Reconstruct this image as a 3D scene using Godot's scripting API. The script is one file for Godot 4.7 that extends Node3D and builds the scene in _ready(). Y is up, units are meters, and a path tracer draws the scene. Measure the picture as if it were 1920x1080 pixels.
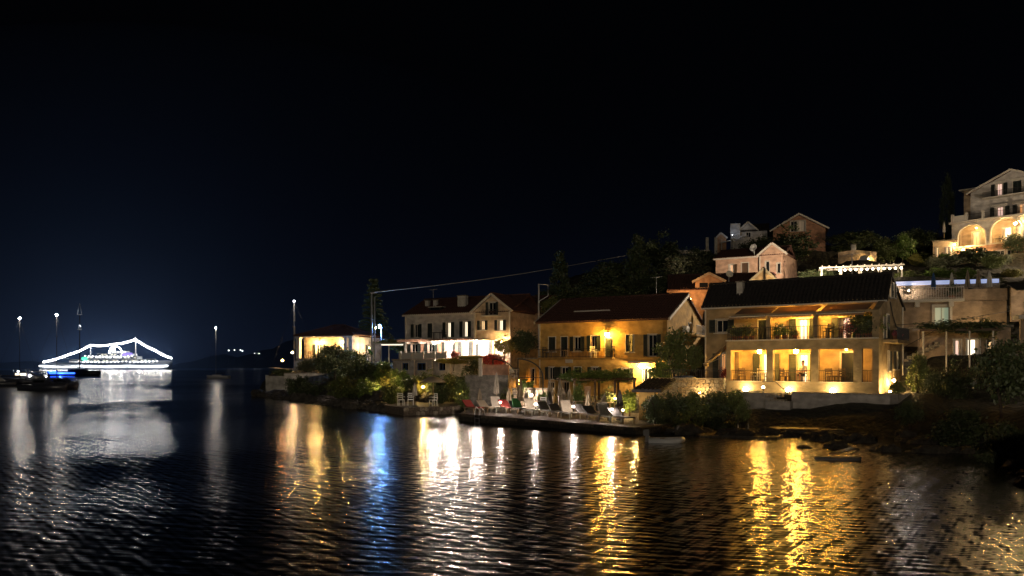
extends Node3D
# A small harbour at night: houses on a wooded shore, a lit ship at anchor, rippled water.

var M := {}          # materials by key
var TX := {}         # shared textures
var box_cache := {}
var rng := RandomNumberGenerator.new()
var taken := {}
var crowns := []     # shared crown meshes
var fine_crowns := []

# ------------------------------------------------------------------ nodes
func numbered(called):
	if not taken.has(called):
		taken[called] = 0
		return called
	taken[called] += 1
	return "%s_%03d" % [called, taken[called]]

func thing(called, label, category, at := Vector3.ZERO, turn := 0.0, group := ""):
	var o := Node3D.new()
	o.name = numbered(called)
	add_child(o)
	o.position = at
	o.rotation.y = turn
	o.set_meta("label", label)
	o.set_meta("category", category)
	if group != "":
		o.set_meta("group", group)
	return o

func prt(parent, called, mesh, m, xf := Transform3D.IDENTITY):
	var o := MeshInstance3D.new()
	o.name = called
	o.mesh = mesh
	o.material_override = M[m] if m is String else m
	o.transform = xf
	parent.add_child(o, true)
	return o

func struct(called, mesh, m, kind := "structure"):
	var o = prt(self, numbered(called), mesh, m)
	o.set_meta("kind", kind)
	return o

func T(x, y, z, yaw := 0.0, pitch := 0.0, roll := 0.0) -> Transform3D:
	return Transform3D(Basis.from_euler(Vector3(pitch, yaw, roll)), Vector3(x, y, z))

func boxmesh(s: Vector3) -> BoxMesh:
	var k := "%.3f %.3f %.3f" % [s.x, s.y, s.z]
	if not box_cache.has(k):
		var b := BoxMesh.new()
		b.size = s
		box_cache[k] = b
	return box_cache[k]

func bx(parent, called, m, c: Vector3, s: Vector3, face := Transform3D.IDENTITY, rot := Vector3.ZERO):
	return prt(parent, called, boxmesh(s), m, face * Transform3D(Basis.from_euler(rot), c))

func sphere(r, h := 0.0, seg := 12) -> SphereMesh:
	var k := "s%.3f %.3f" % [r, h]
	if not box_cache.has(k):
		var s := SphereMesh.new()
		s.radius = r
		s.height = 2.0 * r if h == 0.0 else h
		s.radial_segments = seg
		s.rings = seg / 2
		box_cache[k] = s
	return box_cache[k]

func tag_label(o, label):
	o.set_meta("label", label)
	return o

const ORDER := ["first", "second", "third", "fourth", "fifth", "sixth", "seventh", "eighth", "ninth", "tenth", "eleventh", "twelfth", "thirteenth", "fourteenth", "fifteenth", "sixteenth", "seventeenth", "eighteenth", "nineteenth", "twentieth"]

func nth(i: int) -> String:
	if i < 20:
		return ORDER[i]
	return "twenty-" + ORDER[i - 20] if i < 29 else ("thirtieth" if i == 29 else "thirty-" + ORDER[i - 30])

# ------------------------------------------------------------------ mesh building
func begin() -> SurfaceTool:
	var st := SurfaceTool.new()
	st.begin(Mesh.PRIMITIVE_TRIANGLES)
	st.set_smooth_group(-1)
	return st

func done(st: SurfaceTool) -> ArrayMesh:
	st.generate_normals()
	return st.commit()

func qd(st, a, b, c, d):
	for p in [a, b, c, a, c, d]:
		st.add_vertex(p)

func tri(st, a, b, c):
	st.add_vertex(a)
	st.add_vertex(b)
	st.add_vertex(c)

func add_box(st, lo: Vector3, hi: Vector3):
	var v := []
	for i in 8:
		v.append(Vector3(hi.x if i & 1 else lo.x, hi.y if i & 2 else lo.y, hi.z if i & 4 else lo.z))
	qd(st, v[4], v[6], v[7], v[5])
	qd(st, v[1], v[3], v[2], v[0])
	qd(st, v[0], v[2], v[6], v[4])
	qd(st, v[5], v[7], v[3], v[1])
	qd(st, v[6], v[2], v[3], v[7])
	qd(st, v[0], v[4], v[5], v[1])

func tube(st, pts, r0: float, r1: float, n := 6, smooth := true):
	if smooth:
		st.set_smooth_group(1)
	var rings := []
	for i in pts.size():
		var dir: Vector3 = (pts[mini(i + 1, pts.size() - 1)] - pts[maxi(i - 1, 0)]).normalized()
		var side := dir.cross(Vector3.UP if absf(dir.y) < 0.95 else Vector3.RIGHT).normalized()
		var up := side.cross(dir)
		var r: float = lerp(r0, r1, float(i) / maxf(1.0, pts.size() - 1))
		var ring := []
		for k in n:
			var a := TAU * k / n
			ring.append(pts[i] + (side * cos(a) + up * sin(a)) * r)
		rings.append(ring)
	for i in rings.size() - 1:
		for k in n:
			var j := (k + 1) % n
			qd(st, rings[i][k], rings[i + 1][k], rings[i + 1][j], rings[i][j])
	for k in range(1, n - 1):
		tri(st, rings[0][0], rings[0][k], rings[0][k + 1])
		tri(st, rings[-1][0], rings[-1][k + 1], rings[-1][k])
	st.set_smooth_group(-1)

func tubemesh(pts, r0, r1 = -1.0, n := 6) -> ArrayMesh:
	var st := begin()
	tube(st, pts, r0, r0 if r1 < 0 else r1, n)
	return done(st)

func lathe(st, profile, n := 12, at := Vector3.ZERO):
	st.set_smooth_group(1)
	for i in profile.size() - 1:
		for k in n:
			var a := TAU * k / n
			var b := TAU * (k + 1) / n
			var p: Vector2 = profile[i]
			var q: Vector2 = profile[i + 1]
			qd(st, at + Vector3(p.x * cos(a), p.y, p.x * sin(a)), at + Vector3(q.x * cos(a), q.y, q.x * sin(a)), at + Vector3(q.x * cos(b), q.y, q.x * sin(b)), at + Vector3(p.x * cos(b), p.y, p.x * sin(b)))
	st.set_smooth_group(-1)

func lathemesh(profile, n := 12) -> ArrayMesh:
	var st := begin()
	lathe(st, profile, n)
	return done(st)

func extr(pts: Array, t: float) -> ArrayMesh:
	# a polygon in x, y, given thickness t behind z = 0
	var pl := PackedVector2Array(pts)
	if Geometry2D.is_polygon_clockwise(pl):
		pl.reverse()
	var ix := Geometry2D.triangulate_polygon(pl)
	var st := begin()
	for i in range(0, ix.size(), 3):
		var a := pl[ix[i]]
		var b := pl[ix[i + 1]]
		var c := pl[ix[i + 2]]
		if (b - a).cross(c - a) > 0:
			var q := b
			b = c
			c = q
		tri(st, Vector3(a.x, a.y, 0), Vector3(b.x, b.y, 0), Vector3(c.x, c.y, 0))
		tri(st, Vector3(a.x, a.y, -t), Vector3(c.x, c.y, -t), Vector3(b.x, b.y, -t))
	for i in pl.size():
		var a := pl[i]
		var b := pl[(i + 1) % pl.size()]
		qd(st, Vector3(a.x, a.y, 0), Vector3(b.x, b.y, 0), Vector3(b.x, b.y, -t), Vector3(a.x, a.y, -t))
	return done(st)

func wallmesh(u0, u1, y0, y1, t, openings) -> ArrayMesh:
	# a wall slab with real rectangular openings and their reveals
	var xs := [u0, u1]
	var ys := [y0, y1]
	for o in openings:
		for k in [o[0], o[2]]:
			if k > u0 and k < u1 and not xs.has(k):
				xs.append(k)
		for k in [o[1], o[3]]:
			if k > y0 and k < y1 and not ys.has(k):
				ys.append(k)
	xs.sort()
	ys.sort()
	var st := begin()
	var nx := xs.size() - 1
	var ny := ys.size() - 1
	var solid := func(i, j):
		if i < 0 or j < 0 or i >= nx or j >= ny:
			return false
		var cx: float = (xs[i] + xs[i + 1]) / 2
		var cy: float = (ys[j] + ys[j + 1]) / 2
		for o in openings:
			if cx > o[0] and cx < o[2] and cy > o[1] and cy < o[3]:
				return false
		return true
	for i in nx:
		for j in ny:
			if not solid.call(i, j):
				continue
			var a := Vector3(xs[i], ys[j], 0)
			var b := Vector3(xs[i + 1], ys[j + 1], 0)
			var z := Vector3(0, 0, -t)
			var p := Vector3(a.x, b.y, 0)
			var q := Vector3(b.x, a.y, 0)
			qd(st, a, p, b, q)
			qd(st, q + z, b + z, p + z, a + z)
			if not solid.call(i - 1, j):
				qd(st, a + z, p + z, p, a)
			if not solid.call(i + 1, j):
				qd(st, q, b, b + z, q + z)
			if not solid.call(i, j - 1):
				qd(st, a + z, a, q, q + z)
			if not solid.call(i, j + 1):
				qd(st, p, p + z, b + z, b)
	return done(st)

func tilemesh(ea: Vector3, eb: Vector3, ra: Vector3, rb: Vector3, pitch := 0.24, row := 0.38) -> ArrayMesh:
	# clay barrel tiles in courses between an eave (ea, eb) and a ridge (ra, rb)
	var st := begin()
	var cols := maxi(4, int((eb - ea).length() / pitch))
	var rows := maxi(3, int(((ra + rb) / 2 - (ea + eb) / 2).length() / row))
	var nor := (eb - ea).cross(((ra + rb) - (ea + eb)) / 2).normalized()
	if nor.y < 0:
		nor = -nor
	var at := func(s: float, t: float) -> Vector3:
		return ea.lerp(eb, s).lerp(ra.lerp(rb, s), t)
	for c in cols:
		for r in rows:
			var t0 := float(r) / rows
			var t1 := float(r + 1) / rows
			var prev := []
			var jog := rng.randf_range(-0.008, 0.012)
			for k in 5:
				var s := (c + k / 4.0) / cols
				var h: float = [0.0, 0.055, 0.075, 0.055, 0.0][k]
				var lo: Vector3 = at.call(s, t0) + nor * (h + 0.035 + jog)
				var hi: Vector3 = at.call(s, t1) + nor * (h + jog)
				var dn: Vector3 = at.call(s, t0) + nor * 0.0
				if k > 0:
					qd(st, prev[0], prev[1], hi, lo)
					qd(st, prev[2], prev[0], lo, dn)
				prev = [lo, hi, dn]
	var d := -nor * 0.1
	qd(st, ea, ra, rb, eb)
	qd(st, ea + d, eb + d, rb + d, ra + d)
	qd(st, ea + d, ea, eb, eb + d)
	qd(st, ea + d, ra + d, ra, ea)
	qd(st, eb + d, eb, rb, rb + d)
	return done(st)

# ------------------------------------------------------------------ materials
func noise_tex(key, freq, lo, hi, oct := 5, seed_ := 1, normal := false, bump := 4.0, type := FastNoiseLite.TYPE_SIMPLEX_SMOOTH):
	var n := FastNoiseLite.new()
	n.seed = seed_
	n.noise_type = type
	n.frequency = freq
	n.fractal_octaves = oct
	var t := NoiseTexture2D.new()
	t.width = 512
	t.height = 512
	t.seamless = true
	t.noise = n
	if normal:
		t.as_normal_map = true
		t.bump_strength = bump
	else:
		var g := Gradient.new()
		g.set_color(0, Color(lo, lo, lo))
		g.set_color(1, Color(hi, hi, hi))
		t.color_ramp = g
	TX[key] = t

func mt(key, r, g, b, rough := 0.85, tex := "", scale := 0.25, nrm := "", nscale := 1.0, metal := 0.0):
	var m := StandardMaterial3D.new()
	m.resource_name = key
	m.albedo_color = Color(r, g, b).linear_to_srgb()
	m.roughness = rough
	m.metallic = metal
	if tex != "":
		m.albedo_texture = TX[tex]
		m.uv1_triplanar = true
		m.uv1_world_triplanar = true
		m.uv1_scale = Vector3.ONE * scale
	if nrm != "":
		m.normal_enabled = true
		m.normal_texture = TX[nrm]
		m.normal_scale = nscale
	M[key] = m
	return m

func glow(key, r, g, b, strength):
	var m := StandardMaterial3D.new()
	m.resource_name = key
	m.albedo_color = Color(0.8, 0.8, 0.8)
	m.emission_enabled = true
	m.emission = Color(r, g, b).linear_to_srgb()
	m.emission_energy_multiplier = strength
	M[key] = m

func omni(parent, at: Vector3, color: Color, energy: float, size := 0.1):
	var l := OmniLight3D.new()
	l.name = "glow"
	l.position = at
	l.light_color = color.linear_to_srgb()
	l.light_energy = energy
	l.light_size = size
	l.omni_range = 400.0
	l.omni_attenuation = 2.0
	l.shadow_enabled = true
	parent.add_child(l, true)
	return l

# ------------------------------------------------------------------ the scene
func _ready():
	rng.seed = 20240611
	var cam := Camera3D.new()
	cam.name = "camera"
	cam.projection = Camera3D.PROJECTION_FRUSTUM
	cam.near = 0.1
	cam.far = 20000.0
	cam.size = 2.0 * 0.1 * 540.0 / 1478.0
	cam.frustum_offset = Vector2(0, 0.1 * 146.0 / 1478.0)
	cam.position = Vector3(0, 3.5, 0)
	add_child(cam)
	cam.current = true
	var env := Environment.new()
	env.background_mode = Environment.BG_SKY
	var sky := Sky.new()
	var sm := ProceduralSkyMaterial.new()
	sm.sky_top_color = Color(0.0004, 0.0005, 0.0008).linear_to_srgb()
	sm.sky_horizon_color = Color(0.0042, 0.0066, 0.0155).linear_to_srgb()
	sm.sky_curve = 0.06
	sm.ground_bottom_color = Color(0.0004, 0.0005, 0.0008).linear_to_srgb()
	sm.ground_horizon_color = Color(0.002, 0.003, 0.007).linear_to_srgb()
	sm.sky_energy_multiplier = 1.0
	sky.sky_material = sm
	env.sky = sky
	env.tonemap_mode = Environment.TONE_MAPPER_LINEAR
	env.tonemap_exposure = 1.0
	env.sdfgi_enabled = true
	env.ssao_enabled = true
	env.ssil_enabled = true
	env.volumetric_fog_enabled = true
	env.volumetric_fog_density = 0.0
	var we := WorldEnvironment.new()
	we.name = "world_environment"
	we.environment = env
	add_child(we)

	make_materials()
	make_crowns()
	water()
	terrain()
	shore_works()
	quay_lamps()
	shading_buildings()
	right_house()
	yellow_house()
	white_house()
	porch_house()
	hill_houses()
	mansion()
	terrace_house()
	hill_street_lamps()
	poles_and_wires()
	sunbathing_deck()
	gardens()
	boats()
	ship()
	far_shore()

func make_materials():
	noise_tex("patch", 0.012, 0.6, 1.0, 6, 3)
	noise_tex("mottle", 0.03, 0.45, 1.0, 5, 8)
	noise_tex("grain", 0.08, 0.6, 1.0, 4, 11)
	noise_tex("rough_n", 0.05, 0, 1, 5, 21, true, 5.0)
	noise_tex("rock_n", 0.02, 0, 1, 6, 31, true, 12.0)
	mt("cream", 0.41, 0.305, 0.165, 0.9, "patch", 0.21, "rough_n", 0.5)
	mt("ochre", 0.60, 0.38, 0.11, 0.9, "patch", 0.19, "rough_n", 0.5)
	mt("grey_plaster", 0.56, 0.54, 0.51, 0.9, "patch", 0.17, "rough_n", 0.5)
	mt("terracotta_plaster", 0.52, 0.30, 0.20, 0.9, "patch", 0.2, "rough_n", 0.5)
	mt("white_plaster", 0.68, 0.65, 0.58, 0.9, "patch", 0.16, "rough_n", 0.5)
	mt("peach", 0.62, 0.48, 0.33, 0.9, "patch", 0.2, "rough_n", 0.5)
	mt("pink", 0.64, 0.42, 0.30, 0.9, "patch", 0.22, "rough_n", 0.5)
	mt("orange", 0.56, 0.33, 0.18, 0.9, "patch", 0.22, "rough_n", 0.5)
	mt("brick_red", 0.48, 0.26, 0.16, 0.9, "patch", 0.22, "rough_n", 0.5)
	mt("beige", 0.40, 0.30, 0.21, 0.9, "patch", 0.2, "rough_n", 0.5)
	mt("trim", 0.72, 0.68, 0.60, 0.7, "grain", 0.4)
	mt("tile", 0.13, 0.052, 0.036, 0.85, "mottle", 0.3)
	mt("dark_tile", 0.024, 0.020, 0.019, 0.85, "mottle", 0.3)
	mt("shutter", 0.022, 0.034, 0.032, 0.55, "grain", 0.5)
	mt("wood", 0.11, 0.06, 0.03, 0.6, "grain", 0.6)
	mt("pale_wood", 0.42, 0.30, 0.18, 0.7, "grain", 0.6)
	mt("iron", 0.02, 0.02, 0.022, 0.5)
	mt("steel", 0.55, 0.56, 0.58, 0.35, "", 1.0, "", 1.0, 1.0)
	mt("grey_metal", 0.35, 0.36, 0.37, 0.5)
	mt("stone", 0.34, 0.30, 0.24, 0.9, "mottle", 0.35, "rock_n", 1.0)
	mt("shaded_stone", 0.085, 0.075, 0.06, 0.6, "mottle", 0.35, "rock_n", 1.2)  # dark tone stands in for shade on the dock face and low ledges
	mt("grey_render", 0.40, 0.37, 0.34, 0.9, "patch", 0.3, "rough_n", 0.8)
	mt("deck_stone", 0.20, 0.155, 0.115, 0.85, "mottle", 0.45, "rock_n", 0.8)
	mt("stone_pale", 0.46, 0.40, 0.31, 0.9, "mottle", 0.5, "rock_n", 0.7)
	mt("stone_warm", 0.40, 0.31, 0.20, 0.9, "mottle", 0.45, "rock_n", 0.8)
	mt("rock", 0.10, 0.09, 0.075, 0.9, "mottle", 0.2, "rock_n", 1.5)
	mt("concrete", 0.26, 0.245, 0.22, 0.9, "patch", 0.3, "rough_n", 0.8)
	mt("earth", 0.06, 0.055, 0.03, 0.95, "mottle", 0.15, "rock_n", 1.5)
	mt("fabric_white", 0.72, 0.69, 0.62, 0.9, "grain", 0.6)
	mt("canvas", 0.32, 0.29, 0.24, 0.9, "grain", 0.6)
	mt("fabric_beige", 0.34, 0.28, 0.20, 0.9, "grain", 0.6)
	mt("fabric_red", 0.30, 0.03, 0.025, 0.9, "grain", 0.6)
	mt("fabric_green", 0.02, 0.16, 0.05, 0.9, "grain", 0.6)
	mt("fabric_blue", 0.05, 0.13, 0.32, 0.9, "grain", 0.6)
	mt("fabric_dark", 0.05, 0.048, 0.05, 0.9, "grain", 0.6)
	mt("awning", 0.26, 0.20, 0.135, 0.9, "grain", 0.5)
	M.awning.backlight_enabled = true
	M.awning.backlight = Color(0.5, 0.4, 0.25)
	mt("plastic_white", 0.55, 0.55, 0.52, 0.4)
	mt("gelcoat", 0.72, 0.73, 0.74, 0.25)
	mt("rubber", 0.16, 0.16, 0.165, 0.6)
	mt("hull_dark", 0.03, 0.035, 0.05, 0.3)
	mt("ship_white", 0.7, 0.72, 0.74, 0.5)
	mt("ship_grey", 0.16, 0.18, 0.21, 0.5)
	mt("terracotta", 0.42, 0.17, 0.08, 0.8, "grain", 0.8)
	mt("bark", 0.09, 0.065, 0.045, 0.95, "mottle", 0.8, "rock_n", 1.0)
	mt("curtain", 0.65, 0.6, 0.52, 0.9)
	mt("skin", 0.48, 0.28, 0.19, 0.6)
	for k in [["leaf", 0.105, 0.13, 0.040], ["leaf_dark", 0.060, 0.080, 0.034], ["leaf_olive", 0.12, 0.13, 0.08], ["leaf_lush", 0.10, 0.16, 0.03], ["leaf_yellow", 0.16, 0.15, 0.03], ["flower_pink", 0.45, 0.12, 0.14], ["flower_red", 0.28, 0.025, 0.03]]:
		var m = mt(k[0], k[1], k[2], k[3], 0.55)
		m.vertex_color_use_as_albedo = true
		m.backlight_enabled = true
		m.backlight = Color(0.35, 0.4, 0.2)
	mt("glass_dark", 0.012, 0.014, 0.016, 0.06)
	mt("glass_green", 0.10, 0.17, 0.12, 0.15)
	glow("lit_white", 1.0, 0.84, 0.60, 1.9)
	glow("lit_warm", 1.0, 0.62, 0.28, 1.1)
	glow("lit_orange", 1.0, 0.38, 0.10, 0.8)
	glow("lit_pink", 1.0, 0.62, 0.50, 0.9)
	glow("lit_green", 0.30, 0.55, 0.34, 0.28)
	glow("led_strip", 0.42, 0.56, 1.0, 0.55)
	glow("bulb_warm", 1.0, 0.60, 0.20, 900.0)
	glow("bulb_white", 1.0, 0.78, 0.64, 1200.0)
	glow("bulb_cool", 0.16, 0.42, 1.0, 900.0)
	glow("bulb_amber", 1.0, 0.48, 0.07, 480.0)
	glow("bulb_spot", 1.0, 0.68, 0.28, 150.0)
	glow("bulb_orange", 1.0, 0.42, 0.08, 120.0)
	glow("bulb_globe", 1.0, 0.80, 0.52, 12.0)
	glow("bulb_ship", 1.0, 0.97, 0.92, 40.0)
	glow("bulb_masthead", 1.0, 0.90, 0.80, 220.0)
	glow("bulb_anchor", 0.9, 0.95, 1.0, 12.0)
	glow("bulb_blue", 0.02, 0.10, 1.0, 5.0)
	glow("bulb_green", 0.05, 0.9, 0.5, 2.0)
	glow("bulb_violet", 0.25, 0.12, 0.9, 1.5)

# ------------------------------------------------------------------ water and ground
func ripple_normals() -> ImageTexture:
	var n := 1024
	var waves := []
	var r := RandomNumberGenerator.new()
	r.seed = 77
	for i in 28:
		var k := 34.0 * pow(6.2, r.randf())
		var a := deg_to_rad(r.randf_range(0.0, 180.0))
		var kx := int(round(k * cos(a)))
		var ky := int(round(k * sin(a)))
		var l := maxf(1.0, sqrt(kx * kx + ky * ky))
		var s := 0.0135
		waves.append([kx, ky, r.randi() % n, s * kx / l, s * ky / l])
	var table := PackedFloat32Array()
	for i in n:
		table.append(cos(TAU * i / n))
	var out := PackedFloat32Array()
	out.resize(n * n * 3)
	var at := 0
	var rowp := PackedInt32Array()
	rowp.resize(waves.size())
	var kxs := PackedInt32Array()
	var sx := PackedFloat32Array()
	var sy := PackedFloat32Array()
	for w in waves:
		kxs.append(w[0])
		sx.append(w[3])
		sy.append(w[4])
	var nw := waves.size()
	for j in n:
		for w in nw:
			rowp[w] = waves[w][1] * j + waves[w][2] + 4096 * n
		for i in n:
			var x := 0.0
			var y := 0.0
			for w in nw:
				var c := table[(rowp[w] + kxs[w] * i) & 1023]
				x += sx[w] * c
				y += sy[w] * c
			var inv := 0.5 / sqrt(1.0 + x * x + y * y)
			out[at] = 0.5 - x * inv
			out[at + 1] = 0.5 - y * inv
			out[at + 2] = 0.5 + inv
			at += 3
	return ImageTexture.create_from_image(Image.create_from_data(n, n, false, Image.FORMAT_RGBF, out.to_byte_array()))

func water():
	var m := StandardMaterial3D.new()
	m.resource_name = "sea_water"
	m.albedo_color = Color(0.002, 0.004, 0.006).linear_to_srgb()
	m.roughness = 0.17
	m.metallic_specular = 0.46
	m.uv1_triplanar = true
	m.uv1_world_triplanar = true
	m.uv1_scale = Vector3.ONE / 27.0
	m.normal_enabled = true
	m.normal_texture = ripple_normals()
	m.normal_scale = 1.0
	M["sea"] = m
	# rows and columns widen with distance, so that the waves stay resolved without millions of faces
	var rows := 470
	var cols := 340
	var waves := []
	var r := RandomNumberGenerator.new()
	r.seed = 5
	for i in 22:
		var lam := 2.6 * pow(24.0, i / 21.0)
		var a := deg_to_rad(r.randfn(86.0, 34.0))
		var k := TAU / lam
		waves.append([k * cos(a), k * sin(a), r.randf() * TAU, (0.0020 if lam < 9.0 else 0.0062) / k, lam])
	var v := PackedVector3Array()
	var nn := PackedVector3Array()
	var ix := PackedInt32Array()
	for j in rows + 1:
		var d := 4.0 * pow(300.0, float(j) / rows)
		var z := -d
		var gap := d * 0.0135
		var live := []
		for w in waves:
			var g := clampf((w[4] / gap - 3.0) / 4.0, 0.0, 1.0)
			if g > 0.0:
				live.append([w[0], w[1], w[2], w[3] * g])
		var far := clampf((1200.0 - d) / 300.0, 0.0, 1.0) * clampf((d - 4.0) / 3.0, 0.0, 1.0)
		for i in cols + 1:
			var s := 2.0 * i / cols - 1.0
			var x := s * d * 1.05
			var edge := far * clampf((1.0 - absf(s)) / 0.08, 0.0, 1.0)
			var y := 0.0
			var dx := 0.0
			var dz := 0.0
			for w in live:
				var ph: float = w[0] * x + w[1] * z + w[2]
				y += w[3] * cos(ph)
				var q: float = w[3] * sin(ph)
				dx += w[0] * q
				dz += w[1] * q
			v.append(Vector3(x, y * edge, z))
			nn.append(Vector3(dx * edge, 1.0, dz * edge).normalized())
	for j in rows:
		for i in cols:
			var a := j * (cols + 1) + i
			ix.append_array([a, a + cols + 1, a + cols + 2, a, a + cols + 2, a + 1])
	for q in [[Vector3(-4.2, 0, -4), Vector3(4.2, 0, -4), Vector3(3000, 0, 60), Vector3(-9000, 0, 60)], [Vector3(-4.2, 0, -4), Vector3(-9000, 0, 60), Vector3(-9000, 0, -1200), Vector3(-1260, 0, -1200)], [Vector3(4.2, 0, -4), Vector3(1260, 0, -1200), Vector3(3000, 0, -1200), Vector3(3000, 0, 60)], [Vector3(-9000, 0, -1200), Vector3(-9000, 0, -14000), Vector3(3000, 0, -14000), Vector3(3000, 0, -1200)]]:
		var a := v.size()
		v.append_array(q)
		for k in 4:
			nn.append(Vector3.UP)
		ix.append_array([a, a + 1, a + 2, a, a + 2, a + 3])
	var arr := []
	arr.resize(Mesh.ARRAY_MAX)
	arr[Mesh.ARRAY_VERTEX] = v
	arr[Mesh.ARRAY_NORMAL] = nn
	arr[Mesh.ARRAY_INDEX] = ix
	var mesh := ArrayMesh.new()
	mesh.add_surface_from_arrays(Mesh.PRIMITIVE_TRIANGLES, arr)
	struct("water", mesh, "sea")

# x, depth, height of known points of the ground
const LAND := [
	[-29.0, 92.0, -0.3], [-23.0, 84.0, -0.3], [-16.5, 76.0, -0.3], [-10.5, 64.0, -0.3], [-5.0, 62.5, 0.2], [-3.5, 57.0, -0.4], [1.5, 51.0, -0.4], [6.0, 45.0, -0.3], [9.5, 40.0, -0.2], [13.0, 39.5, -0.1], [18.0, 36.5, -0.1], [19.0, 30.0, -0.2], [17.5, 25.0, -0.3], [14.0, 19.0, -0.3], [11.5, 14.5, -0.3], [11.5, 8.0, -0.3],
	[-31.5, 93.0, -2.5], [-33.0, 98.0, -2.5], [-31.0, 88.0, -3.0], [-27.0, 82.0, -2.5], [-33.5, 104.0, -2.5], [-35.0, 110.0, -3.0], [-36.0, 92.0, -2.5], [-34.0, 80.0, -3.0], [-25.0, 70.0, -3.0], [-15.0, 60.0, -3.0], [-8.0, 52.0, -3.0], [-1.0, 46.0, -3.0], [5.0, 37.0, -3.0], [8.0, 32.0, -3.0], [13.0, 30.0, -2.0], [12.0, 24.0, -3.0], [8.0, 16.0, -3.0], [6.0, 10.0, -3.0], [-40.0, 110.0, -3.0], [-44.0, 130.0, -3.0], [-45.0, 160.0, -3.0], [-20.0, 40.0, -3.0], [0.0, 20.0, -3.0],
	[-30.0, 100.0, 2.6], [-24.0, 103.0, 4.4], [-24.0, 95.0, 2.6], [-18.0, 96.0, 4.0], [-18.0, 86.0, 2.2], [-12.0, 84.0, 3.0], [-10.0, 74.0, 1.6], [-6.0, 68.0, 0.9], [-4.0, 80.0, 3.0], [2.0, 76.0, 3.2], [0.0, 66.0, 0.9], [5.0, 60.0, 0.9], [10.0, 56.0, 0.9], [7.0, 66.0, 1.0], [13.0, 62.0, 1.2], [16.0, 50.0, 1.8], [21.0, 45.0, 1.8], [14.0, 56.0, 1.8], [20.0, 52.0, 1.9], [24.0, 46.0, 1.9],
	[14.0, 46.0, 1.0], [22.0, 40.0, 1.5], [26.0, 44.0, 2.6], [30.0, 50.0, 4.2], [32.0, 57.0, 5.0], [36.0, 52.0, 5.0], [24.0, 33.0, 1.6], [22.0, 26.0, 1.4], [18.0, 18.0, 1.2], [16.0, 12.0, 1.2], [30.0, 30.0, 3.0],
	[10.0, 78.0, 4.0], [18.0, 76.0, 7.0], [22.0, 84.0, 9.5], [27.0, 93.0, 12.8], [33.0, 82.0, 11.0], [40.0, 80.0, 12.2], [40.0, 92.0, 15.4], [42.0, 116.0, 19.8], [32.0, 119.0, 20.2], [52.0, 92.0, 15.0], [60.0, 104.0, 17.4], [66.0, 100.0, 17.4], [46.0, 68.0, 8.6], [56.0, 80.0, 12.5], [70.0, 120.0, 20.0], [10.0, 100.0, 9.0], [20.0, 110.0, 15.0], [0.0, 95.0, 5.0], [-8.0, 110.0, 5.0], [-22.0, 125.0, 4.0], [0.0, 130.0, 9.0], [20.0, 150.0, 21.0], [50.0, 150.0, 26.0], [80.0, 150.0, 27.0], [-20.0, 160.0, 4.0], [60.0, 60.0, 8.0], [60.0, 40.0, 6.0],
]

func ground_at(x: float, d: float) -> float:
	var s := 0.0
	var w := 0.0
	for p in LAND:
		var q: float = (p[0] - x) * (p[0] - x) + (p[1] - d) * (p[1] - d) + 0.3
		var k := 1.0 / (q * q)
		s += k * p[2]
		w += k
	return s / w

func terrain():
	var n := FastNoiseLite.new()
	n.seed = 9
	n.frequency = 0.12
	n.fractal_octaves = 4
	var st := SurfaceTool.new()
	st.begin(Mesh.PRIMITIVE_TRIANGLES)
	st.set_smooth_group(1)
	var nx := 110
	var nz := 130
	var h := []
	for j in nz + 1:
		for i in nx + 1:
			var x := -46.0 + 130.0 * i / nx
			var d := 5.0 + 165.0 * pow(float(j) / nz, 1.25)
			h.append(Vector3(x, ground_at(x, d) + n.get_noise_2d(x * 4, d * 4) * 0.35, -d))
	for j in nz:
		for i in nx:
			var a := j * (nx + 1) + i
			qd(st, h[a], h[a + nx + 1], h[a + nx + 2], h[a + 1])
	struct("hillside", done(st), "earth")

# ------------------------------------------------------------------ house kit
func front(base, w := 0.0) -> Transform3D:
	return T(0, -base, w)

func right_side(base, u) -> Transform3D:      # x runs back from the facade line
	return Transform3D(Basis(Vector3.UP, PI / 2), Vector3(u, -base, 0))

func left_side(base, u) -> Transform3D:       # x runs forward to the facade line
	return Transform3D(Basis(Vector3.UP, -PI / 2), Vector3(u, -base, 0))

func back_side(base, w) -> Transform3D:
	return Transform3D(Basis(Vector3.UP, PI), Vector3(0, -base, w))

func wall(h, m, face, u0, u1, y0, y1, t := 0.3, openings := [], called := "wall"):
	return prt(h, called, wallmesh(u0, u1, y0, y1, t, openings), m, face)

func poly(h, called, m, face, pts, t):
	return prt(h, called, extr(pts, t), m, face)

func shutter_mesh(w, hh) -> ArrayMesh:
	var k := "sh%.2f %.2f" % [w, hh]
	if not box_cache.has(k):
		var st := begin()
		add_box(st, Vector3(0, 0, 0), Vector3(0.06, hh, 0.05))
		add_box(st, Vector3(w - 0.06, 0, 0), Vector3(w, hh, 0.05))
		add_box(st, Vector3(0.06, 0, 0), Vector3(w - 0.06, 0.08, 0.05))
		add_box(st, Vector3(0.06, hh - 0.08, 0), Vector3(w - 0.06, hh, 0.05))
		add_box(st, Vector3(0.06, hh / 2 - 0.04, 0), Vector3(w - 0.06, hh / 2 + 0.04, 0.05))
		var n := int(hh / 0.11)
		for i in n:
			var y: float = 0.08 + (hh - 0.16) * (i + 0.1) / n
			qd(st, Vector3(0.06, y, 0.045), Vector3(0.06, y + 0.1, 0.008), Vector3(w - 0.06, y + 0.1, 0.008), Vector3(w - 0.06, y, 0.045))
		box_cache[k] = done(st)
	return box_cache[k]

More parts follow.
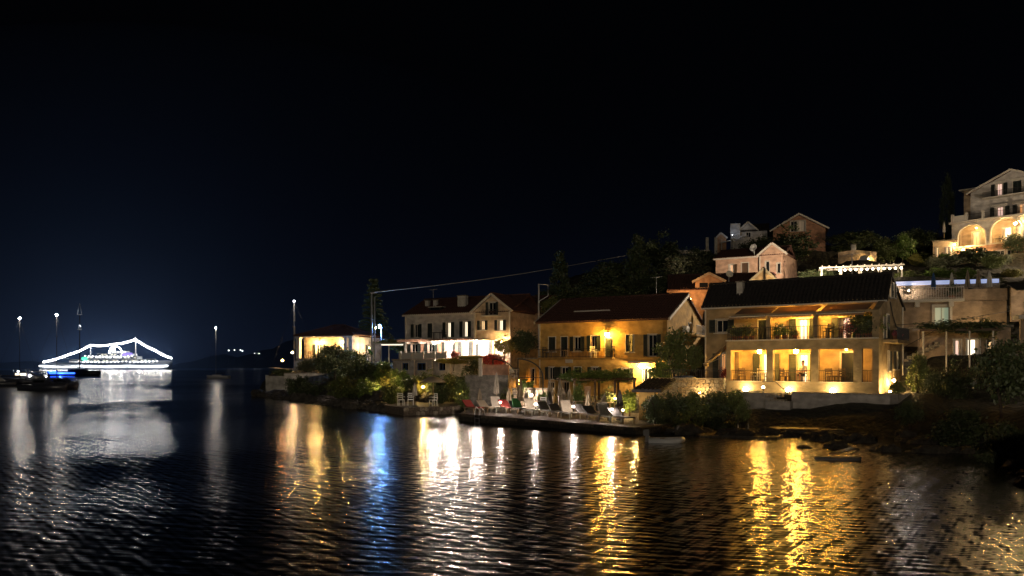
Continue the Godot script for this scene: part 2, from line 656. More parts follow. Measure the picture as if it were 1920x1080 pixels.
# o: lit (material of the panes), sh (width of each shutter, 0 none), trim (width of the surround), called, sill, single, curtain
func window(h, face, u0, y0, u1, y1, o := {}):
	var w: float = u1 - u0
	var hh: float = y1 - y0
	var f := 0.07
	var holes := [[f, f, w / 2 - 0.025, hh - f], [w / 2 + 0.025, f, w - f, hh - f]]
	if o.get("single", false):
		holes = [[f, f, w - f, hh - f]]
	var win = prt(h, o.get("called", "window"), wallmesh(0.0, w, 0.0, hh, 0.06, holes), o.get("frame", "trim"), face * T(u0, y0, -0.13))
	for q in holes:
		bx(win, "pane", o.get("lit", "glass_dark"), Vector3((q[0] + q[2]) / 2, (q[1] + q[3]) / 2, -0.035), Vector3(q[2] - q[0], q[3] - q[1], 0.012))
	if str(o.get("lit", "")).begins_with("lit_") and o.get("lit") != "lit_green":
		# drawn-back curtains in the lit opening
		for s in [0, 1]:
			var cw: float = w * rng.randf_range(0.1, 0.24)
			var pl := []
			for k in 9:
				pl.append(Vector2(cw * k / 8.0, 0.012 * (k % 2)))
			for k in 9:
				pl.append(Vector2(cw * (8 - k) / 8.0, 0.012 * (k % 2) + 0.006))
			var cm = prt(win, "curtain", extr(pl, hh - 2.0 * f), "curtain")
			cm.transform = Transform3D(Basis(Vector3(1, 0, 0), Vector3(0, 0, 1), Vector3(0, -1, 0)), Vector3(f if s == 0 else w - f - cw, f, -0.024))
	if o.get("trim", 0.1) > 0:
		var tr: float = o.get("trim", 0.1)
		prt(win, "surround", wallmesh(-tr, w + tr, 0.0 if o.get("called", "") == "door" else -tr, hh + tr, 0.05, [[0.0, -1.0 if o.get("called", "") == "door" else 0.0, w, hh]]), "trim", T(0, 0, 0.13 + 0.045))
	if o.get("sill", o.get("called", "window") == "window"):
		bx(win, "sill", "trim", Vector3(w / 2, -0.05, 0.16), Vector3(w + 0.3, 0.07, 0.2))
	var sw: float = o.get("sh", 0.0)
	if sw > 0 and not o.has("lit") and not o.has("sides") and rng.randf() < 0.22:
		var cm2 = shutter_mesh(w / 2 - 0.01, hh)
		prt(win, "shutter", cm2, o.get("shm", "shutter"), T(0.005, 0, 0.1))
		prt(win, "shutter", cm2, o.get("shm", "shutter"), T(w / 2 + 0.005, 0, 0.1, rng.randf_range(-0.5, 0.0)))
		sw = 0.0
	if sw > 0:
		var sm = shutter_mesh(sw, hh)
		var sides: Array = o.get("sides", [-1, 1])
		if sides.has(-1):
			prt(win, "shutter", sm, o.get("shm", "shutter"), T(-sw - 0.02, 0, 0.19, o.get("ajar", 0.0)))
		if sides.has(1):
			prt(win, "shutter", sm, o.get("shm", "shutter"), T(w + 0.02, 0, 0.19))
	return win

func railing(h, face, u0, u1, y0, hh := 0.9, m := "iron", gap := 0.13):
	var st := begin()
	add_box(st, Vector3(u0, y0 + hh - 0.04, -0.025), Vector3(u1, y0 + hh, 0.025))
	add_box(st, Vector3(u0, y0 + 0.08, -0.015), Vector3(u1, y0 + 0.11, 0.015))
	var n := int((u1 - u0) / gap)
	for i in n + 1:
		var x: float = lerp(u0, u1, float(i) / n)
		add_box(st, Vector3(x - 0.011, y0, -0.011), Vector3(x + 0.011, y0 + hh - 0.04, 0.011))
	return prt(h, "railing", done(st), m, face)

func gable_roof(h, m, u0, u1, base, eave_f, eave_b, ridge, over := 0.3):
	# eave_f, eave_b, ridge: Vector2(w, v); the ridge runs along u
	var a = u0 - over
	var b = u1 + over
	var P := func(u, q): return Vector3(u, q.y - base, q.x)
	prt(h, "roof_slope", tilemesh(P.call(a, eave_f), P.call(b, eave_f), P.call(a, ridge), P.call(b, ridge)), m)
	prt(h, "roof_slope", tilemesh(P.call(b, eave_b), P.call(a, eave_b), P.call(b, ridge), P.call(a, ridge)), m)
	prt(h, "ridge_cap", tubemesh([P.call(a - 0.02, ridge) + Vector3(0, 0.03, 0), P.call(b + 0.02, ridge) + Vector3(0, 0.03, 0)], 0.13), m)

func gable_front_roof(h, m, w_front, w_back, base, left, right, peak, over := 0.3):
	# ridge runs along w; left, right, peak: Vector2(u, v)
	var P := func(q, w): return Vector3(q.x, q.y - base, w)
	var f: float = w_front + over
	prt(h, "roof_slope", tilemesh(P.call(left, w_back), P.call(left, f), P.call(peak, w_back), P.call(peak, f)), m)
	prt(h, "roof_slope", tilemesh(P.call(right, f), P.call(right, w_back), P.call(peak, f), P.call(peak, w_back)), m)
	prt(h, "ridge_cap", tubemesh([P.call(peak, f + 0.02) + Vector3(0, 0.03, 0), P.call(peak, w_back) + Vector3(0, 0.03, 0)], 0.13), m)

func verge(h, a: Vector3, b: Vector3, m := "trim", th := 0.12, hh := 0.22):
	# a board along a sloping or level roof edge
	var d := b - a
	var o = prt(h, "verge_board", boxmesh(Vector3(d.length(), hh, th)), m)
	var x := d.normalized()
	var z := x.cross(Vector3.UP).normalized()
	o.transform = Transform3D(Basis(x, z.cross(x), z), (a + b) / 2)
	return o

func chimney(h, at: Vector3, s: Vector3, m := "white_plaster"):
	var c = bx(h, "chimney", m, at + Vector3(0, s.y / 2, 0), s)
	bx(c, "cap", "stone", Vector3(0, s.y / 2 + 0.05, 0), Vector3(s.x + 0.14, 0.08, s.z + 0.14))
	return c

func aerial(h, at: Vector3, hh := 1.6):
	var st := begin()
	tube(st, [at, at + Vector3(0, hh, 0)], 0.025, 0.02, 5)
	tube(st, [at + Vector3(-0.5, hh - 0.1, 0), at + Vector3(0.5, hh - 0.05, 0)], 0.014, 0.014, 4)
	for k in 6:
		var x := -0.45 + k * 0.18
		tube(st, [at + Vector3(x, hh - 0.09, -0.28 + k * 0.03), at + Vector3(x, hh - 0.09, 0.28 - k * 0.03)], 0.01, 0.01, 4)
	return prt(h, "aerial", done(st), "grey_metal")

func lamp(called, label, at: Vector3, turn, bulb, color: Color, energy, r := 0.1, style := "wall", group := ""):
	# a lit lamp; at is the middle of its bulb, turn its facing
	var drop := Vector3.ZERO
	var o = thing(called, label, "lamp", at, turn, group)
	prt(o, "bulb", sphere(r), bulb)
	if style == "wall":
		bx(o, "backplate", "iron", Vector3(0, 0.05, -r - 0.06), Vector3(0.12, 0.22, 0.03))
		prt(o, "bracket", tubemesh([Vector3(0, 0.05, -r - 0.05), Vector3(0, r + 0.08, -r * 0.6), Vector3(0, r + 0.02, 0)], 0.012), "iron")
		prt(o, "hood", lathemesh([Vector2(0.02, r + 0.09), Vector2(r * 0.7, r + 0.05), Vector2(r * 1.15, r * 0.75)], 10), "iron")
	elif style == "ceiling":
		prt(o, "rose", lathemesh([Vector2(0.0, r + 0.1), Vector2(0.08, r + 0.1), Vector2(0.08, r + 0.05), Vector2(0.02, r + 0.04), Vector2(0.015, r - 0.01)], 10), "iron")
	elif style == "ground":
		prt(o, "spike", tubemesh([Vector3(0, -r - 0.25, 0), Vector3(0, -r + 0.02, 0)], 0.025), "iron")
		prt(o, "collar", lathemesh([Vector2(0.0, -r - 0.02), Vector2(r * 0.8, -r - 0.01), Vector2(r * 0.95, -r * 0.4)], 10), "iron")
	omni(o, Vector3.ZERO + drop, color, energy, r * 0.8)
	return o

# ------------------------------------------------------------------ furniture
func chair(label, at: Vector3, turn, m := "wood", group := ""):
	var o = thing("chair", label, "chair", at, turn, group)
	bx(o, "seat", m, Vector3(0, 0.44, 0), Vector3(0.46, 0.05, 0.45))
	var st := begin()
	for s in [-1, 1]:
		add_box(st, Vector3(s * 0.2 - 0.02, 0.46, -0.25), Vector3(s * 0.2 + 0.02, 0.95, -0.21))
	for y in [0.62, 0.76, 0.9]:
		add_box(st, Vector3(-0.2, y - 0.035, -0.245), Vector3(0.2, y + 0.035, -0.215))
	prt(o, "backrest", done(st), m)
	for x in [-0.2, 0.2]:
		for z in [-0.2, 0.2]:
			bx(o, "leg", m, Vector3(x, 0.21, z), Vector3(0.045, 0.42, 0.045))
	for s in [-1, 1]:
		bx(o, "armrest", m, Vector3(s * 0.24, 0.66, 0), Vector3(0.05, 0.035, 0.46))
	return o

func table(label, at: Vector3, turn, size: Vector3, m := "wood", group := ""):
	var o = thing("table", label, "table", at, turn, group)
	bx(o, "tabletop", m, Vector3(0, size.y - 0.02, 0), Vector3(size.x, 0.04, size.z))
	for x in [-1, 1]:
		for z in [-1, 1]:
			bx(o, "leg", m, Vector3(x * (size.x / 2 - 0.06), size.y / 2 - 0.02, z * (size.z / 2 - 0.06)), Vector3(0.06, size.y - 0.04, 0.06))
	return o

func lounger(label, at: Vector3, turn, m, frame := "plastic_white", up := 0.95, group := "sun loungers on the stone deck"):
	var o = thing("sun_lounger", label, "sun lounger", at, turn, group)
	bx(o, "bed", m, Vector3(0, 0.34, 0.35), Vector3(0.62, 0.06, 1.25))
	var b = bx(o, "backrest", m, Vector3(0, 0.34 + 0.38 * sin(up), -0.27 - 0.38 * cos(up)), Vector3(0.62, 0.05, 0.78), Transform3D.IDENTITY, Vector3(up, 0, 0))
	b.set_meta("label", "raised backrest")
	for s in [-1, 1]:
		bx(o, "rail", frame, Vector3(s * 0.33, 0.31, 0.2), Vector3(0.04, 0.06, 1.6))
		for z in [-0.45, 0.85]:
			bx(o, "leg", frame, Vector3(s * 0.33, 0.14, z), Vector3(0.05, 0.28, 0.06))
	return o

func folded_parasol(label, at: Vector3, hh, m := "fabric_beige", tilt := 0.0, group := "folded parasols"):
	var o = thing("parasol", label, "parasol", at, rng.randf() * TAU, group)
	o.rotation.z = tilt
	prt(o, "pole", tubemesh([Vector3(0, 0, 0), Vector3(0, hh, 0)], 0.022), "pale_wood")
	var st := begin()
	var prof := [Vector2(0.02, hh - 0.02), Vector2(0.05, hh - 0.15), Vector2(0.1, hh * 0.78), Vector2(0.13, hh * 0.6), Vector2(0.15, hh * 0.46), Vector2(0.05, hh * 0.45)]
	var n := 14
	for i in prof.size() - 1:
		for k in n:
			var q := []
			for e in [[i, k], [i + 1, k], [i + 1, k + 1], [i, k + 1]]:
				var a: float = TAU * e[1] / n
				var rr: float = prof[e[0]].x * (1.0 + 0.35 * (1 if int(e[1]) % 2 else -1) * (1.0 if e[0] > 0 else 0.0))
				q.append(Vector3(rr * cos(a), prof[e[0]].y, rr * sin(a)))
			qd(st, q[0], q[1], q[2], q[3])
	prt(o, "canopy", done(st), m)
	prt(o, "tie", lathemesh([Vector2(0.12, hh * 0.63), Vector2(0.155, hh * 0.615), Vector2(0.12, hh * 0.6)], 8), m)
	prt(o, "base", lathemesh([Vector2(0, 0.1), Vector2(0.05, 0.1), Vector2(0.22, 0.05), Vector2(0.24, 0.0)], 12), "concrete")
	return o

func pot(parent_label, at: Vector3, s := 0.3, leafm := "leaf", group := "", hh := 0.6):
	var o = thing("potted_plant", parent_label, "potted plant", at, rng.randf() * TAU, group)
	prt(o, "pot", lathemesh([Vector2(0, 0), Vector2(s * 0.5, 0), Vector2(s * 0.75, s * 1.0), Vector2(s * 0.82, s * 1.05), Vector2(s * 0.7, s * 1.1), Vector2(0, s * 1.05)], 12), "terracotta")
	prt(o, "foliage", fine_crowns[rng.randi() % fine_crowns.size()], leafm, Transform3D(Basis.from_scale(Vector3(hh * 0.6, hh * 0.62, hh * 0.6)), Vector3(0, s * 1.05 + hh * 0.45, 0)))
	return o

# ------------------------------------------------------------------ plants
func leaf_cloud(seed_, clusters, per, leaf, shape := "round", spread := 0.26) -> ArrayMesh:
	var r := RandomNumberGenerator.new()
	r.seed = seed_
	var v := PackedVector3Array()
	var c := PackedColorArray()
	var nn := PackedVector3Array()
	for k in clusters:
		var dir := Vector3(r.randfn(), r.randfn() * 0.9, r.randfn()).normalized()
		var ctr := dir * pow(r.randf(), 0.45) * r.randf_range(0.72, 0.92)
		if shape == "cone":
			var t := pow(r.randf(), 0.8)
			var a := r.randf() * TAU
			var rad := (1.0 - t) * 0.95 * sqrt(r.randf_range(0.15, 1.0))
			ctr = Vector3(cos(a) * rad, t * 2.0 - 1.0, sin(a) * rad)
		elif shape == "column":
			var a := r.randf() * TAU
			var t := r.randf_range(-1.0, 1.0)
			var rad := sqrt(maxf(0.02, 1.0 - t * t * t * t)) * r.randf_range(0.4, 0.85) * (1.0 - 0.35 * maxf(0.0, t))
			ctr = Vector3(cos(a) * rad, t, sin(a) * rad)
		var tone := r.randf_range(0.6, 1.35)
		var sp := spread * r.randf_range(0.6, 1.2)
		for i in per:
			var p := ctr + Vector3(r.randfn(), r.randfn() * 0.8, r.randfn()) * sp * 0.5
			var d := Vector3(r.randfn(), r.randfn() - 0.3, r.randfn()).normalized()
			var s := d.cross(Vector3(r.randfn(), r.randfn(), r.randfn())).normalized()
			var l = leaf * r.randf_range(0.7, 1.4)
			var col := Color(tone * r.randf_range(0.8, 1.2), tone * r.randf_range(0.85, 1.15), tone * r.randf_range(0.7, 1.2))
			var a0 := p
			var b0 = p + d * l * 0.5 + s * l * 0.28
			var c0 = p + d * l
			var d0 = p + d * l * 0.5 - s * l * 0.28
			var nv := d.cross(s).normalized()
			for q in [a0, b0, c0, a0, c0, d0]:
				v.append(q)
				c.append(col)
				nn.append(nv)
	var arr := []
	arr.resize(Mesh.ARRAY_MAX)
	arr[Mesh.ARRAY_VERTEX] = v
	arr[Mesh.ARRAY_NORMAL] = nn
	arr[Mesh.ARRAY_COLOR] = c
	var m := ArrayMesh.new()
	m.add_surface_from_arrays(Mesh.PRIMITIVE_TRIANGLES, arr)
	return m

func make_crowns():
	for i in 4:
		crowns.append(leaf_cloud(100 + i, 60, 60, 0.11))
	for i in 3:
		fine_crowns.append(leaf_cloud(200 + i, 26, 26, 0.2, "round", 0.4))
	crowns.append(leaf_cloud(300, 70, 50, 0.12, "cone", 0.2))
	crowns.append(leaf_cloud(301, 90, 45, 0.09, "column", 0.25))

func limbs(hh, r, spread, n, seed_) -> ArrayMesh:
	var q := RandomNumberGenerator.new()
	q.seed = seed_
	var st := begin()
	var top := Vector3(q.randf_range(-0.1, 0.1) * hh, hh * 0.62, q.randf_range(-0.1, 0.1) * hh)
	tube(st, [Vector3(0, -0.2, 0), Vector3(top.x * 0.3, hh * 0.3, top.z * 0.5), top], r, r * 0.6, 7)
	for i in n:
		var a = TAU * i / n + q.randf() * 0.7
		var e := Vector3(cos(a) * spread * q.randf_range(0.5, 0.8), hh * q.randf_range(0.75, 1.0), sin(a) * spread * q.randf_range(0.5, 0.8))
		tube(st, [top * q.randf_range(0.65, 1.0), (top + e) / 2 + Vector3(0, 0.1 * hh, 0) * q.randf(), e], r * 0.5, r * 0.12, 5)
	return done(st)

func tree(called, label, at: Vector3, size: Vector3, trunk_h, leafm := "leaf_dark", which := -1, group := "", cat := "tree"):
	# size: crown radii; the crown sits on trunk_h
	var o = thing(called, label, cat, at, rng.randf() * TAU, group)
	prt(o, "trunk", limbs(trunk_h + size.y * 1.2, 0.05 * (size.y + trunk_h) * 0.6, size.x, 5, rng.randi()), "bark")
	var k: int = rng.randi() % 4 if which < 0 else which
	prt(o, "crown", crowns[k], leafm, Transform3D(Basis.from_scale(size), Vector3(0, trunk_h + size.y, 0)))
	return o

func shrub(label, at: Vector3, size: Vector3, leafm := "leaf", group := "shrubs on the shore", called := "shrub"):
	var o = thing(called, label, "shrub", at, rng.randf() * TAU, group)
	prt(o, "stem", limbs(size.y * 1.5, 0.05 * size.y + 0.02, size.x * 0.8, 5, rng.randi()), "bark")
	prt(o, "crown", crowns[rng.randi() % 4], leafm, Transform3D(Basis.from_scale(size), Vector3(0, size.y * 0.9, 0)))
	return o

# ------------------------------------------------------------------ houses on the water
func house(called, label, x, depth, deg, base):
	return thing(called, label, "house", Vector3(x, base, -depth), -deg_to_rad(deg))

func loc(h, u, v, w) -> Vector3:
	return h.transform * Vector3(u, v - h.position.y, w)

func awning(h, base, u0, u1, v_top, w_top, v_low, w_low, m := "awning"):
	# cloth on two arms with a scalloped valance
	var st := begin()
	var a := Vector3(u0, v_top - base, w_top)
	var b := Vector3(u1, v_top - base, w_top)
	var c := Vector3(u1, v_low - base, w_low)
	var d := Vector3(u0, v_low - base, w_low)
	var n := 8
	for i in n:
		var s0 := float(i) / n
		var s1 := float(i + 1) / n
		qd(st, a.lerp(d, s0) - Vector3(0, 0.05 * sin(PI * s0), 0), b.lerp(c, s0) - Vector3(0, 0.05 * sin(PI * s0), 0), b.lerp(c, s1) - Vector3(0, 0.05 * sin(PI * s1), 0), a.lerp(d, s1) - Vector3(0, 0.05 * sin(PI * s1), 0))
	var cloth = prt(h, "awning", done(st), m)
	st = begin()
	var k := int((u1 - u0) / 0.24)
	for i in k:
		var x0: float = lerp(u0, u1, float(i) / k)
		var x1: float = lerp(u0, u1, float(i + 1) / k)
		var y: float = v_low - base
		var prev := Vector3(x0, y - 0.1, w_low)
		for j in range(1, 7):
			var q := Vector3(lerp(x0, x1, j / 6.0), y - 0.1 - 0.08 * sin(PI * j / 6.0), w_low)
			qd(st, Vector3(prev.x, y, w_low), Vector3(q.x, y, w_low), q, prev)
			prev = q
	prt(cloth, "valance", done(st), m)
	for u in [u0 + 0.06, u1 - 0.06]:
		prt(cloth, "arm", tubemesh([Vector3(u, v_top - base - 0.55, w_top), Vector3(u, v_low - base + 0.02, w_low - 0.03)], 0.02), "trim")
	prt(cloth, "front_bar", tubemesh([d, c], 0.03), "trim")
	return cloth

func right_house():
	var b := 1.75
	var h = house("arcaded_house", "cream two-storey house with lit arcade below and balcony with awnings above", 13.226, 54.0, 36.0, b)
	var f0 := front(b)
	var f2 := front(b, 2.2)
	var U := 11.43
	var wins := [[0.78, 5.75, 1.62, 6.62], [3.68, 5.05, 4.32, 6.5], [6.15, 5.05, 6.95, 6.5], [8.72, 5.05, 9.55, 6.5], [1.0, 2.4, 1.55, 4.35], [3.82, 2.42, 4.6, 4.3], [6.15, 2.42, 6.98, 4.25], [8.86, 2.42, 9.72, 4.3]]
	wall(h, "cream", f0, 0.0, 2.3, b - 1.0, 7.55, 0.35, wins)
	wall(h, "cream", f0, 2.3, U - 0.37, b - 1.0, 7.55, 0.35, wins)
	window(h, f0, 0.78, 5.75, 1.62, 6.62, {"sh": 0.42, "trim": 0.07})
	window(h, f0, 3.68, 5.05, 4.32, 6.5, {"called": "door", "sh": 0.36, "trim": 0.06})
	window(h, f0, 6.15, 5.05, 6.95, 6.5, {"called": "door", "sh": 0.44, "trim": 0.05, "lit": "lit_white"})
	window(h, f0, 8.72, 5.05, 9.55, 6.5, {"called": "door", "sh": 0.42, "trim": 0.05, "lit": "lit_pink"})
	window(h, f0, 1.0, 2.4, 1.55, 4.35, {"called": "door", "sh": 0.4, "sides": [-1], "lit": "lit_orange", "trim": 0.06})
	window(h, f0, 3.82, 2.42, 4.6, 4.3, {"called": "door", "sh": 0.44, "lit": "lit_white", "trim": 0.06})
	window(h, f0, 6.15, 2.42, 6.98, 4.25, {"called": "door", "sh": 0.44, "lit": "lit_white", "trim": 0.06})
	tag_label(window(h, f0, 8.86, 2.42, 9.72, 4.3, {"called": "door", "single": true, "lit": "shutter", "frame": "shutter", "trim": 0.1}), "closed dark panelled door")
	# arcade
	wall(h, "cream", f2, 2.34, U, b - 1.0, 5.08, 0.34, [[2.63, 2.52, 4.93, 4.5], [5.33, 2.52, 7.61, 4.5], [8.05, 2.52, 10.04, 4.5], [10.51, 2.52, 11.06, 4.5]], "arcade_wall")
	bx(h, "arcade_floor", "stone_pale", Vector3(6.7, 2.28 - b, 0.93), Vector3(8.7, 0.24, 1.84))
	bx(h, "balcony_floor", "cream", Vector3(6.7, 4.86 - b, 0.93), Vector3(8.7, 0.3, 1.84))
	bx(h, "balcony_edge", "trim", Vector3(6.88, 5.12 - b, 1.16), Vector3(9.1, 0.07, 2.3))
	wall(h, "cream", left_side(b, 2.34), 0.02, 1.85, b - 1.0, 5.0, 0.26, [[0.6, 3.0, 1.4, 4.4]], "end_wall")
	for q in [[2.63, 4.93], [5.33, 7.61], [8.05, 10.04], [10.51, 11.06]]:
		railing(h, front(b, 2.06), q[0], q[1], 2.52, 0.72)
		bx(h, "sill", "trim", Vector3((q[0] + q[1]) / 2, 2.53 - b, 2.06), Vector3(q[1] - q[0] - 0.01, 0.03, 0.38))
	railing(h, front(b, 2.12), 2.4, 11.05, 5.16, 0.78)
	railing(h, left_side(b, 2.42), 0.05, 2.1, 5.16, 0.78)
	for u in [5.0, 7.86]:
		bx(h, "balcony_post", "cream", Vector3(u, 5.9 - b, 2.02), Vector3(0.26, 1.5, 0.2))
	bx(h, "awning_beam", "cream", Vector3(6.7, 6.72 - b, 2.02), Vector3(8.7, 0.16, 0.14))
	awning(h, b, 2.62, 4.95, 7.3, 0.1, 6.62, 2.5)
	awning(h, b, 5.08, 7.75, 7.3, 0.1, 6.62, 2.5)
	awning(h, b, 8.0, 10.7, 7.3, 0.1, 6.62, 2.5)
	var sc = thing("side_awning", "small tilted awning on the end of the arcade over the terrace", "awning", h.transform * Vector3(2.3, 4.95 - b, 1.0), h.rotation.y - PI / 2)
	awning(sc, 0.0, 0.0, 1.0, 0.0, 0.05, -1.3, 1.6, "fabric_beige")
	# the full-height end wall beside the balcony, and the gable
	var fr := right_side(b, U)
	poly(h, "end_wall", "cream", fr, [Vector2(-2.2, 5.09), Vector2(-2.2, 6.75), Vector2(0.0, 7.55), Vector2(0.0, 5.09)], 0.37)
	wall(h, "cream", fr, -1.85, 0.0, b - 1.0, 5.08, 0.37, [], "end_wall")
	var gw := [[-1.05, 5.1, -0.2, 6.6], [2.3, 3.3, 3.2, 4.4], [0.3, 3.2, 0.75, 4.4], [1.75, 2.1, 2.35, 3.3]]
	wall(h, "cream", fr, 0.0, 5.2, b - 1.0, 7.2, 0.35, gw)
	poly(h, "gable", "cream", fr, [Vector2(-0.0, 7.2), Vector2(0.0, 7.62), Vector2(1.1, 9.05), Vector2(5.2, 7.35), Vector2(5.2, 7.2)], 0.35)
	window(h, fr, 2.3, 3.3, 3.2, 4.4, {"sh": 0.5, "trim": 0.05})
	window(h, fr, 0.3, 3.2, 0.75, 4.4, {"sh": 0.3, "trim": 0.05, "sides": [1]})
	window(h, fr * T(0, 0, 0.2), 0.55, 7.65, 1.15, 8.5, {"sh": 0.28, "trim": 0.06, "lit": "lit_warm"})
	window(h, fr * T(0, 0, 0.2), -1.1, 5.12, -0.5, 6.5, {"called": "door", "sh": 0.3, "trim": 0.08})
	bx(h, "side_balcony", "cream", Vector3(U + 0.4, 4.95 - b, -0.9), Vector3(0.8, 0.2, 4.0))
	railing(h, fr * T(0, 0, 0.75), -1.0, 2.85, 5.05, 0.75)
	bx(h, "air_conditioner", "iron", Vector3(U + 0.22, 5.4 - b, -2.3), Vector3(0.4, 0.66, 0.85))
	wall(h, "cream", left_side(b, 0.0), -5.2, -0.02, b - 1.0, 7.2, 0.3)
	poly(h, "gable", "cream", left_side(b, 0.0), [Vector2(-0.02, 7.2), Vector2(-0.02, 7.62), Vector2(-1.1, 9.05), Vector2(-5.2, 7.35), Vector2(-5.2, 7.2)], 0.3)
	wall(h, "cream", back_side(b, -5.2), -U, 0.0, b - 1.0, 7.25, 0.3)
	gable_roof(h, "dark_tile", 0.0, U, b, Vector2(0.42, 7.42), Vector2(-5.5, 7.2), Vector2(-1.1, 9.12), 0.12)
	bx(h, "eave_board", "cream", Vector3(U / 2, 7.46 - b, 0.2), Vector3(U + 0.1, 0.2, 0.36))
	bx(h, "gutter", "trim", Vector3(U / 2, 7.38 - b, 0.44), Vector3(U + 0.2, 0.1, 0.1))
	bx(h, "downpipe", "trim", Vector3(0.06, 4.6 - b, 0.06), Vector3(0.08, 5.6, 0.08))
	chimney(h, Vector3(2.3, 8.1 - b, -0.5), Vector3(0.4, 1.0, 0.4))
	prt(h, "cable", tubemesh([Vector3(U + 0.03, 7.4 - b, -0.9), Vector3(U + 0.05, 6.6 - b, -1.6), Vector3(U + 0.05, 6.0 - b, -2.6), Vector3(U + 0.05, 5.75 - b, -4.0)], 0.03), "iron")
	aerial(h, Vector3(9.2, 9.0 - b, -1.2))
	bx(h, "downpipe", "trim", Vector3(U + 0.05, 4.6 - b, -4.9), Vector3(0.08, 5.4, 0.08))
	# its lamps
	var warm := Color(1.0, 0.48, 0.07)
	var t: float = h.rotation.y
	lamp("ceiling_lamp", "bright lamp over the first arcade bay of the cream house", loc(h, 4.15, 4.42, 1.2), t, "bulb_amber", warm, 0.8, 0.13, "ceiling")
	lamp("ceiling_lamp", "bright lamp over the middle arcade bay of the cream house", loc(h, 6.45, 4.42, 1.2), t, "bulb_amber", warm, 1.2, 0.15, "ceiling")
	lamp("ceiling_lamp", "dim lamp over the closed dark door in the third arcade bay", loc(h, 9.35, 4.5, 0.9), t, "bulb_orange", Color(1.0, 0.5, 0.12), 2.6, 0.07, "ceiling")
	lamp("wall_lamp", "lamp hidden under the middle awning of the cream house balcony", loc(h, 6.5, 6.78, 0.45), t, "bulb_amber", warm, 2.0, 0.13)
	lamp("wall_lamp", "lamp hidden under the right awning of the cream house balcony", loc(h, 8.3, 6.78, 0.45), t, "bulb_amber", warm, 0.6, 0.08)
	lamp("wall_lamp", "weak lamp hidden under the left awning of the cream house balcony", loc(h, 4.55, 6.78, 0.45), t, "bulb_amber", warm, 0.4, 0.05)
	var n := 0
	for u in [3.7, 6.35, 8.95]:
		lamp("ground_spotlight", ["spotlight at the wall foot below the first arcade bay", "spotlight at the wall foot below the middle arcade bay", "spotlight at the wall foot below the third arcade bay"][n], loc(h, u, 2.0, 2.46), t, "bulb_spot", Color(1.0, 0.66, 0.20), 0.4, 0.17, "ground", "spotlights along the arcade wall")
		n += 1
	lamp("wall_lamp", "warm lamp low on the gable wall of the cream house", loc(h, U + 0.3, 2.62, -0.6), t + PI / 2, "bulb_warm", Color(1.0, 0.62, 0.24), 2.0, 0.08)
	lamp("ground_spotlight", "spotlight on the ground at the corner of the cream house", loc(h, U + 0.5, 2.0, 1.7), t + PI / 2, "bulb_warm", Color(1.0, 0.62, 0.24), 1.0, 0.07, "ground")
	# things in the arcade and on the balcony
	for q in [[3.05, 1.3, 0.5, "wood", "slatted wooden armchair at the left of the first arcade bay"], [3.9, 1.2, -0.8, "plastic_white", "white garden chair by the lit door of the first arcade bay"], [4.75, 1.1, -2.2, "fabric_dark", "dark chair beside the pillar in the first arcade bay"], [5.75, 1.2, 1.2, "wood", "wooden chair left of the table in the middle bay"], [8.5, 1.35, 0.6, "wood", "wooden chair in the corner of the third arcade bay"], [9.0, 1.0, -0.3, "wood", "wooden chair near the dark door"], [9.75, 1.4, -0.9, "fabric_dark", "dark chair in front of the closed dark door"]]:
		chair(q[4], loc(h, q[0], 2.4, q[1]), t + q[2], q[3])
	table("small white table in the first arcade bay", loc(h, 4.35, 2.4, 1.35), t, Vector3(0.6, 0.62, 0.5), "plastic_white")
	table("wooden table in the middle arcade bay", loc(h, 6.35, 2.4, 1.3), t, Vector3(0.9, 0.7, 0.6), "wood")
	table("low wooden bench table in the third arcade bay", loc(h, 8.75, 2.4, 0.6), t, Vector3(1.1, 0.5, 0.5), "wood")
	seated_person(loc(h, 6.85, 2.4, 1.35), t - 0.3)
	chair("white chair the seated person uses in the middle bay", loc(h, 6.85, 2.4, 1.35), t - 0.3, "plastic_white")
	chair("white plastic chair on the balcony below the middle awning", loc(h, 5.55, 5.16, 1.3), t + 0.4, "plastic_white")
	chair("dark chair on the balcony right of the post", loc(h, 8.35, 5.16, 1.1), t - 0.5, "fabric_dark")
	table("dark table on the balcony under the right awning", loc(h, 8.75, 5.16, 1.3), t, Vector3(0.9, 0.6, 0.6), "fabric_dark")
	table("small table on the balcony by the lit balcony door", loc(h, 6.2, 5.16, 1.4), t, Vector3(0.6, 0.5, 0.5), "plastic_white")
	var pn := 0
	for q in [[2.7, 1.7, 0.8, "leaf"], [3.1, 1.85, 0.6, "leaf_dark"], [3.5, 1.75, 0.9, "leaf"], [3.9, 1.85, 0.55, "leaf_dark"], [5.5, 1.85, 0.8, "leaf_lush"], [5.95, 1.85, 0.6, "leaf_lush"], [6.6, 1.9, 0.45, "leaf"], [9.7, 1.8, 0.7, "flower_pink"], [10.2, 1.8, 1.5, "leaf_dark"], [10.6, 1.75, 1.2, "leaf_dark"], [10.85, 1.6, 1.3, "leaf"]]:
		pot("%s potted plant from the left along the cream house balcony railing" % nth(pn), loc(h, q[0], 5.16, q[1]), 0.22, q[3], "pots on the cream house balcony", q[2])
		pn += 1
	for x in [-1.4, -0.35]:
		pot("flower pot at the %s end of the side balcony of the cream house" % ("far" if x > -1.0 else "near"), h.transform * Vector3(U + 0.55, 5.05 - b, -x - 0.9), 0.2, "flower_pink", "pots on the side balcony", 0.35)
	# terrace left of the house, behind a rubble stone wall
	var tw = thing("terrace_wall", "rubble stone terrace wall lit from below left of the arcade", "wall", loc(h, -2.3, 0.9, 2.6), t)
	bx(tw, "core", "stone", Vector3(2.3, 0.85, -0.2), Vector3(4.6, 1.7, 0.3))
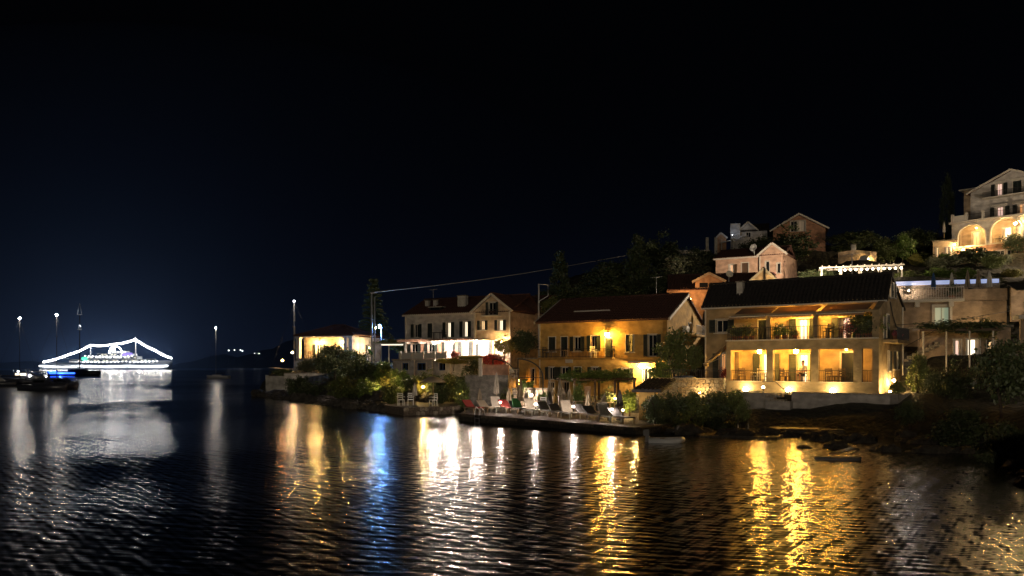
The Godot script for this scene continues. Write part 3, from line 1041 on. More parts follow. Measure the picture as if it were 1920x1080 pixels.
	stones(tw, 4.6, 1.72, 0.0, "stone_warm", 31)
	bx(tw, "coping", "stone_pale", Vector3(2.3, 1.76, -0.16), Vector3(4.7, 0.08, 0.46))
	var slab = thing("terrace", "paved terrace with railing left of the cream house", "terrace", loc(h, -2.3, 0.9, 0.0), t)
	bx(slab, "paving", "stone_pale", Vector3(2.3, 1.4, 1.1), Vector3(4.6, 0.2, 2.2))
	bx(slab, "fill", "earth", Vector3(2.3, 0.4, 1.1), Vector3(4.56, 1.7, 2.1))
	railing(slab, T(0, 0, 2.1), 0.1, 4.5, 1.5, 0.85)
	lamp("ground_spotlight", "spotlight shining on the rubble terrace wall", loc(h, 0.9, 1.75, 3.1), t, "bulb_warm", Color(1.0, 0.72, 0.36), 0.6, 0.05, "ground")
	var tub = thing("garden_pool_cover", "blue covered tub on the terrace beside the cream house", "tub", loc(h, -1.0, 2.4, 1.2), t)
	prt(tub, "rim", lathemesh([Vector2(0.75, 0), Vector2(0.8, 0.3), Vector2(0.74, 0.34)], 20), "plastic_white")
	prt(tub, "cover", lathemesh([Vector2(0.78, 0.34), Vector2(0.5, 0.42), Vector2(0, 0.46)], 20), "fabric_blue")
	pot("red flowering pot at the left door of the cream house", loc(h, 1.75, 2.4, 0.9), 0.3, "flower_red", "", 0.8)
	# retaining wall below the arcade, with a stair cut into it
	var rw = thing("retaining_wall", "plastered retaining wall with steps below the arcaded house", "wall", loc(h, 4.6, -0.4, 6.0), t)
	wall(rw, "grey_render", T(0, 0, 0), 0.0, 2.0, 0.0, 2.34, 0.5, [], "wall_section")
	wall(rw, "grey_render", T(0, 0, 0.6), 1.7, 3.1, 0.0, 1.9, 0.5, [], "stair_parapet")
	wall(rw, "grey_render", T(0, 0, 0), 3.0, 8.5, 0.0, 2.36, 0.5, [], "wall_section")
	wall(rw, "grey_render", right_side(0, 8.5), 0.0, 6.0, 0.0, 2.36, 0.4, [], "wall_section")
	for i in 7:
		bx(rw, "step", "stone_pale", Vector3(2.15 + i * 0.16, 2.2 - i * 0.28, 0.3), Vector3(0.9, 0.14, 0.55))
	bx(rw, "fill", "earth", Vector3(4.2, 1.1, -1.9), Vector3(8.3, 2.3, 2.7))
	bx(rw, "coping", "stone_pale", Vector3(5.75, 2.39, -0.2), Vector3(5.5, 0.06, 0.6))
	prt(rw, "handrail", tubemesh([Vector3(1.3, 3.0, 0), Vector3(2.1, 3.0, 0.1), Vector3(2.7, 2.5, 0.2), Vector3(2.75, 1.9, 0.2)], 0.025), "iron")
	lamp("ground_spotlight", "small globe lamp at the head of the wall steps", loc(h, 5.95, 2.25, 5.9), t, "bulb_globe", warm, 0.35, 0.1, "ground")

func stones(parent, length, height, z, m, seed_):
	# courses of uneven stones, each a part
	var r := RandomNumberGenerator.new()
	r.seed = seed_
	var variants := []
	for k in 6:
		var pts := []
		for i in 8:
			var a := TAU * i / 8 + r.randf_range(-0.2, 0.2)
			var e := 1.0 / maxf(absf(cos(a)), absf(sin(a)))
			pts.append(Vector2(cos(a), sin(a)) * 0.5 * lerpf(1.0, e, 0.7) * r.randf_range(0.88, 1.0))
		variants.append(extr(pts, 0.14))
	var rows := int(height / 0.24)
	for j in rows:
		var x := 0.0
		while x < length - 0.12:
			var w := minf(r.randf_range(0.22, 0.46), length - x)
			var o = prt(parent, "stone", variants[r.randi() % 6], m if r.randf() < 0.65 else "stone_pale")
			o.transform = Transform3D(Basis.from_scale(Vector3(w * 0.98, height / rows * 0.98, r.randf_range(0.7, 1.3))), Vector3(x + w / 2, (j + 0.5) * height / rows, z + r.randf_range(0.0, 0.03)))
			x += w

func yellow_house():
	var b := 0.9
	var h = house("ochre_house", "ochre two-storey seafront house with dark shutters and red tiled roof", 2.381, 69.0, 30.0, b)
	var f := front(b)
	var U := 11.6
	var up := [[0.95, 4.75, 1.6, 6.0], [2.15, 4.3, 2.75, 6.0], [3.35, 4.75, 4.0, 6.0], [4.95, 4.72, 5.5, 6.05], [6.25, 4.2, 6.85, 5.8], [8.1, 4.65, 8.75, 6.05], [10.0, 4.25, 10.75, 6.05]]
	var low := [[0.95, 2.3, 1.5, 3.4], [2.15, 2.3, 2.8, 3.4], [3.4, 2.3, 4.05, 3.4], [5.0, 2.3, 5.6, 3.4], [7.75, 2.3, 8.4, 3.3], [9.6, 1.2, 10.3, 3.3], [0.95, 0.95, 1.5, 2.1], [2.3, 0.95, 2.9, 2.15]]
	wall(h, "ochre", f, 0.0, U, b - 0.6, 7.3, 0.4, up + low)
	for q in up:
		var tall: bool = q[1] < 4.5
		window(h, f, q[0], q[1], q[2], q[3], {"called": "door" if tall else "window", "sh": 0.34, "trim": 0.06, "sill": not tall})
	for q in low:
		window(h, f, q[0], q[1], q[2], q[3], {"called": "door" if q[1] < 1.3 else "window", "sh": 0.32 if q[1] > 1.3 else 0.0, "trim": 0.06, "sill": false})
	bx(h, "string_course", "ochre", Vector3(U / 2, 4.12 - b, 0.06), Vector3(U, 0.14, 0.12))
	var fr := right_side(b, U)
	wall(h, "ochre", fr, 0.0, 9.6, b - 0.6, 7.3, 0.35, [[5.6, 6.5, 6.6, 7.2]])
	poly(h, "gable", "ochre", fr, [Vector2(0, 7.3), Vector2(4.8, 9.5), Vector2(9.6, 7.3)], 0.35)
	wall(h, "ochre", left_side(b, 0.0), -9.6, -0.02, b - 0.6, 7.3, 0.35)
	poly(h, "gable", "ochre", left_side(b, 0.0), [Vector2(0, 7.3), Vector2(-4.8, 9.5), Vector2(-9.6, 7.3)], 0.35)
	wall(h, "ochre", back_side(b, -9.6), -U, 0.0, b - 0.6, 7.3, 0.3)
	window(h, fr, 5.6, 6.5, 6.6, 7.2, {"trim": 0.06})
	bx(h, "side_balcony", "ochre", Vector3(U + 0.5, 6.1 - b, -6.5), Vector3(1.0, 0.16, 3.6))
	railing(h, fr * T(0, 0, 0.95), 4.8, 8.2, 6.18, 0.8)
	bx(h, "air_conditioner", "plastic_white", Vector3(U + 0.2, 6.6 - b, -4.3), Vector3(0.35, 0.55, 0.8))
	gable_roof(h, "tile", 0.0, U, b, Vector2(0.35, 7.26), Vector2(-9.95, 7.26), Vector2(-4.8, 9.62), 0.22)
	bx(h, "eave_board", "ochre", Vector3(U / 2, 7.22 - b, 0.16), Vector3(U + 0.3, 0.14, 0.3))
	verge(h, Vector3(U + 0.3, 7.22 - b, 0.4), Vector3(U + 0.3, 9.56 - b, -4.8))
	verge(h, Vector3(-0.28, 7.22 - b, 0.4), Vector3(-0.28, 9.56 - b, -4.8))
	aerial(h, Vector3(9.0, 9.5 - b, -4.8), 1.8)
	bx(h, "downpipe", "trim", Vector3(0.08, 4.2 - b, 0.05), Vector3(0.08, 6.0, 0.08))
	# low dormer with its own small roof
	var dorm = bx(h, "dormer", "tile", Vector3(4.6, 8.15 - b, -2.3), Vector3(2.6, 0.5, 1.4))
	prt(dorm, "roof_slope", tilemesh(Vector3(-1.9, 0.1, 0.9), Vector3(1.5, 0.1, 0.9), Vector3(-1.1, 1.05, -1.9), Vector3(2.2, 1.05, -1.9)), "tile")
	bx(dorm, "eave_board", "trim", Vector3(-0.2, 0.1, 0.92), Vector3(3.4, 0.1, 0.06))
	bx(dorm, "window", "glass_dark", Vector3(-0.1, -0.06, 0.71), Vector3(0.9, 0.26, 0.03))
	for q in [[1.2, 1.4, 3.9], [5.4, 6.0, 2.4]]:
		railing(h, front(b, 0.75), q[0] - 0.9, q[0] + q[2] - 0.6, 4.2, 0.75)
		bx(h, "balcony", "ochre", Vector3(q[0] + q[2] / 2 - 0.75, 4.14 - b, 0.4), Vector3(q[2] + 0.3, 0.12, 0.8))
	# one-storey annexe with a terrace on top
	wall(h, "ochre", f, -2.0, -0.02, b - 0.6, 4.1, 0.35, [[-0.85, 1.9, -0.45, 3.3]], "annexe_wall")
	window(h, f, -0.85, 1.9, -0.45, 3.3, {"trim": 0.05, "single": true})
	wall(h, "ochre", left_side(b, -2.0), -6.0, -0.02, b - 0.6, 4.1, 0.35, [], "annexe_wall")
	bx(h, "annexe_roof", "stone_pale", Vector3(-1.05, 4.15 - b, -2.9), Vector3(2.2, 0.12, 6.2))
	# canopy over the lower door
	var can = prt(h, "canopy", extr([Vector2(-1.05, 0.0), Vector2(-0.7, 0.12), Vector2(0.7, 0.12), Vector2(1.05, 0.0), Vector2(0.95, -0.05), Vector2(-0.95, -0.05)], 0.95), "trim", T(9.6, 3.78 - b, 0.97))
	prt(can, "bracket", tubemesh([Vector3(-0.8, -0.05, -0.2), Vector3(-0.8, -0.5, -0.94)], 0.03), "iron")
	prt(can, "bracket", tubemesh([Vector3(0.8, -0.05, -0.2), Vector3(0.8, -0.5, -0.94)], 0.03), "iron")
	bx(h, "sign_board", "fabric_white", Vector3(3.0, 3.9 - b, 0.2), Vector3(0.7, 0.3, 0.06))
	var t: float = h.rotation.y
	lamp("wall_lamp", "bright lamp on the upper facade of the ochre house", loc(h, 6.55, 6.12, 0.32), t, "bulb_amber", Color(1.0, 0.56, 0.12), 2.0, 0.18, "wall")
	lamp("wall_lamp", "bright lamp under the door canopy of the ochre house", loc(h, 9.55, 3.5, 0.5), t, "bulb_warm", Color(1.0, 0.78, 0.36), 2.0, 0.14, "ceiling")
	lamp("wall_lamp", "orange lamp on the annexe end of the ochre house", loc(h, -2.35, 2.2, -0.6), t - PI / 2, "bulb_orange", Color(1.0, 0.38, 0.06), 10.0, 0.09)
	lamp("wall_lamp", "small orange lamp low on the annexe front of the ochre house", loc(h, -1.7, 1.9, 0.5), t, "bulb_orange", Color(1.0, 0.40, 0.07), 6.0, 0.06)
	chair("chair at the little table on the ochre house balcony", loc(h, 5.35, 4.2, 0.45), t + 0.7, "plastic_white")
	chair("dark chair beside the lit balcony door of the ochre house", loc(h, 6.95, 4.2, 0.45), t - 0.6, "fabric_dark")
	table("pale table on the long balcony of the ochre house", loc(h, 2.0, 4.2, 0.4), t, Vector3(1.5, 0.65, 0.5), "pale_wood")
	chair("dark chair at the left end of the long balcony", loc(h, 0.9, 4.2, 0.4), t + 1.2, "fabric_dark")
	folded_parasol("tall folded dark parasol on the gable balcony of the ochre house", loc(h, U + 0.7, 6.18, -7.9), 2.2, "fabric_dark", 0.0, "")

func white_house():
	var b := 2.9
	var h = house("gabled_house", "grey plastered house with white gable, tiled roof and lit terrace doors", -11.367, 84.0, 28.0, b)
	var f := front(b)
	var g := front(b, 0.35)
	var up := [[1.15, 6.5, 1.75, 7.9], [2.85, 6.45, 3.45, 7.95], [5.15, 6.45, 5.8, 8.0], [7.2, 6.45, 7.8, 8.05]]
	var low := [[0.75, 4.75, 1.6, 5.85], [2.9, 4.75, 3.7, 5.85], [5.0, 4.35, 5.95, 5.95], [7.05, 4.55, 7.9, 5.95]]
	wall(h, "grey_plaster", f, 0.0, 8.75, 6.0, 8.85, 0.35, up)
	wall(h, "terracotta_plaster", f, 0.0, 8.75, b - 1.2, 6.0, 0.35, low)
	window(h, f, up[0][0], up[0][1], up[0][2], up[0][3], {"sh": 0.36, "trim": 0.09})
	window(h, f, up[1][0], up[1][1], up[1][2], up[1][3], {"sh": 0.36, "trim": 0.09})
	window(h, f, up[2][0], up[2][1], up[2][2], up[2][3], {"sh": 0.36, "trim": 0.09, "lit": "lit_white"})
	window(h, f, up[3][0], up[3][1], up[3][2], up[3][3], {"sh": 0.36, "trim": 0.09, "lit": "lit_white"})
	for i in 4:
		window(h, f, low[i][0], low[i][1], low[i][2], low[i][3], {"called": "door" if i > 1 else "window", "sh": 0.4 if i != 2 else 0.3, "trim": 0.08, "lit": "lit_white" if i > 1 else "glass_dark"})
	# gabled wing
	var gw := [[9.45, 7.1, 10.0, 8.05], [11.45, 7.0, 12.1, 8.05], [10.4, 8.55, 11.25, 9.85]]
	var gl := [[9.3, 4.5, 10.4, 5.95], [11.0, 4.6, 12.5, 5.7]]
	wall(h, "peach", g, 8.75, 12.9, b - 1.2, 9.0, 0.35, gw + gl + [[10.4, 8.55, 11.25, 9.85]], "wing_wall")
	poly(h, "gable", "peach", g, [Vector2(8.75, 9.0), Vector2(10.4, 10.24), Vector2(10.4, 9.0)], 0.35)
	poly(h, "gable", "peach", g, [Vector2(11.25, 9.0), Vector2(11.25, 10.24), Vector2(12.9, 9.0)], 0.35)
	poly(h, "gable", "peach", g, [Vector2(10.4, 9.85), Vector2(10.4, 10.24), Vector2(10.83, 10.56), Vector2(11.25, 10.24), Vector2(11.25, 9.85)], 0.35)
	window(h, g, 9.45, 7.1, 10.0, 8.05, {"sh": 0.3, "trim": 0.08, "lit": "lit_warm"})
	window(h, g, 11.45, 7.0, 12.1, 8.05, {"sh": 0.3, "trim": 0.08, "lit": "lit_white"})
	window(h, g, 10.4, 8.55, 11.25, 9.85, {"called": "door", "sh": 0.26, "trim": 0.07})
	window(h, g, 9.3, 4.5, 10.4, 5.95, {"called": "door", "sh": 0.3, "trim": 0.07, "lit": "lit_white"})
	window(h, g, 11.0, 4.6, 12.5, 5.7, {"trim": 0.08, "lit": "lit_white"})
	bx(h, "gable_balcony", "trim", Vector3(10.83, 8.48 - b, 0.65), Vector3(1.9, 0.1, 0.6))
	railing(h, front(b, 0.9), 9.95, 11.7, 8.53, 0.55)
	wall(h, "peach", right_side(b, 12.9), -0.35, 8.0, b - 1.2, 9.0, 0.3)
	wall(h, "grey_plaster", left_side(b, 0.0), -8.0, -0.02, b - 1.2, 8.85, 0.3)
	poly(h, "gable", "grey_plaster", left_side(b, 0.0), [Vector2(0, 8.85), Vector2(-4.0, 10.75), Vector2(-8.0, 8.85)], 0.3)
	wall(h, "grey_plaster", back_side(b, -8.0), -12.9, 0.0, b - 1.2, 8.85, 0.3)
	gable_roof(h, "tile", 0.0, 12.6, b, Vector2(0.35, 8.85), Vector2(-8.35, 8.85), Vector2(-4.0, 10.85), 0.25)
	gable_front_roof(h, "tile", 0.35, -4.6, b, Vector2(8.45, 8.9), Vector2(13.2, 8.9), Vector2(10.83, 10.7), 0.22)
	verge(h, Vector3(8.42, 8.86 - b, 0.62), Vector3(10.83, 10.66 - b, 0.62))
	verge(h, Vector3(10.83, 10.66 - b, 0.62), Vector3(13.23, 8.86 - b, 0.62))
	bx(h, "cornice", "trim", Vector3(4.3, 8.84 - b, 0.2), Vector3(8.9, 0.2, 0.34))
	for u in [8.82, 12.83]:
		bx(h, "corner_strip", "trim", Vector3(u, 6.6 - b, 0.4), Vector3(0.16, 4.6, 0.12))
	bx(h, "corner_strip", "trim", Vector3(0.1, 6.6 - b, 0.04), Vector3(0.16, 4.4, 0.1))
	for u in [1.5, 2.55]:
		chimney(h, Vector3(u, 9.4 - b, -2.0), Vector3(0.4, 1.1, 0.4))
	chimney(h, Vector3(6.2, 9.3 - b, -1.6), Vector3(1.0, 1.5, 0.5))
	var dorm = bx(h, "skylight", "dark_tile", Vector3(3.4, 9.5 - b, -1.0), Vector3(1.5, 0.35, 0.8))
	bx(dorm, "window", "glass_dark", Vector3(0, 0, 0.41), Vector3(1.1, 0.22, 0.03))
	bx(dorm, "flashing", "trim", Vector3(0, 0.2, 0.05), Vector3(1.7, 0.06, 0.95))
	aerial(h, Vector3(0.9, 10.6 - b, -4.0), 1.4)
	# first floor balcony and terrace
	bx(h, "balcony", "terracotta_plaster", Vector3(4.35, 6.12 - b, 0.75), Vector3(8.7, 0.26, 1.5))
	for u in [0.9, 2.6, 4.4]:
		bx(h, "corbel", "trim", Vector3(u, 5.9 - b, 0.6), Vector3(0.2, 0.2, 1.1))
	for u in [5.25, 7.35, 9.75]:
		bx(h, "door_hood", "trim", Vector3(u + 0.1, 6.0 - b if u < 8 else 6.05 - b, 2.2 if u < 8 else 1.25), Vector3(1.7, 0.07, 1.4 if u < 8 else 1.7))
	bx(h, "terrace", "stone_pale", Vector3(6.6, 4.1 - b, 2.3), Vector3(10.4, 0.18, 4.0))
	wall(h, "grey_plaster", front(b, 4.2), 1.5, 11.6, b - 1.4, 4.02, 0.3, [[2.6, 3.05, 3.4, 3.8], [4.4, 3.05, 5.5, 3.8], [7.0, 3.05, 7.8, 3.8]], "basement_wall")
	for q in [[2.6, 3.4], [4.4, 5.5], [7.0, 7.8]]:
		window(h, front(b, 4.2), q[0], 3.05, q[1], 3.8, {"trim": 0.05, "sill": false, "frame": "fabric_blue"})
	wall(h, "grey_plaster", left_side(b, 1.5), 0.3, 3.9, b - 1.4, 4.02, 0.3, [], "basement_wall")
	for i in 5:
		bx(h, "balustrade_pillar", "trim", Vector3(2.28 + i * 1.37, 4.55 - b, 4.05), Vector3(0.2, 0.76, 0.2))
	for i in 4:
		bx(h, "balustrade_panel", "fabric_white", Vector3(2.965 + i * 1.37, 4.5 - b, 4.02), Vector3(1.14, 0.6, 0.04))
	bx(h, "balustrade_rail", "trim", Vector3(5.02, 4.88 - b, 4.05), Vector3(5.9, 0.06, 0.16))
	var t: float = h.rotation.y
	var pw := Color(1.0, 0.74, 0.54)
	lamp("terrace_lamp", "dazzling lamp over the left terrace door of the gabled house", loc(h, 5.45, 5.8, 2.6), t, "bulb_white", pw, 2.0, 0.13, "ceiling")
	lamp("terrace_lamp", "dazzling lamp over the middle terrace door of the gabled house", loc(h, 7.5, 5.8, 2.6), t, "bulb_white", pw, 2.0, 0.13, "ceiling")
	lamp("terrace_lamp", "dazzling lamp over the wing door of the gabled house", loc(h, 9.95, 5.84, 1.85), t, "bulb_white", pw, 2.0, 0.13, "ceiling")
	lamp("terrace_lamp", "yellowish lamp by the wide lit window of the gabled house wing", loc(h, 12.2, 5.85, 0.85), t, "bulb_warm", Color(1.0, 0.78, 0.4), 2.0, 0.08, "ceiling")
	table("dark table on the first floor balcony of the gabled house", loc(h, 4.6, 6.26, 0.9), t, Vector3(1.2, 0.7, 0.6), "fabric_dark")
	chair("dark chair on the first floor balcony of the gabled house", loc(h, 5.5, 6.26, 0.9), t + 2.0, "fabric_dark")
	# grey house standing behind, to the right
	var gh = house("plain_house", "plain pale house wall with tiled roof behind the gabled house", 0.5, 88.0, 12.0, 4.0)
	wall(gh, "white_plaster", front(4.0), 0.0, 4.6, 3.0, 10.2, 0.3)
	wall(gh, "white_plaster", right_side(4.0, 4.6), 0.0, 5.0, 3.0, 10.2, 0.3)
	wall(gh, "white_plaster", left_side(4.0, 0.0), -5.0, -0.02, 3.0, 10.2, 0.3)
	gable_roof(gh, "tile", 0.0, 4.6, 4.0, Vector2(0.3, 10.2), Vector2(-5.3, 10.2), Vector2(-2.5, 11.4), 0.2)
	chimney(gh, Vector3(0.2, 10.4 - 4.0, -2.0), Vector3(0.5, 0.9, 0.5))

func porch_house():
	var b := 4.3
	var h = house("porch_house", "small hip-roofed house with lamplit porch on the headland", -28.77, 105.0, 20.0, b)
	var U := 8.57
	var inner := front(b, -1.8)
	var op := [[1.9, 4.6, 2.8, 6.4], [4.05, 5.15, 4.85, 6.2], [5.75, 4.6, 7.0, 6.4]]
	wall(h, "peach", inner, 0.0, U, b - 1.0, 7.3, 0.3, op)
	window(h, inner, 1.9, 4.6, 2.8, 6.4, {"called": "door", "trim": 0.1, "sh": 0.3})
	window(h, inner, 4.05, 5.15, 4.85, 6.2, {"trim": 0.1})
	window(h, inner, 5.75, 4.6, 7.0, 6.4, {"called": "door", "trim": 0.1, "lit": "lit_white"})
	for u in [0.25, 7.5, 8.3]:
		bx(h, "porch_pillar", "trim", Vector3(u, 5.9 - b, -0.25), Vector3(0.5, 2.9, 0.5))
		bx(h, "capital", "trim", Vector3(u, 7.22 - b, -0.25), Vector3(0.66, 0.18, 0.66))
	bx(h, "porch_beam", "trim", Vector3(U / 2, 7.4 - b, -0.25), Vector3(U + 0.3, 0.2, 0.6))
	bx(h, "porch_ceiling", "trim", Vector3(U / 2, 7.42 - b, -1.1), Vector3(U - 0.1, 0.1, 1.4))
	bx(h, "porch_floor", "stone_pale", Vector3(U / 2, 4.35 - b, -0.9), Vector3(U, 0.3, 1.9))
	wall(h, "white_plaster", front(b, 0.05), -0.3, U + 0.2, b - 1.6, 4.2, 0.3, [], "plinth")
	wall(h, "white_plaster", right_side(b, U), -0.02, 7.5, b - 1.6, 7.3, 0.3, [[3.2, 5.1, 4.2, 6.4]])
	window(h, right_side(b, U), 3.2, 5.1, 4.2, 6.4, {"trim": 0.1})
	wall(h, "peach", left_side(b, 0.0), -7.5, -1.8, b - 1.6, 7.3, 0.3)
	wall(h, "peach", back_side(b, -7.5), -U, 0.0, b - 1.6, 7.3, 0.3)
	var e := 7.5 - b
	var A := Vector3(-0.3, e, 0.2)
	var B := Vector3(U + 0.3, e, 0.2)
	var C := Vector3(U + 0.3, e, -7.8)
	var D := Vector3(-0.3, e, -7.8)
	var P := Vector3(3.4, 9.0 - b, -3.8)
	var Q := Vector3(5.2, 9.0 - b, -3.8)
	prt(h, "roof_slope", tilemesh(A, B, P, Q), "tile")
	prt(h, "roof_slope", tilemesh(B, C, Q, Q + Vector3(0, 0, -0.05)), "tile")
	prt(h, "roof_slope", tilemesh(C, D, Q, P), "tile")
	prt(h, "roof_slope", tilemesh(D, A, P + Vector3(0, 0, -0.05), P), "tile")
	for k in [[A, P], [B, Q], [P, Q]]:
		prt(h, "ridge_cap", tubemesh([k[0] + Vector3(0, 0.04, 0), k[1] + Vector3(0, 0.04, 0)], 0.12), "tile")
	var t: float = h.rotation.y
	lamp("porch_lamp", "warm lamp at the left porch door of the hip-roofed house", loc(h, 2.5, 6.55, -1.35), t, "bulb_warm", Color(1.0, 0.64, 0.24), 2.5, 0.16)
	lamp("porch_lamp", "warm lamp at the wide lit porch door of the hip-roofed house", loc(h, 6.4, 6.65, -1.35), t, "bulb_warm", Color(1.0, 0.72, 0.36), 1.5, 0.15)
	lamp("wall_lamp", "floodlight on the side wall of the hip-roofed house", loc(h, U + 1.3, 5.8, -2.0), t - PI / 2, "bulb_warm", Color(1.0, 0.78, 0.5), 5.0, 0.1, "ground")
	chair("chair on the porch of the hip-roofed house", loc(h, 1.2, 4.5, -1.1), t, "wood")

# ------------------------------------------------------------------ houses up the hill
func dish(label, at: Vector3, turn, r := 0.45):
	var o = thing("satellite_dish", label, "satellite dish", at, turn)
	prt(o, "reflector", lathemesh([Vector2(0.0, 0.0), Vector2(r * 0.6, 0.05), Vector2(r, 0.16), Vector2(r * 0.98, 0.17), Vector2(r * 0.58, 0.07), Vector2(0, 0.02)], 16), "grey_metal", T(0, r + 0.5, 0, 0, PI / 2 - 0.35))
	prt(o, "mast", tubemesh([Vector3(0, -0.2, -0.1), Vector3(0, r + 0.5, -0.1)], 0.04), "grey_metal")
	prt(o, "feed_arm", tubemesh([Vector3(0, 0.5, 0.05), Vector3(0, r + 0.35, 0.5)], 0.025), "grey_metal")
	return o

func hill_houses():
	# pink house
	var b := 12.6
	var h = house("pink_house", "pink house with a pointed gable wing part way up the hill", 23.78, 92.0, 30.0, b)
	var f := front(b)
	var g := front(b, 0.3)
	wall(h, "pink", f, 0.0, 5.05, b - 1, 15.95, 0.3, [[1.55, 14.0, 2.15, 15.2], [3.0, 13.4, 3.75, 15.3]])
	window(h, f, 1.55, 14.0, 2.15, 15.2, {"trim": 0.08, "lit": "lit_orange", "sh": 0.3, "sides": [1], "shm": "wood"})
	window(h, f, 3.0, 13.4, 3.75, 15.3, {"called": "door", "trim": 0.1, "lit": "wood", "frame": "wood"})
	wall(h, "pink", g, 5.05, 7.9, b - 1, 16.0, 0.3, [[5.7, 13.7, 6.15, 15.3], [6.95, 13.9, 7.35, 15.0]], "wing_wall")
	poly(h, "gable", "pink", g, [Vector2(5.05, 16.0), Vector2(6.47, 17.15), Vector2(7.9, 16.0)], 0.3)
	window(h, g, 5.7, 13.7, 6.15, 15.3, {"called": "door", "trim": 0.06, "single": true})
	window(h, g, 6.95, 13.9, 7.35, 15.0, {"trim": 0.06, "single": true})
	wall(h, "pink", right_side(b, 7.9), -0.3, 6.5, b - 1, 16.0, 0.3)
	wall(h, "pink", left_side(b, 0.0), -6.5, -0.02, b - 1, 15.95, 0.3)
	wall(h, "pink", back_side(b, -6.5), -7.9, 0.0, b - 1, 16.0, 0.3)
	gable_roof(h, "tile", 0.0, 7.6, b, Vector2(0.3, 15.95), Vector2(-6.8, 15.95), Vector2(-3.2, 17.3), 0.25)
	gable_front_roof(h, "tile", 0.3, -3.4, b, Vector2(4.85, 15.95), Vector2(8.1, 15.95), Vector2(6.47, 17.28), 0.2)
	verge(h, Vector3(4.82, 15.92 - b, 0.55), Vector3(6.47, 17.25 - b, 0.55))
	verge(h, Vector3(6.47, 17.25 - b, 0.55), Vector3(8.13, 15.92 - b, 0.55))
	bx(h, "cornice", "trim", Vector3(2.4, 15.9 - b, 0.18), Vector3(5.2, 0.14, 0.3))
	bx(h, "corner_strip", "trim", Vector3(5.1, 14.3 - b, 0.33), Vector3(0.12, 3.2, 0.08))
	dish("satellite dish on the pink house roof corner", loc(h, 4.4, 15.95, 0.2), h.rotation.y - 0.3)
	# orange house below it
	b = 7.5
	h = house("orange_house", "orange house with dormer and cream cross gable below the pink house", 15.57, 78.0, 12.0, b)
	f = front(b)
	wall(h, "orange", f, 0.0, 7.4, b - 1, 10.85, 0.3)
	bx(h, "cornice", "orange", Vector3(3.7, 10.85 - b, 0.15), Vector3(7.9, 0.2, 0.36))
	wall(h, "orange", left_side(b, 0.0), -6.0, -0.02, b - 1, 10.85, 0.3)
	wall(h, "orange", right_side(b, 10.3), -0.3, 6.0, b - 1, 10.85, 0.3)
	gable_roof(h, "tile", 0.0, 10.2, b, Vector2(0.35, 10.95), Vector2(-6.3, 10.95), Vector2(-3.0, 12.75), 0.2)
	wall(h, "peach", front(b, 0.1), 7.4, 10.3, b - 1, 11.4, 0.3, [], "wing_wall")
	poly(h, "gable", "peach", front(b, 0.1), [Vector2(7.4, 11.4), Vector2(8.9, 12.75), Vector2(10.3, 11.4)], 0.3)
	gable_front_roof(h, "tile", 0.1, -3.2, b, Vector2(7.25, 11.35), Vector2(10.5, 11.35), Vector2(8.9, 12.9), 0.15)
	verge(h, Vector3(7.22, 11.32 - b, 0.28), Vector3(8.9, 12.86 - b, 0.28))
	verge(h, Vector3(8.9, 12.86 - b, 0.28), Vector3(10.53, 11.32 - b, 0.28))
	var dorm = wall(h, "orange", front(b, 0.15), 2.5, 5.1, 11.0, 11.75, 0.25, [[2.9, 11.2, 3.7, 11.65], [3.9, 11.2, 4.7, 11.65]], "dormer")
	poly(dorm, "dormer_gable", "orange", T(0, 0, 0), [Vector2(2.5, 11.75), Vector2(3.8, 12.45), Vector2(5.1, 11.75)], 0.25)
	for q in [[2.9, 3.7], [3.9, 4.7]]:
		bx(dorm, "window", "glass_dark", Vector3((q[0] + q[1]) / 2, 11.42, -0.15), Vector3(0.8, 0.45, 0.03))
	gable_front_roof(h, "tile", 0.15, -2.4, b, Vector2(2.25, 11.72), Vector2(5.35, 11.72), Vector2(3.8, 12.58), 0.2)
	verge(h, Vector3(2.2, 11.7 - b, 0.38), Vector3(3.8, 12.55 - b, 0.38), "peach")
	verge(h, Vector3(3.8, 12.55 - b, 0.38), Vector3(5.4, 11.7 - b, 0.38), "peach")
	dish("satellite dish beside the dormer of the orange house", loc(h, 5.75, 11.6, -0.6), h.rotation.y + 0.2, 0.36)
	prt(h, "pole", tubemesh([Vector3(9.0, 10.6 - b, 0.4), Vector3(9.0, 12.9 - b, 0.4)], 0.07), "iron")
	lamp("wall_lamp", "orange lamp lighting the front of the orange house", loc(h, 2.0, 9.9, 2.2), h.rotation.y, "bulb_orange", Color(1.0, 0.52, 0.2), 9.0, 0.08, "ground")
	lamp("wall_lamp", "pale lamp lighting the cream cross gable of the orange house", loc(h, 9.3, 11.0, 1.5), h.rotation.y, "bulb_warm", Color(1.0, 0.75, 0.42), 2.0, 0.05, "ground")
	# brick coloured house at the top
	b = 19.5
	h = house("gable_end_house", "brick coloured gable-end house at the top of the hill", 37.89, 115.0, 18.0, b)
	f = front(b)
	wall(h, "brick_red", f, 0.2, 7.3, b - 1, 23.3, 0.3, [[2.6, 22.9, 3.5, 23.3], [3.7, 22.9, 4.6, 23.3]])
	poly(h, "gable", "brick_red", f, [Vector2(0.2, 23.3), Vector2(2.6, 24.6), Vector2(2.6, 23.3)], 0.3)
	poly(h, "gable", "brick_red", f, [Vector2(4.6, 23.3), Vector2(4.6, 24.8), Vector2(7.3, 23.3)], 0.3)
	poly(h, "gable", "brick_red", f, [Vector2(2.6, 24.45), Vector2(2.6, 24.6), Vector2(3.75, 25.3), Vector2(4.6, 24.8), Vector2(4.6, 24.45)], 0.3)
	poly(h, "gable", "brick_red", f, [Vector2(3.5, 23.3), Vector2(3.5, 24.45), Vector2(3.7, 24.45), Vector2(3.7, 23.3)], 0.3)
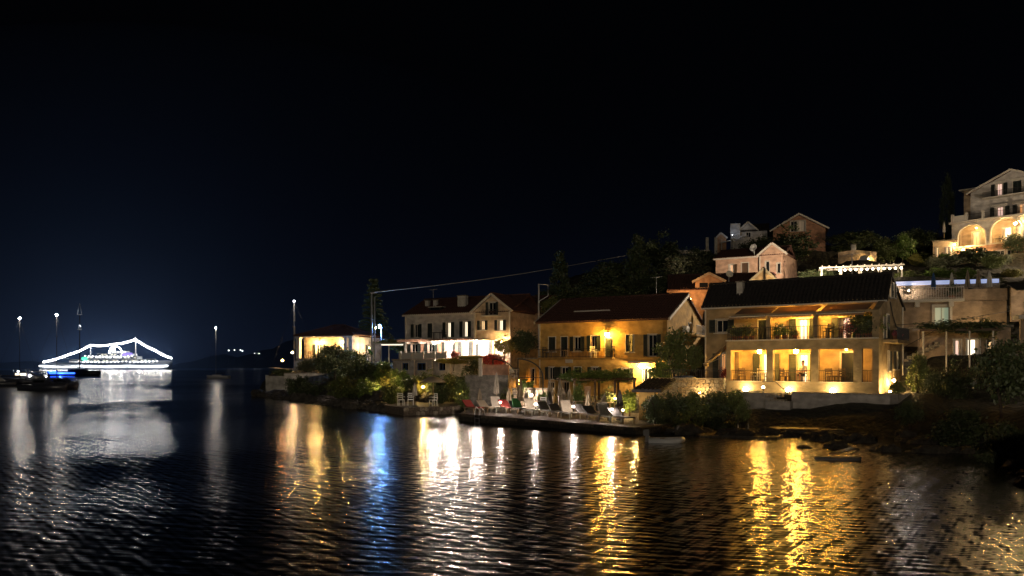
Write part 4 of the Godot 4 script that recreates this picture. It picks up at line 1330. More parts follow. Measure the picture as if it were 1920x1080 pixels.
	window(h, f, 2.6, 22.9, 3.5, 24.45, {"trim": 0.1, "called": "door"})
	window(h, f, 3.7, 22.9, 4.6, 24.45, {"trim": 0.1, "called": "door", "lit": "curtain"})
	wall(h, "brick_red", right_side(b, 7.3), 0.02, 7.0, b - 1, 23.3, 0.3)
	wall(h, "brick_red", left_side(b, 0.2), -7.0, -0.02, b - 1, 23.3, 0.3)
	gable_front_roof(h, "tile", 0.0, -7.2, b, Vector2(-0.25, 23.15), Vector2(7.75, 23.15), Vector2(3.75, 25.45), 0.3)
	verge(h, Vector3(-0.28, 23.1 - b, 0.34), Vector3(3.75, 25.42 - b, 0.34))
	verge(h, Vector3(3.75, 25.42 - b, 0.34), Vector3(7.78, 23.1 - b, 0.34))
	# grey cluster left of it
	b = 20.0
	h = house("hilltop_house", "small grey hilltop house with a block chimney and lean-to pergola", 32.73, 118.0, 20.0, b)
	f = front(b)
	wall(h, "grey_plaster", f, 0.0, 5.2, b - 1, 23.6, 0.3, [[2.2, 22.6, 2.9, 23.4]])
	window(h, f, 2.2, 22.6, 2.9, 23.4, {"trim": 0.08})
	poly(h, "gable", "grey_plaster", f, [Vector2(1.2, 23.6), Vector2(2.5, 24.7), Vector2(3.8, 23.6)], 0.3)
	gable_roof(h, "dark_tile", 0.0, 5.2, b, Vector2(0.3, 23.5), Vector2(-5.2, 23.5), Vector2(-2.5, 24.8), 0.2)
	gable_front_roof(h, "dark_tile", 0.0, -2.6, b, Vector2(1.0, 23.5), Vector2(4.0, 23.5), Vector2(2.5, 24.9), 0.2)
	verge(h, Vector3(0.97, 23.47 - b, 0.24), Vector3(2.5, 24.86 - b, 0.24))
	verge(h, Vector3(2.5, 24.86 - b, 0.24), Vector3(4.03, 23.47 - b, 0.24))
	bx(h, "block_chimney", "grey_plaster", Vector3(0.7, 23.8 - b, 0.25), Vector3(1.4, 1.8, 0.5))
	wall(h, "grey_plaster", left_side(b, 0.0), -5.0, -0.02, b - 1, 23.6, 0.3)
	wall(h, "orange", front(b, 0.6), -2.0, -0.6, b - 1, 22.6, 0.3, [], "porch_wall")
	poly(h, "gable", "orange", front(b, 0.6), [Vector2(-2.1, 22.6), Vector2(-1.35, 23.3), Vector2(-0.5, 22.6)], 0.3)
	verge(h, Vector3(-2.2, 22.55 - b, 0.7), Vector3(-1.35, 23.38 - b, 0.7))
	verge(h, Vector3(-1.35, 23.38 - b, 0.7), Vector3(-0.4, 22.55 - b, 0.7))
	bx(h, "pergola_roof", "fabric_white", Vector3(0.6, 22.15 - b, 1.6), Vector3(3.9, 0.1, 2.0), Transform3D.IDENTITY, Vector3(0.2, 0, 0.2))
	for u in [-1.1, 0.6, 2.3]:
		bx(h, "pergola_post", "trim", Vector3(u, 21.2 - b, 2.3), Vector3(0.12, 2.0, 0.12))
	lamp("wall_lamp", "faint cool lamp above the pergola of the grey hilltop house", loc(h, 0.4, 22.75, 2.0), h.rotation.y, "bulb_anchor", Color(0.7, 0.8, 1.0), 0.8, 0.06, "ground")
	# low cream building
	b = 15.0
	h = house("cream_outbuilding", "low cream outbuilding with stubby chimney above the lantern pergola", 38.09, 92.0, 10.0, b)
	wall(h, "peach", front(b), 0.0, 4.2, b - 1, 16.6, 0.3)
	poly(h, "gable", "peach", front(b), [Vector2(0, 16.6), Vector2(0, 16.75), Vector2(1.8, 17.0), Vector2(4.2, 16.7), Vector2(4.2, 16.6)], 0.3)
	wall(h, "peach", right_side(b, 4.2), 0.02, 3.5, b - 1, 16.6, 0.3)
	bx(h, "flat_roof", "stone", Vector3(2.1, 16.62 - b, -1.9), Vector3(4.3, 0.1, 3.4))
	chimney(h, Vector3(1.75, 16.9 - b, -0.4), Vector3(0.5, 0.7, 0.4))
	lamp("wall_lamp", "lamp on the low cream outbuilding wall", loc(h, 3.2, 15.9, 0.3), h.rotation.y, "bulb_warm", Color(1.0, 0.72, 0.36), 1.0, 0.05)
	lamp("wall_lamp", "lamp on a post left of the low cream outbuilding", loc(h, -1.0, 15.1, 0.6), h.rotation.y, "bulb_warm", Color(1.0, 0.72, 0.36), 0.5, 0.04, "ground")
	dish("satellite dish in front of the low cream outbuilding", loc(h, 2.4, 14.6, 1.5), h.rotation.y - 0.3, 0.5)
	# pergola with a row of globe lamps
	b = 11.5
	var pg = thing("lantern_pergola", "white flat-roofed pergola above the dark roof of the cream house", "pergola", Vector3(31.39, b, -80.0), -deg_to_rad(20.0))
	bx(pg, "beam", "trim", Vector3(3.7, 1.95, 0), Vector3(7.8, 0.14, 0.14))
	bx(pg, "beam", "trim", Vector3(3.7, 2.05, -3.0), Vector3(7.8, 0.14, 0.14))
	for i in 12:
		bx(pg, "slat", "trim", Vector3(0.1 + i * 0.655, 2.07, -1.5), Vector3(0.09, 0.1, 3.5))
	for i in 5:
		for z in [0.0, -3.0]:
			bx(pg, "post", "trim", Vector3(0.05 + i * 1.83, 0.7, z), Vector3(0.12, 2.5, 0.12))
	var n := 0
	for i in 12:
		var g2 = lamp("globe_lamp", "%s globe lamp from the left under the white pergola" % nth(i), pg.transform * Vector3(1.7 + i * 0.51, 1.62, 0.1), pg.rotation.y, "bulb_globe", Color(1.0, 0.78, 0.46), 0.22, 0.11, "ceiling", "globe lamps of the pergola")
	# garden wall with gate pillars at the crest
	var cw = thing("crest_wall", "low pale garden wall along the crest behind the orange house", "wall", Vector3(26.5, 19.5, -112.0), -0.1)
	bx(cw, "wall_section", "white_plaster", Vector3(-3.0, 0.2, 0), Vector3(9.0, 0.5, 0.3))
	for x in [1.2, 2.4]:
		bx(cw, "gate_pillar", "white_plaster", Vector3(x, 1.0, 0), Vector3(0.4, 2.4, 0.4))

func arch_wall(h, m, face, u0, u1, y0, y1, arches, t):
	# wall polygon whose arched openings reach down to y0
	var pts := [Vector2(u0, y0)]
	for a in arches:
		var r: float = (a[1] - a[0]) / 2
		var cx: float = (a[0] + a[1]) / 2
		var sp: float = a[2] - r * a[3]
		pts.append(Vector2(a[0], y0))
		for i in 13:
			var q := PI - PI * i / 12.0
			pts.append(Vector2(cx + cos(q) * r, sp + sin(q) * r * a[3]))
		pts.append(Vector2(a[1], y0))
	pts += [Vector2(u1, y0), Vector2(u1, y1), Vector2(u0, y1)]
	return poly(h, "arcade_wall", m, face, pts, t)

func arch_trim(h, face, a, y0, m := "trim"):
	var r: float = (a[1] - a[0]) / 2
	var cx: float = (a[0] + a[1]) / 2
	var sp: float = a[2] - r * a[3]
	var outer := [Vector2(a[0] - 0.16, y0)]
	for i in 13:
		var q := PI - PI * i / 12.0
		outer.append(Vector2(cx + cos(q) * (r + 0.16), sp + sin(q) * (r * a[3] + 0.16)))
	outer.append(Vector2(a[1] + 0.16, y0))
	outer.append(Vector2(a[1], y0))
	for i in 13:
		var q := PI * i / 12.0
		outer.append(Vector2(cx + cos(q) * r, sp + sin(q) * r * a[3]))
	outer.append(Vector2(a[0], y0))
	return poly(h, "arch_surround", m, face, outer, 0.06)

func mansion():
	var b := 16.5
	var h = house("arched_mansion", "large grey gabled mansion with two lit arches high on the hill", 61.3, 108.0, 50.0, b)
	var U := 12.5
	var f := front(b, 2.6)       # arcade front
	var g := front(b)            # main wall
	var arches := [[0.78, 4.1, 22.2, 0.85], [4.75, 8.3, 22.5, 0.85], [8.95, 12.0, 22.4, 0.85]]
	arch_wall(h, "grey_plaster", f, 0.0, U, 19.4, 22.55, arches, 0.4)
	for a in arches:
		arch_trim(h, front(b, 2.67), a, 19.4)
	wall(h, "terracotta_plaster", f, 0.0, U, b - 2.0, 19.35, 0.4, [[5.4, 17.0, 6.3, 18.4], [6.6, 17.0, 7.5, 18.4]], "plinth_wall")
	window(h, f, 5.4, 17.0, 6.3, 18.4, {"sh": 0.4, "sides": [-1]})
	window(h, f, 6.6, 17.0, 7.5, 18.4, {"sh": 0.4, "sides": [1]})
	bx(h, "string_course", "trim", Vector3(U / 2, 19.38 - b, 2.62), Vector3(U + 0.2, 0.16, 0.3))
	bx(h, "arcade_floor", "stone_pale", Vector3(U / 2, 19.3 - b, 1.1), Vector3(U - 0.02, 0.2, 2.2))
	bx(h, "terrace_floor", "peach", Vector3(U / 2, 22.66 - b, 1.4), Vector3(U + 0.3, 0.2, 2.9))
	bx(h, "cornice", "trim", Vector3(U / 2, 22.68 - b, 2.88), Vector3(U + 0.4, 0.26, 0.16))
	wall(h, "peach", left_side(b, 0.0), 0.02, 2.2, 19.4, 22.55, 0.3, [[0.5, 19.5, 1.7, 21.7]], "end_wall")
	var op := [[1.6, 19.5, 2.6, 21.6], [5.3, 19.5, 6.4, 21.7], [6.9, 19.5, 7.9, 21.7], [4.35, 22.8, 5.6, 24.5], [7.0, 22.8, 8.1, 24.5], [4.4, 26.0, 5.4, 27.6], [6.5, 25.95, 7.5, 27.6]]
	wall(h, "peach", g, 0.0, U, 19.3, 22.56, 0.35, op)
	wall(h, "grey_plaster", g, 1.4, U, 22.76, 27.0, 0.35, op)
	poly(h, "gable", "grey_plaster", g, [Vector2(1.4, 27.0), Vector2(4.4, 27.0), Vector2(4.4, 28.15), Vector2(1.4, 26.7 + 0.3)], 0.35)
	poly(h, "gable", "grey_plaster", g, [Vector2(4.4, 27.6), Vector2(4.4, 28.15), Vector2(6.3, 29.05), Vector2(8.2, 28.3), Vector2(11.3, 27.0), Vector2(7.5, 27.0), Vector2(7.5, 27.6)], 0.35)
	poly(h, "gable", "grey_plaster", g, [Vector2(5.4, 27.0), Vector2(6.5, 27.0), Vector2(6.5, 27.6), Vector2(5.4, 27.6)], 0.35)
	window(h, g, 1.6, 19.5, 2.6, 21.6, {"called": "door", "lit": "lit_orange"})
	window(h, g, 5.3, 19.5, 6.4, 21.7, {"called": "door", "lit": "lit_white"})
	window(h, g, 6.9, 19.5, 7.9, 21.7, {"called": "door", "lit": "lit_warm"})
	window(h, g, 4.35, 22.8, 5.6, 24.5, {"called": "door", "lit": "lit_pink", "sh": 0.5})
	window(h, g, 7.0, 22.8, 8.1, 24.5, {"called": "door", "lit": "lit_orange", "sh": 0.5})
	window(h, g, 4.4, 26.0, 5.4, 27.6, {"lit": "lit_pink", "sh": 0.45})
	window(h, g, 6.5, 25.95, 7.5, 27.6, {"sh": 0.45})
	bx(h, "upper_balcony", "trim", Vector3(6.2, 25.75 - b, 0.6), Vector3(6.0, 0.16, 1.2))
	railing(h, front(b, 1.15), 3.3, 9.1, 25.83, 0.7)
	railing(h, front(b, 2.7), 0.1, U, 22.8, 0.8)
	for u in [0.15, 1.9, 3.9, 8.6]:
		bx(h, "parapet_pillar", "trim", Vector3(u, 23.3 - b, 2.7), Vector3(0.3, 1.1, 0.3))
	bx(h, "parapet_panel", "fabric_white", Vector3(1.0, 23.2 - b, 2.72), Vector3(1.4, 0.8, 0.1))
	for u in [4.95, 7.5]:
		bx(h, "hood", "trim", Vector3(u, 24.75 - b, 0.2), Vector3(2.0, 0.22, 0.45))
	for q in [[4.9, 27.85], [7.0, 27.85]]:
		bx(h, "lintel", "trim", Vector3(q[0], q[1] - b, 0.08), Vector3(1.5, 0.16, 0.16))
	wall(h, "peach", left_side(b, 1.4), -6.0, -0.02, 22.7, 27.5, 0.3)
	wall(h, "peach", front(b, -1.0), 0.2, 1.38, 22.7, 27.6, 0.3, [], "rear_wing_wall")
	bx(h, "rear_wing_eave", "trim", Vector3(0.9, 27.65 - b, -1.5), Vector3(2.4, 0.16, 1.8))
	gable_front_roof(h, "tile", 0.0, -7.0, b, Vector2(1.0, 26.85), Vector2(11.7, 26.85), Vector2(6.3, 29.2), 0.3)
	verge(h, Vector3(0.95, 26.82 - b, 0.34), Vector3(6.3, 29.16 - b, 0.34))
	verge(h, Vector3(6.3, 29.16 - b, 0.34), Vector3(11.75, 26.82 - b, 0.34))
	var t: float = h.rotation.y
	lamp("wall_lamp", "dazzling lamp under the larger arch of the hillside mansion", loc(h, 7.7, 21.6, 2.95), t, "bulb_warm", Color(1.0, 0.70, 0.40), 3.0, 0.14)
	lamp("ceiling_lamp", "soft lamp inside the first arch of the hillside mansion", loc(h, 2.6, 21.9, 1.3), t, "bulb_warm", Color(1.0, 0.62, 0.28), 1.0, 0.06, "ceiling")
	lamp("wall_lamp", "dazzling garden lamp below the first arch of the hillside mansion", loc(h, 1.7, 18.9, 3.4), t, "bulb_warm", Color(1.0, 0.70, 0.36), 3.0, 0.15)
	table("table with a white cloth inside the larger mansion arch", loc(h, 5.7, 19.4, 1.5), t, Vector3(1.6, 0.75, 0.9), "fabric_white")
	chair("dark chair inside the larger mansion arch", loc(h, 5.8, 19.4, 2.0), t + PI, "fabric_dark")
	# little annexe left of it
	var an = house("lean_to_annexe", "small cream annexe with lit openings beside the mansion", 56.6, 106.0, 30.0, 17.2)
	var ao := [[0.35, 18.0, 0.7, 19.4], [1.5, 18.0, 1.85, 19.4], [2.0, 18.0, 2.35, 19.4]]
	wall(an, "peach", front(17.2), 0.0, 2.7, 16.2, 20.2, 0.3, ao)
	for q in ao:
		window(an, front(17.2), q[0], q[1], q[2], q[3], {"lit": "lit_warm", "trim": 0.05, "single": true})
	bx(an, "flat_roof", "stone", Vector3(1.35, 20.26 - 17.2, -1.8), Vector3(2.9, 0.14, 4.0))
	wall(an, "peach", left_side(17.2, 0.0), -3.6, -0.02, 16.2, 20.2, 0.3)
	lamp("wall_lamp", "warm lamp on the cream annexe beside the mansion", loc(an, 2.5, 19.6, 0.3), an.rotation.y, "bulb_warm", Color(1.0, 0.72, 0.36), 2.0, 0.07)
	folded_parasol("folded cream parasol standing on the annexe roof", loc(an, 1.3, 20.3, -0.6), 2.6, "fabric_white", 0.0, "")
	lamp("garden_lamp", "warm garden lamp among shrubs left of the mansion", Vector3(51.8, 15.6, -98.0), 0.0, "bulb_warm", Color(1.0, 0.75, 0.35), 2.5, 0.07, "ground")
	lamp("garden_lamp", "warm low lamp lighting the bank left of the mansion garden", Vector3(51.3, 13.7, -94.5), 0.0, "bulb_warm", Color(1.0, 0.72, 0.30), 2.0, 0.06, "ground")
	lamp("garden_lamp", "small round lamp on the bank below the mansion", Vector3(54.0, 13.0, -88.0), 0.0, "bulb_globe", Color(1.0, 0.85, 0.6), 0.8, 0.12, "ground")

func terrace_house():
	var b := 4.6
	var h = house("terrace_house", "beige house with a roof terrace of folded parasols behind the cream house", 28.84, 58.0, 18.0, b)
	var f := front(b)
	wall(h, "beige", f, -1.0, 6.6, b - 1.5, 8.15, 0.35, [[2.0, 6.4, 3.0, 7.8]])
	var w = window(h, f, 2.0, 6.4, 3.0, 7.8, {"trim": 0.16, "lit": "lit_green"})
	tag_label(w, "wide window glowing pale green")
	bx(h, "terrace_edge", "trim", Vector3(1.4, 8.22 - b, 0.25), Vector3(4.8, 0.2, 0.9))
	bx(h, "terrace_floor", "stone_pale", Vector3(2.8, 8.14 - b, -2.2), Vector3(7.6, 0.14, 4.0))
	railing(h, front(b, 0.55), -0.9, 3.8, 8.32, 0.85, "trim", 0.16)
	bx(h, "parapet", "beige", Vector3(5.2, 8.6 - b, 0.0), Vector3(2.8, 0.8, 0.3))
	wall(h, "stone_warm", front(b, -4.2), -1.2, 7.2, 8.0, 10.1, 0.3, [], "back_wall")
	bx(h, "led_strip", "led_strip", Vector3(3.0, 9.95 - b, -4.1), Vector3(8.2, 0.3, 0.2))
	for u in [0.7, 2.9]:
		bx(h, "corbel", "trim", Vector3(u + 0.1, 7.95 - b, 0.25), Vector3(0.3, 0.35, 0.6))
	wall(h, "beige", left_side(b, -1.0), -4.5, -0.02, b - 1.5, 8.15, 0.3)
	wall(h, "beige", right_side(b, 6.6), 0.02, 4.5, b - 1.5, 8.15, 0.3)
	var t: float = h.rotation.y
	lamp("wall_lamp", "dazzling lamp on the roof terrace wall of the beige house", loc(h, 0.9, 9.35, -3.7), t, "bulb_white", Color(1.0, 0.85, 0.72), 0.4, 0.04)
	var n := 0
	for q in [[2.3, -2.0, "fabric_blue", "folded pale blue parasol near the terrace lamp"], [3.6, -2.4, "fabric_white", "folded white parasol by the terrace wall"], [4.4, -1.2, "fabric_beige", "folded beige parasol left of a pair on the roof terrace"], [5.1, -1.2, "fabric_beige", "folded beige parasol right of a pair on the roof terrace"], [5.9, -1.6, "fabric_white", "folded pale parasol at the end of the roof terrace"]]:
		folded_parasol(q[3], loc(h, q[0], 8.22, q[1]), 2.3, q[2], 0.0, "parasols on the roof terrace")
		n += 1
	chair("dark lounge chair on the roof terrace", loc(h, 4.7, 8.22, -0.8), t + 0.8, "fabric_dark")
	pot("dark potted shrub on the roof terrace", loc(h, 3.2, 8.22, -0.3), 0.35, "leaf_dark", "", 0.9)
	lamp("garden_lamp", "hidden lamp warming the wall right of the green window", loc(h, 4.8, 5.4, 1.2), t, "bulb_warm", Color(1.0, 0.7, 0.35), 2.5, 0.04, "ground")
	# stair with railing between the two houses
	var s = thing("garden_stair", "outdoor stair with iron rail beside the cream house gable", "stair", Vector3(25.6, 3.6, -52.0), -0.4)
	for i in 8:
		bx(s, "step", "stone", Vector3(i * 0.3, 0.09 + i * 0.17, 0), Vector3(0.32, 0.18 + i * 0.02, 1.1))
	prt(s, "handrail", tubemesh([Vector3(0, 1.0, 0.5), Vector3(2.2, 2.3, 0.5)], 0.025), "iron")
	# vine pergola with a lit doorway, lower right
	var v = house("vine_cottage", "dark cottage with a lit doorway behind a vine pergola", 26.6, 51.5, 12.0, 3.4)
	wall(v, "beige", front(3.4), 0.0, 5.4, 2.4, 6.0, 0.3, [[2.05, 3.5, 2.5, 5.2], [2.8, 3.5, 3.6, 5.25], [4.0, 4.2, 4.5, 5.1]])
	window(v, front(3.4), 2.05, 3.5, 2.5, 5.2, {"called": "door", "lit": "lit_pink", "trim": 0.05, "single": true})
	window(v, front(3.4), 2.8, 3.5, 3.6, 5.25, {"called": "door", "lit": "lit_white", "trim": 0.05, "single": true})
	window(v, front(3.4), 4.0, 4.2, 4.5, 5.1, {"lit": "lit_warm", "trim": 0.05, "single": true})
	bx(v, "flat_roof", "stone", Vector3(2.7, 6.05 - 3.4, -1.5), Vector3(5.6, 0.14, 3.4))
	var pr = thing("vine_pergola", "pergola roofed with dark vine in front of the lit doorway", "pergola", Vector3(25.3, 3.2, -48.5), -0.2)
	for i in 4:
		bx(pr, "post", "trim", Vector3(i * 1.3, 1.2, 0), Vector3(0.08, 2.6, 0.08))
	bx(pr, "beam", "wood", Vector3(2.0, 2.5, 0), Vector3(4.4, 0.14, 0.14))
	for i in 6:
		bx(pr, "rafter", "wood", Vector3(i * 0.8, 2.6, -0.9), Vector3(0.08, 0.1, 2.4))
	prt(pr, "vine", crowns[0], "leaf_dark", Transform3D(Basis.from_scale(Vector3(2.8, 0.55, 1.3)), Vector3(2.2, 2.75, -0.4)))
	# building at the right edge
	var e = house("edge_building", "building with a concrete canopy and lit railing at the right picture edge", 34.2, 53.0, 18.0, 4.8)
	bx(e, "canopy", "trim", Vector3(1.6, 6.75 - 4.8, 0.4), Vector3(4.0, 0.26, 1.4))
	wall(e, "beige", front(4.8), 0.0, 4.0, 3.8, 6.6, 0.3)
	wall(e, "beige", front(4.8, -2.2), 0.0, 4.0, 6.6, 9.0, 0.3, [[1.0, 7.2, 2.2, 8.2]])
	window(e, front(4.8, -2.2), 1.0, 7.2, 2.2, 8.2, {"lit": "lit_warm"})
	railing(e, front(4.8, -0.2), 0.2, 3.6, 6.9, 0.9)
	bx(e, "air_conditioner", "plastic_white", Vector3(1.9, 5.9 - 4.8, 0.2), Vector3(0.85, 0.6, 0.3))
	bx(e, "awning", "fabric_dark", Vector3(1.6, 8.9 - 4.8, -1.2), Vector3(3.6, 0.06, 2.4), Transform3D.IDENTITY, Vector3(0.25, 0, 0))

# ------------------------------------------------------------------ shore
func slab(called, label, category, pts, top, bottom, m, at_kind := ""):
	# a paved platform: pts are x, depth corners
	var p := []
	for q in pts:
		p.append(Vector2(q[0], q[1]))
	var o = thing(called, label, category)
	var mesh = prt(o, "paving", extr(p, top - bottom), m)
	mesh.transform = Transform3D(Basis(Vector3(1, 0, 0), Vector3(0, 0, -1), Vector3(0, 1, 0)), Vector3(0, top, 0))
	if at_kind != "":
		o.set_meta("kind", at_kind)
	return o

func rock_mesh(seed_) -> ArrayMesh:
	var n := FastNoiseLite.new()
	n.seed = seed_
	n.frequency = 0.9
	n.fractal_octaves = 3
	var st := begin()
	var rows := 7
	var cols := 11
	var P := func(i, j):
		var th = PI * i / rows
		var ph: float = TAU * (j % cols) / cols
		var d := Vector3(sin(th) * cos(ph), cos(th), sin(th) * sin(ph))
		var k: float = 1.0 + 0.55 * n.get_noise_3dv(d * 1.3)
		return d * k * Vector3(1, 0.75, 1)
	for i in rows:
		for j in cols:
			qd(st, P.call(i, j), P.call(i, j + 1), P.call(i + 1, j + 1), P.call(i + 1, j))
	return done(st)

func rocks(label, group, a: Vector2, b: Vector2, count, size, spread, y, meshes):
	var made := []
	for i in count:
		var q := a.lerp(b, (i + rng.randf()) / count)
		made.append(Vector3(q.x + rng.randf_range(-1, 1) * spread, y + rng.randf_range(-0.1, 0.15), -q.y + rng.randf_range(-1, 1) * spread))
	made.sort_custom(func(p, r): return p.x / -p.z < r.x / -r.z)
	for i in count:
		var s: float = size * rng.randf_range(0.5, 1.3)
		var o = prt(self, numbered("boulder"), meshes[rng.randi() % meshes.size()], "rock")
		o.transform = Transform3D(Basis.from_euler(Vector3(rng.randf() * 0.6, rng.randf() * TAU, rng.randf() * 0.6)).scaled(Vector3(s * rng.randf_range(0.8, 1.5), s * rng.randf_range(0.5, 0.9), s)), made[i])
		o.set_meta("label", "%s from the left, %s" % [nth(i), label])
		o.set_meta("category", "rock")
		o.set_meta("group", group)

func shore_works():
	# stone deck along the water
	var dk = slab("stone_deck", "long stone bathing deck along the water with loungers", "deck", [[-3.4, 50.4], [6.1, 38.9], [7.6, 40.2], [12.0, 47.0], [12.5, 58.0], [2.0, 64.0], [-3.0, 60.0]], 0.42, -1.5, "shaded_stone", "")
	var top = slab("deck_paving", "brown stone paving on top of the bathing deck", "paving", [[-3.2, 50.3], [6.05, 39.1], [7.5, 40.3], [11.9, 47.0], [12.4, 57.9], [2.0, 63.9], [-2.9, 59.9]], 0.45, 0.425, "deck_stone", "")
	var A := Vector3(-3.45, 0.44, -50.4)
	var B := Vector3(6.1, 0.44, -38.8)
	var n := 22
	for i in n:
		var p := A.lerp(B, (i + 0.5) / n)
		var o = prt(dk, "edge_stone", boxmesh(Vector3(A.distance_to(B) / n - 0.025, 0.16, 0.5)), "deck_stone" if i % 3 else "shaded_stone")
		o.transform = Transform3D(Basis(Vector3.UP, atan2(-(B.z - A.z), B.x - A.x)), p + Vector3(0.02, -0.03 + rng.randf_range(-0.012, 0.012), 0.15))
	var lad = thing("swim_ladder", "steel swim ladder on the deck edge near the left end", "ladder", A.lerp(B, 0.16) + Vector3(-0.15, -0.9, 0.15), atan2(-(B.z - A.z), B.x - A.x))
	for s in [-0.22, 0.22]:
		prt(lad, "rail", tubemesh([Vector3(s, 0, 0.1), Vector3(s, 1.1, 0.1), Vector3(s, 1.45, 0.0), Vector3(s, 1.2, -0.3), Vector3(s, 0.9, -0.35)], 0.022), "steel")
	for i in 3:
		bx(lad, "rung", "steel", Vector3(0, 0.15 + i * 0.3, 0.1), Vector3(0.44, 0.03, 0.05))
	# small jetty on the left
	var j = slab("stone_jetty", "small stone jetty with white chairs left of the deck", "jetty", [[-9.8, 60.5], [-7.8, 56.6], [-4.2, 58.2], [-3.6, 63.5], [-8.5, 67.0]], 0.5, -1.5, "deck_stone", "")
	var face := Node3D.new()
	face.name = "face_stones"
	j.add_child(face)
	face.transform = Transform3D(Basis(Vector3.UP, atan2(-1.6, -3.6) + PI), Vector3(-7.8, -0.35, -56.56))
	face.rotation.y = atan2(1.6, 3.6)
	stones(face, 3.9, 0.84, 0.02, "deck_stone", 77)
	# headland wall
	var hw = thing("sea_wall", "white concrete sea wall round the tip of the headland", "wall", Vector3(-28.9, -0.3, -92.5), 0.0)
	wall(hw, "white_plaster", T(0, 0, 0, -0.25), 0.0, 2.4, 0.0, 2.6, 0.5, [], "wall_section")
	wall(hw, "white_plaster", T(2.3, 0, 0.55, 0.28), 0.0, 5.4, 0.3, 2.9, 0.5, [], "wall_section")
	bx(hw, "coping", "stone_pale", Vector3(4.9, 2.95, -0.35), Vector3(5.5, 0.1, 0.62), Transform3D.IDENTITY, Vector3(0, 0.28, 0))
	# grey garden wall between the garden and the deck
	var gw = thing("garden_wall", "tall grey garden wall at the left end of the deck", "wall", Vector3(-3.6, 0.3, -60.5), -0.25)
	wall(gw, "concrete", T(0, 0, 0), 0.0, 3.4, 0.0, 2.5, 0.4, [], "wall_section")
	wall(gw, "terracotta_plaster", T(0, 0, -0.05), 1.2, 3.4, 2.5, 3.3, 0.3, [], "brick_parapet")
	bx(gw, "pillar", "trim", Vector3(1.25, 3.1, 0.0), Vector3(0.25, 1.4, 0.3))
	wall(gw, "concrete", left_side(0, 0.0), -5.0, -0.02, 0.0, 2.2, 0.35, [], "wall_section")
	var tw = thing("brick_terrace_wall", "low brick-coloured terrace wall under the round bush by the deck lamp", "wall", Vector3(0.0, 0.3, -59.0), -0.3)
	wall(tw, "stone_warm", T(0, 0, 0), 0.0, 3.2, 0.0, 1.5, 0.4, [], "wall_section")
	bx(tw, "coping", "stone_pale", Vector3(1.6, 1.53, -0.2), Vector3(3.3, 0.07, 0.5))
	stones(tw, 3.2, 1.45, 0.04, "stone_warm", 12)
	# hut at the right end of the deck
	var hut = thing("deck_hut", "small lit stone hut with dark roof at the right end of the deck", "hut", Vector3(7.15, 0.42, -44.4), -0.5)
	wall(hut, "ochre", T(0, 0, 0), 0.0, 0.9, 0.0, 1.75, 0.3)
	wall(hut, "ochre", left_side(0, 0.0), -2.2, -0.02, 0.0, 1.75, 0.3)
	prt(hut, "roof_slope", tilemesh(Vector3(-0.3, 1.7, 0.3), Vector3(1.4, 1.7, 0.3), Vector3(-0.3, 2.3, -2.4), Vector3(1.4, 2.3, -2.4)), "dark_tile")
	# platforms and flat rocks below the cream house
	slab("shore_platform", "flat low concrete platform with a ladder at the dark shore", "platform", [[9.0, 37.6], [12.3, 36.6], [13.6, 39.0], [11.0, 41.0], [8.8, 40.5]], 0.18, -1.0, "shaded_stone", "")
	slab("shore_platform", "small flat ledge in front of the retaining wall", "platform", [[13.4, 40.2], [16.6, 39.4], [17.0, 40.8], [13.6, 41.6]], 0.3, -1.0, "shaded_stone", "")
	slab("stone_quay", "rough stone quay corner at the lower right", "quay", [[8.9, 13.0], [8.6, 11.5], [8.9, 8.0], [20.0, 7.0], [20.0, 17.0], [12.5, 16.8]], 0.35, -1.5, "stone", "")
	var l2 = thing("swim_ladder", "pale swim ladder on the flat platform below the dark bushes", "ladder", Vector3(11.2, 0.0, -38.2), -0.3)
	for s in [-0.24, 0.24]:
		prt(l2, "rail", tubemesh([Vector3(s, -0.6, 0.2), Vector3(s, 0.6, 0.2), Vector3(s, 0.85, 0.0), Vector3(s, 0.5, -0.3), Vector3(s, 0.16, -0.35)], 0.025), "steel")
	for i in 2:
		bx(l2, "rung", "steel", Vector3(0, -0.3 + i * 0.3, 0.2), Vector3(0.48, 0.03, 0.05))
	var ms := []
	for i in 6:
		ms.append(rock_mesh(40 + i))
	rocks("rough boulder at the waterline under the headland bushes", "boulders along the headland", Vector2(-29, 91), Vector2(-10, 63), 34, 0.8, 1.0, 0.1, ms)
	rocks("boulder by the small stone jetty", "boulders by the jetty", Vector2(-10.5, 63), Vector2(-9.0, 60), 6, 0.6, 0.6, 0.1, ms)
	rocks("pale boulder stacked above the jetty", "boulders above the jetty", Vector2(-12, 70), Vector2(-6, 66), 10, 0.8, 0.7, 0.7, ms)
	rocks("dark boulder on the shore below the retaining wall", "boulders below the retaining wall", Vector2(8.0, 40), Vector2(20, 35.5), 22, 0.6, 1.0, 0.05, ms)
	rocks("boulder in the shallows by the moored boat with the rail frame", "boulders by the moored boat", Vector2(12.5, 33.5), Vector2(18, 31), 10, 0.5, 0.8, 0.0, ms)
	rocks("wet boulder on the near right shore", "boulders on the near shore", Vector2(17.8, 27), Vector2(14.8, 21.0), 10, 0.5, 0.9, 0.0, ms)

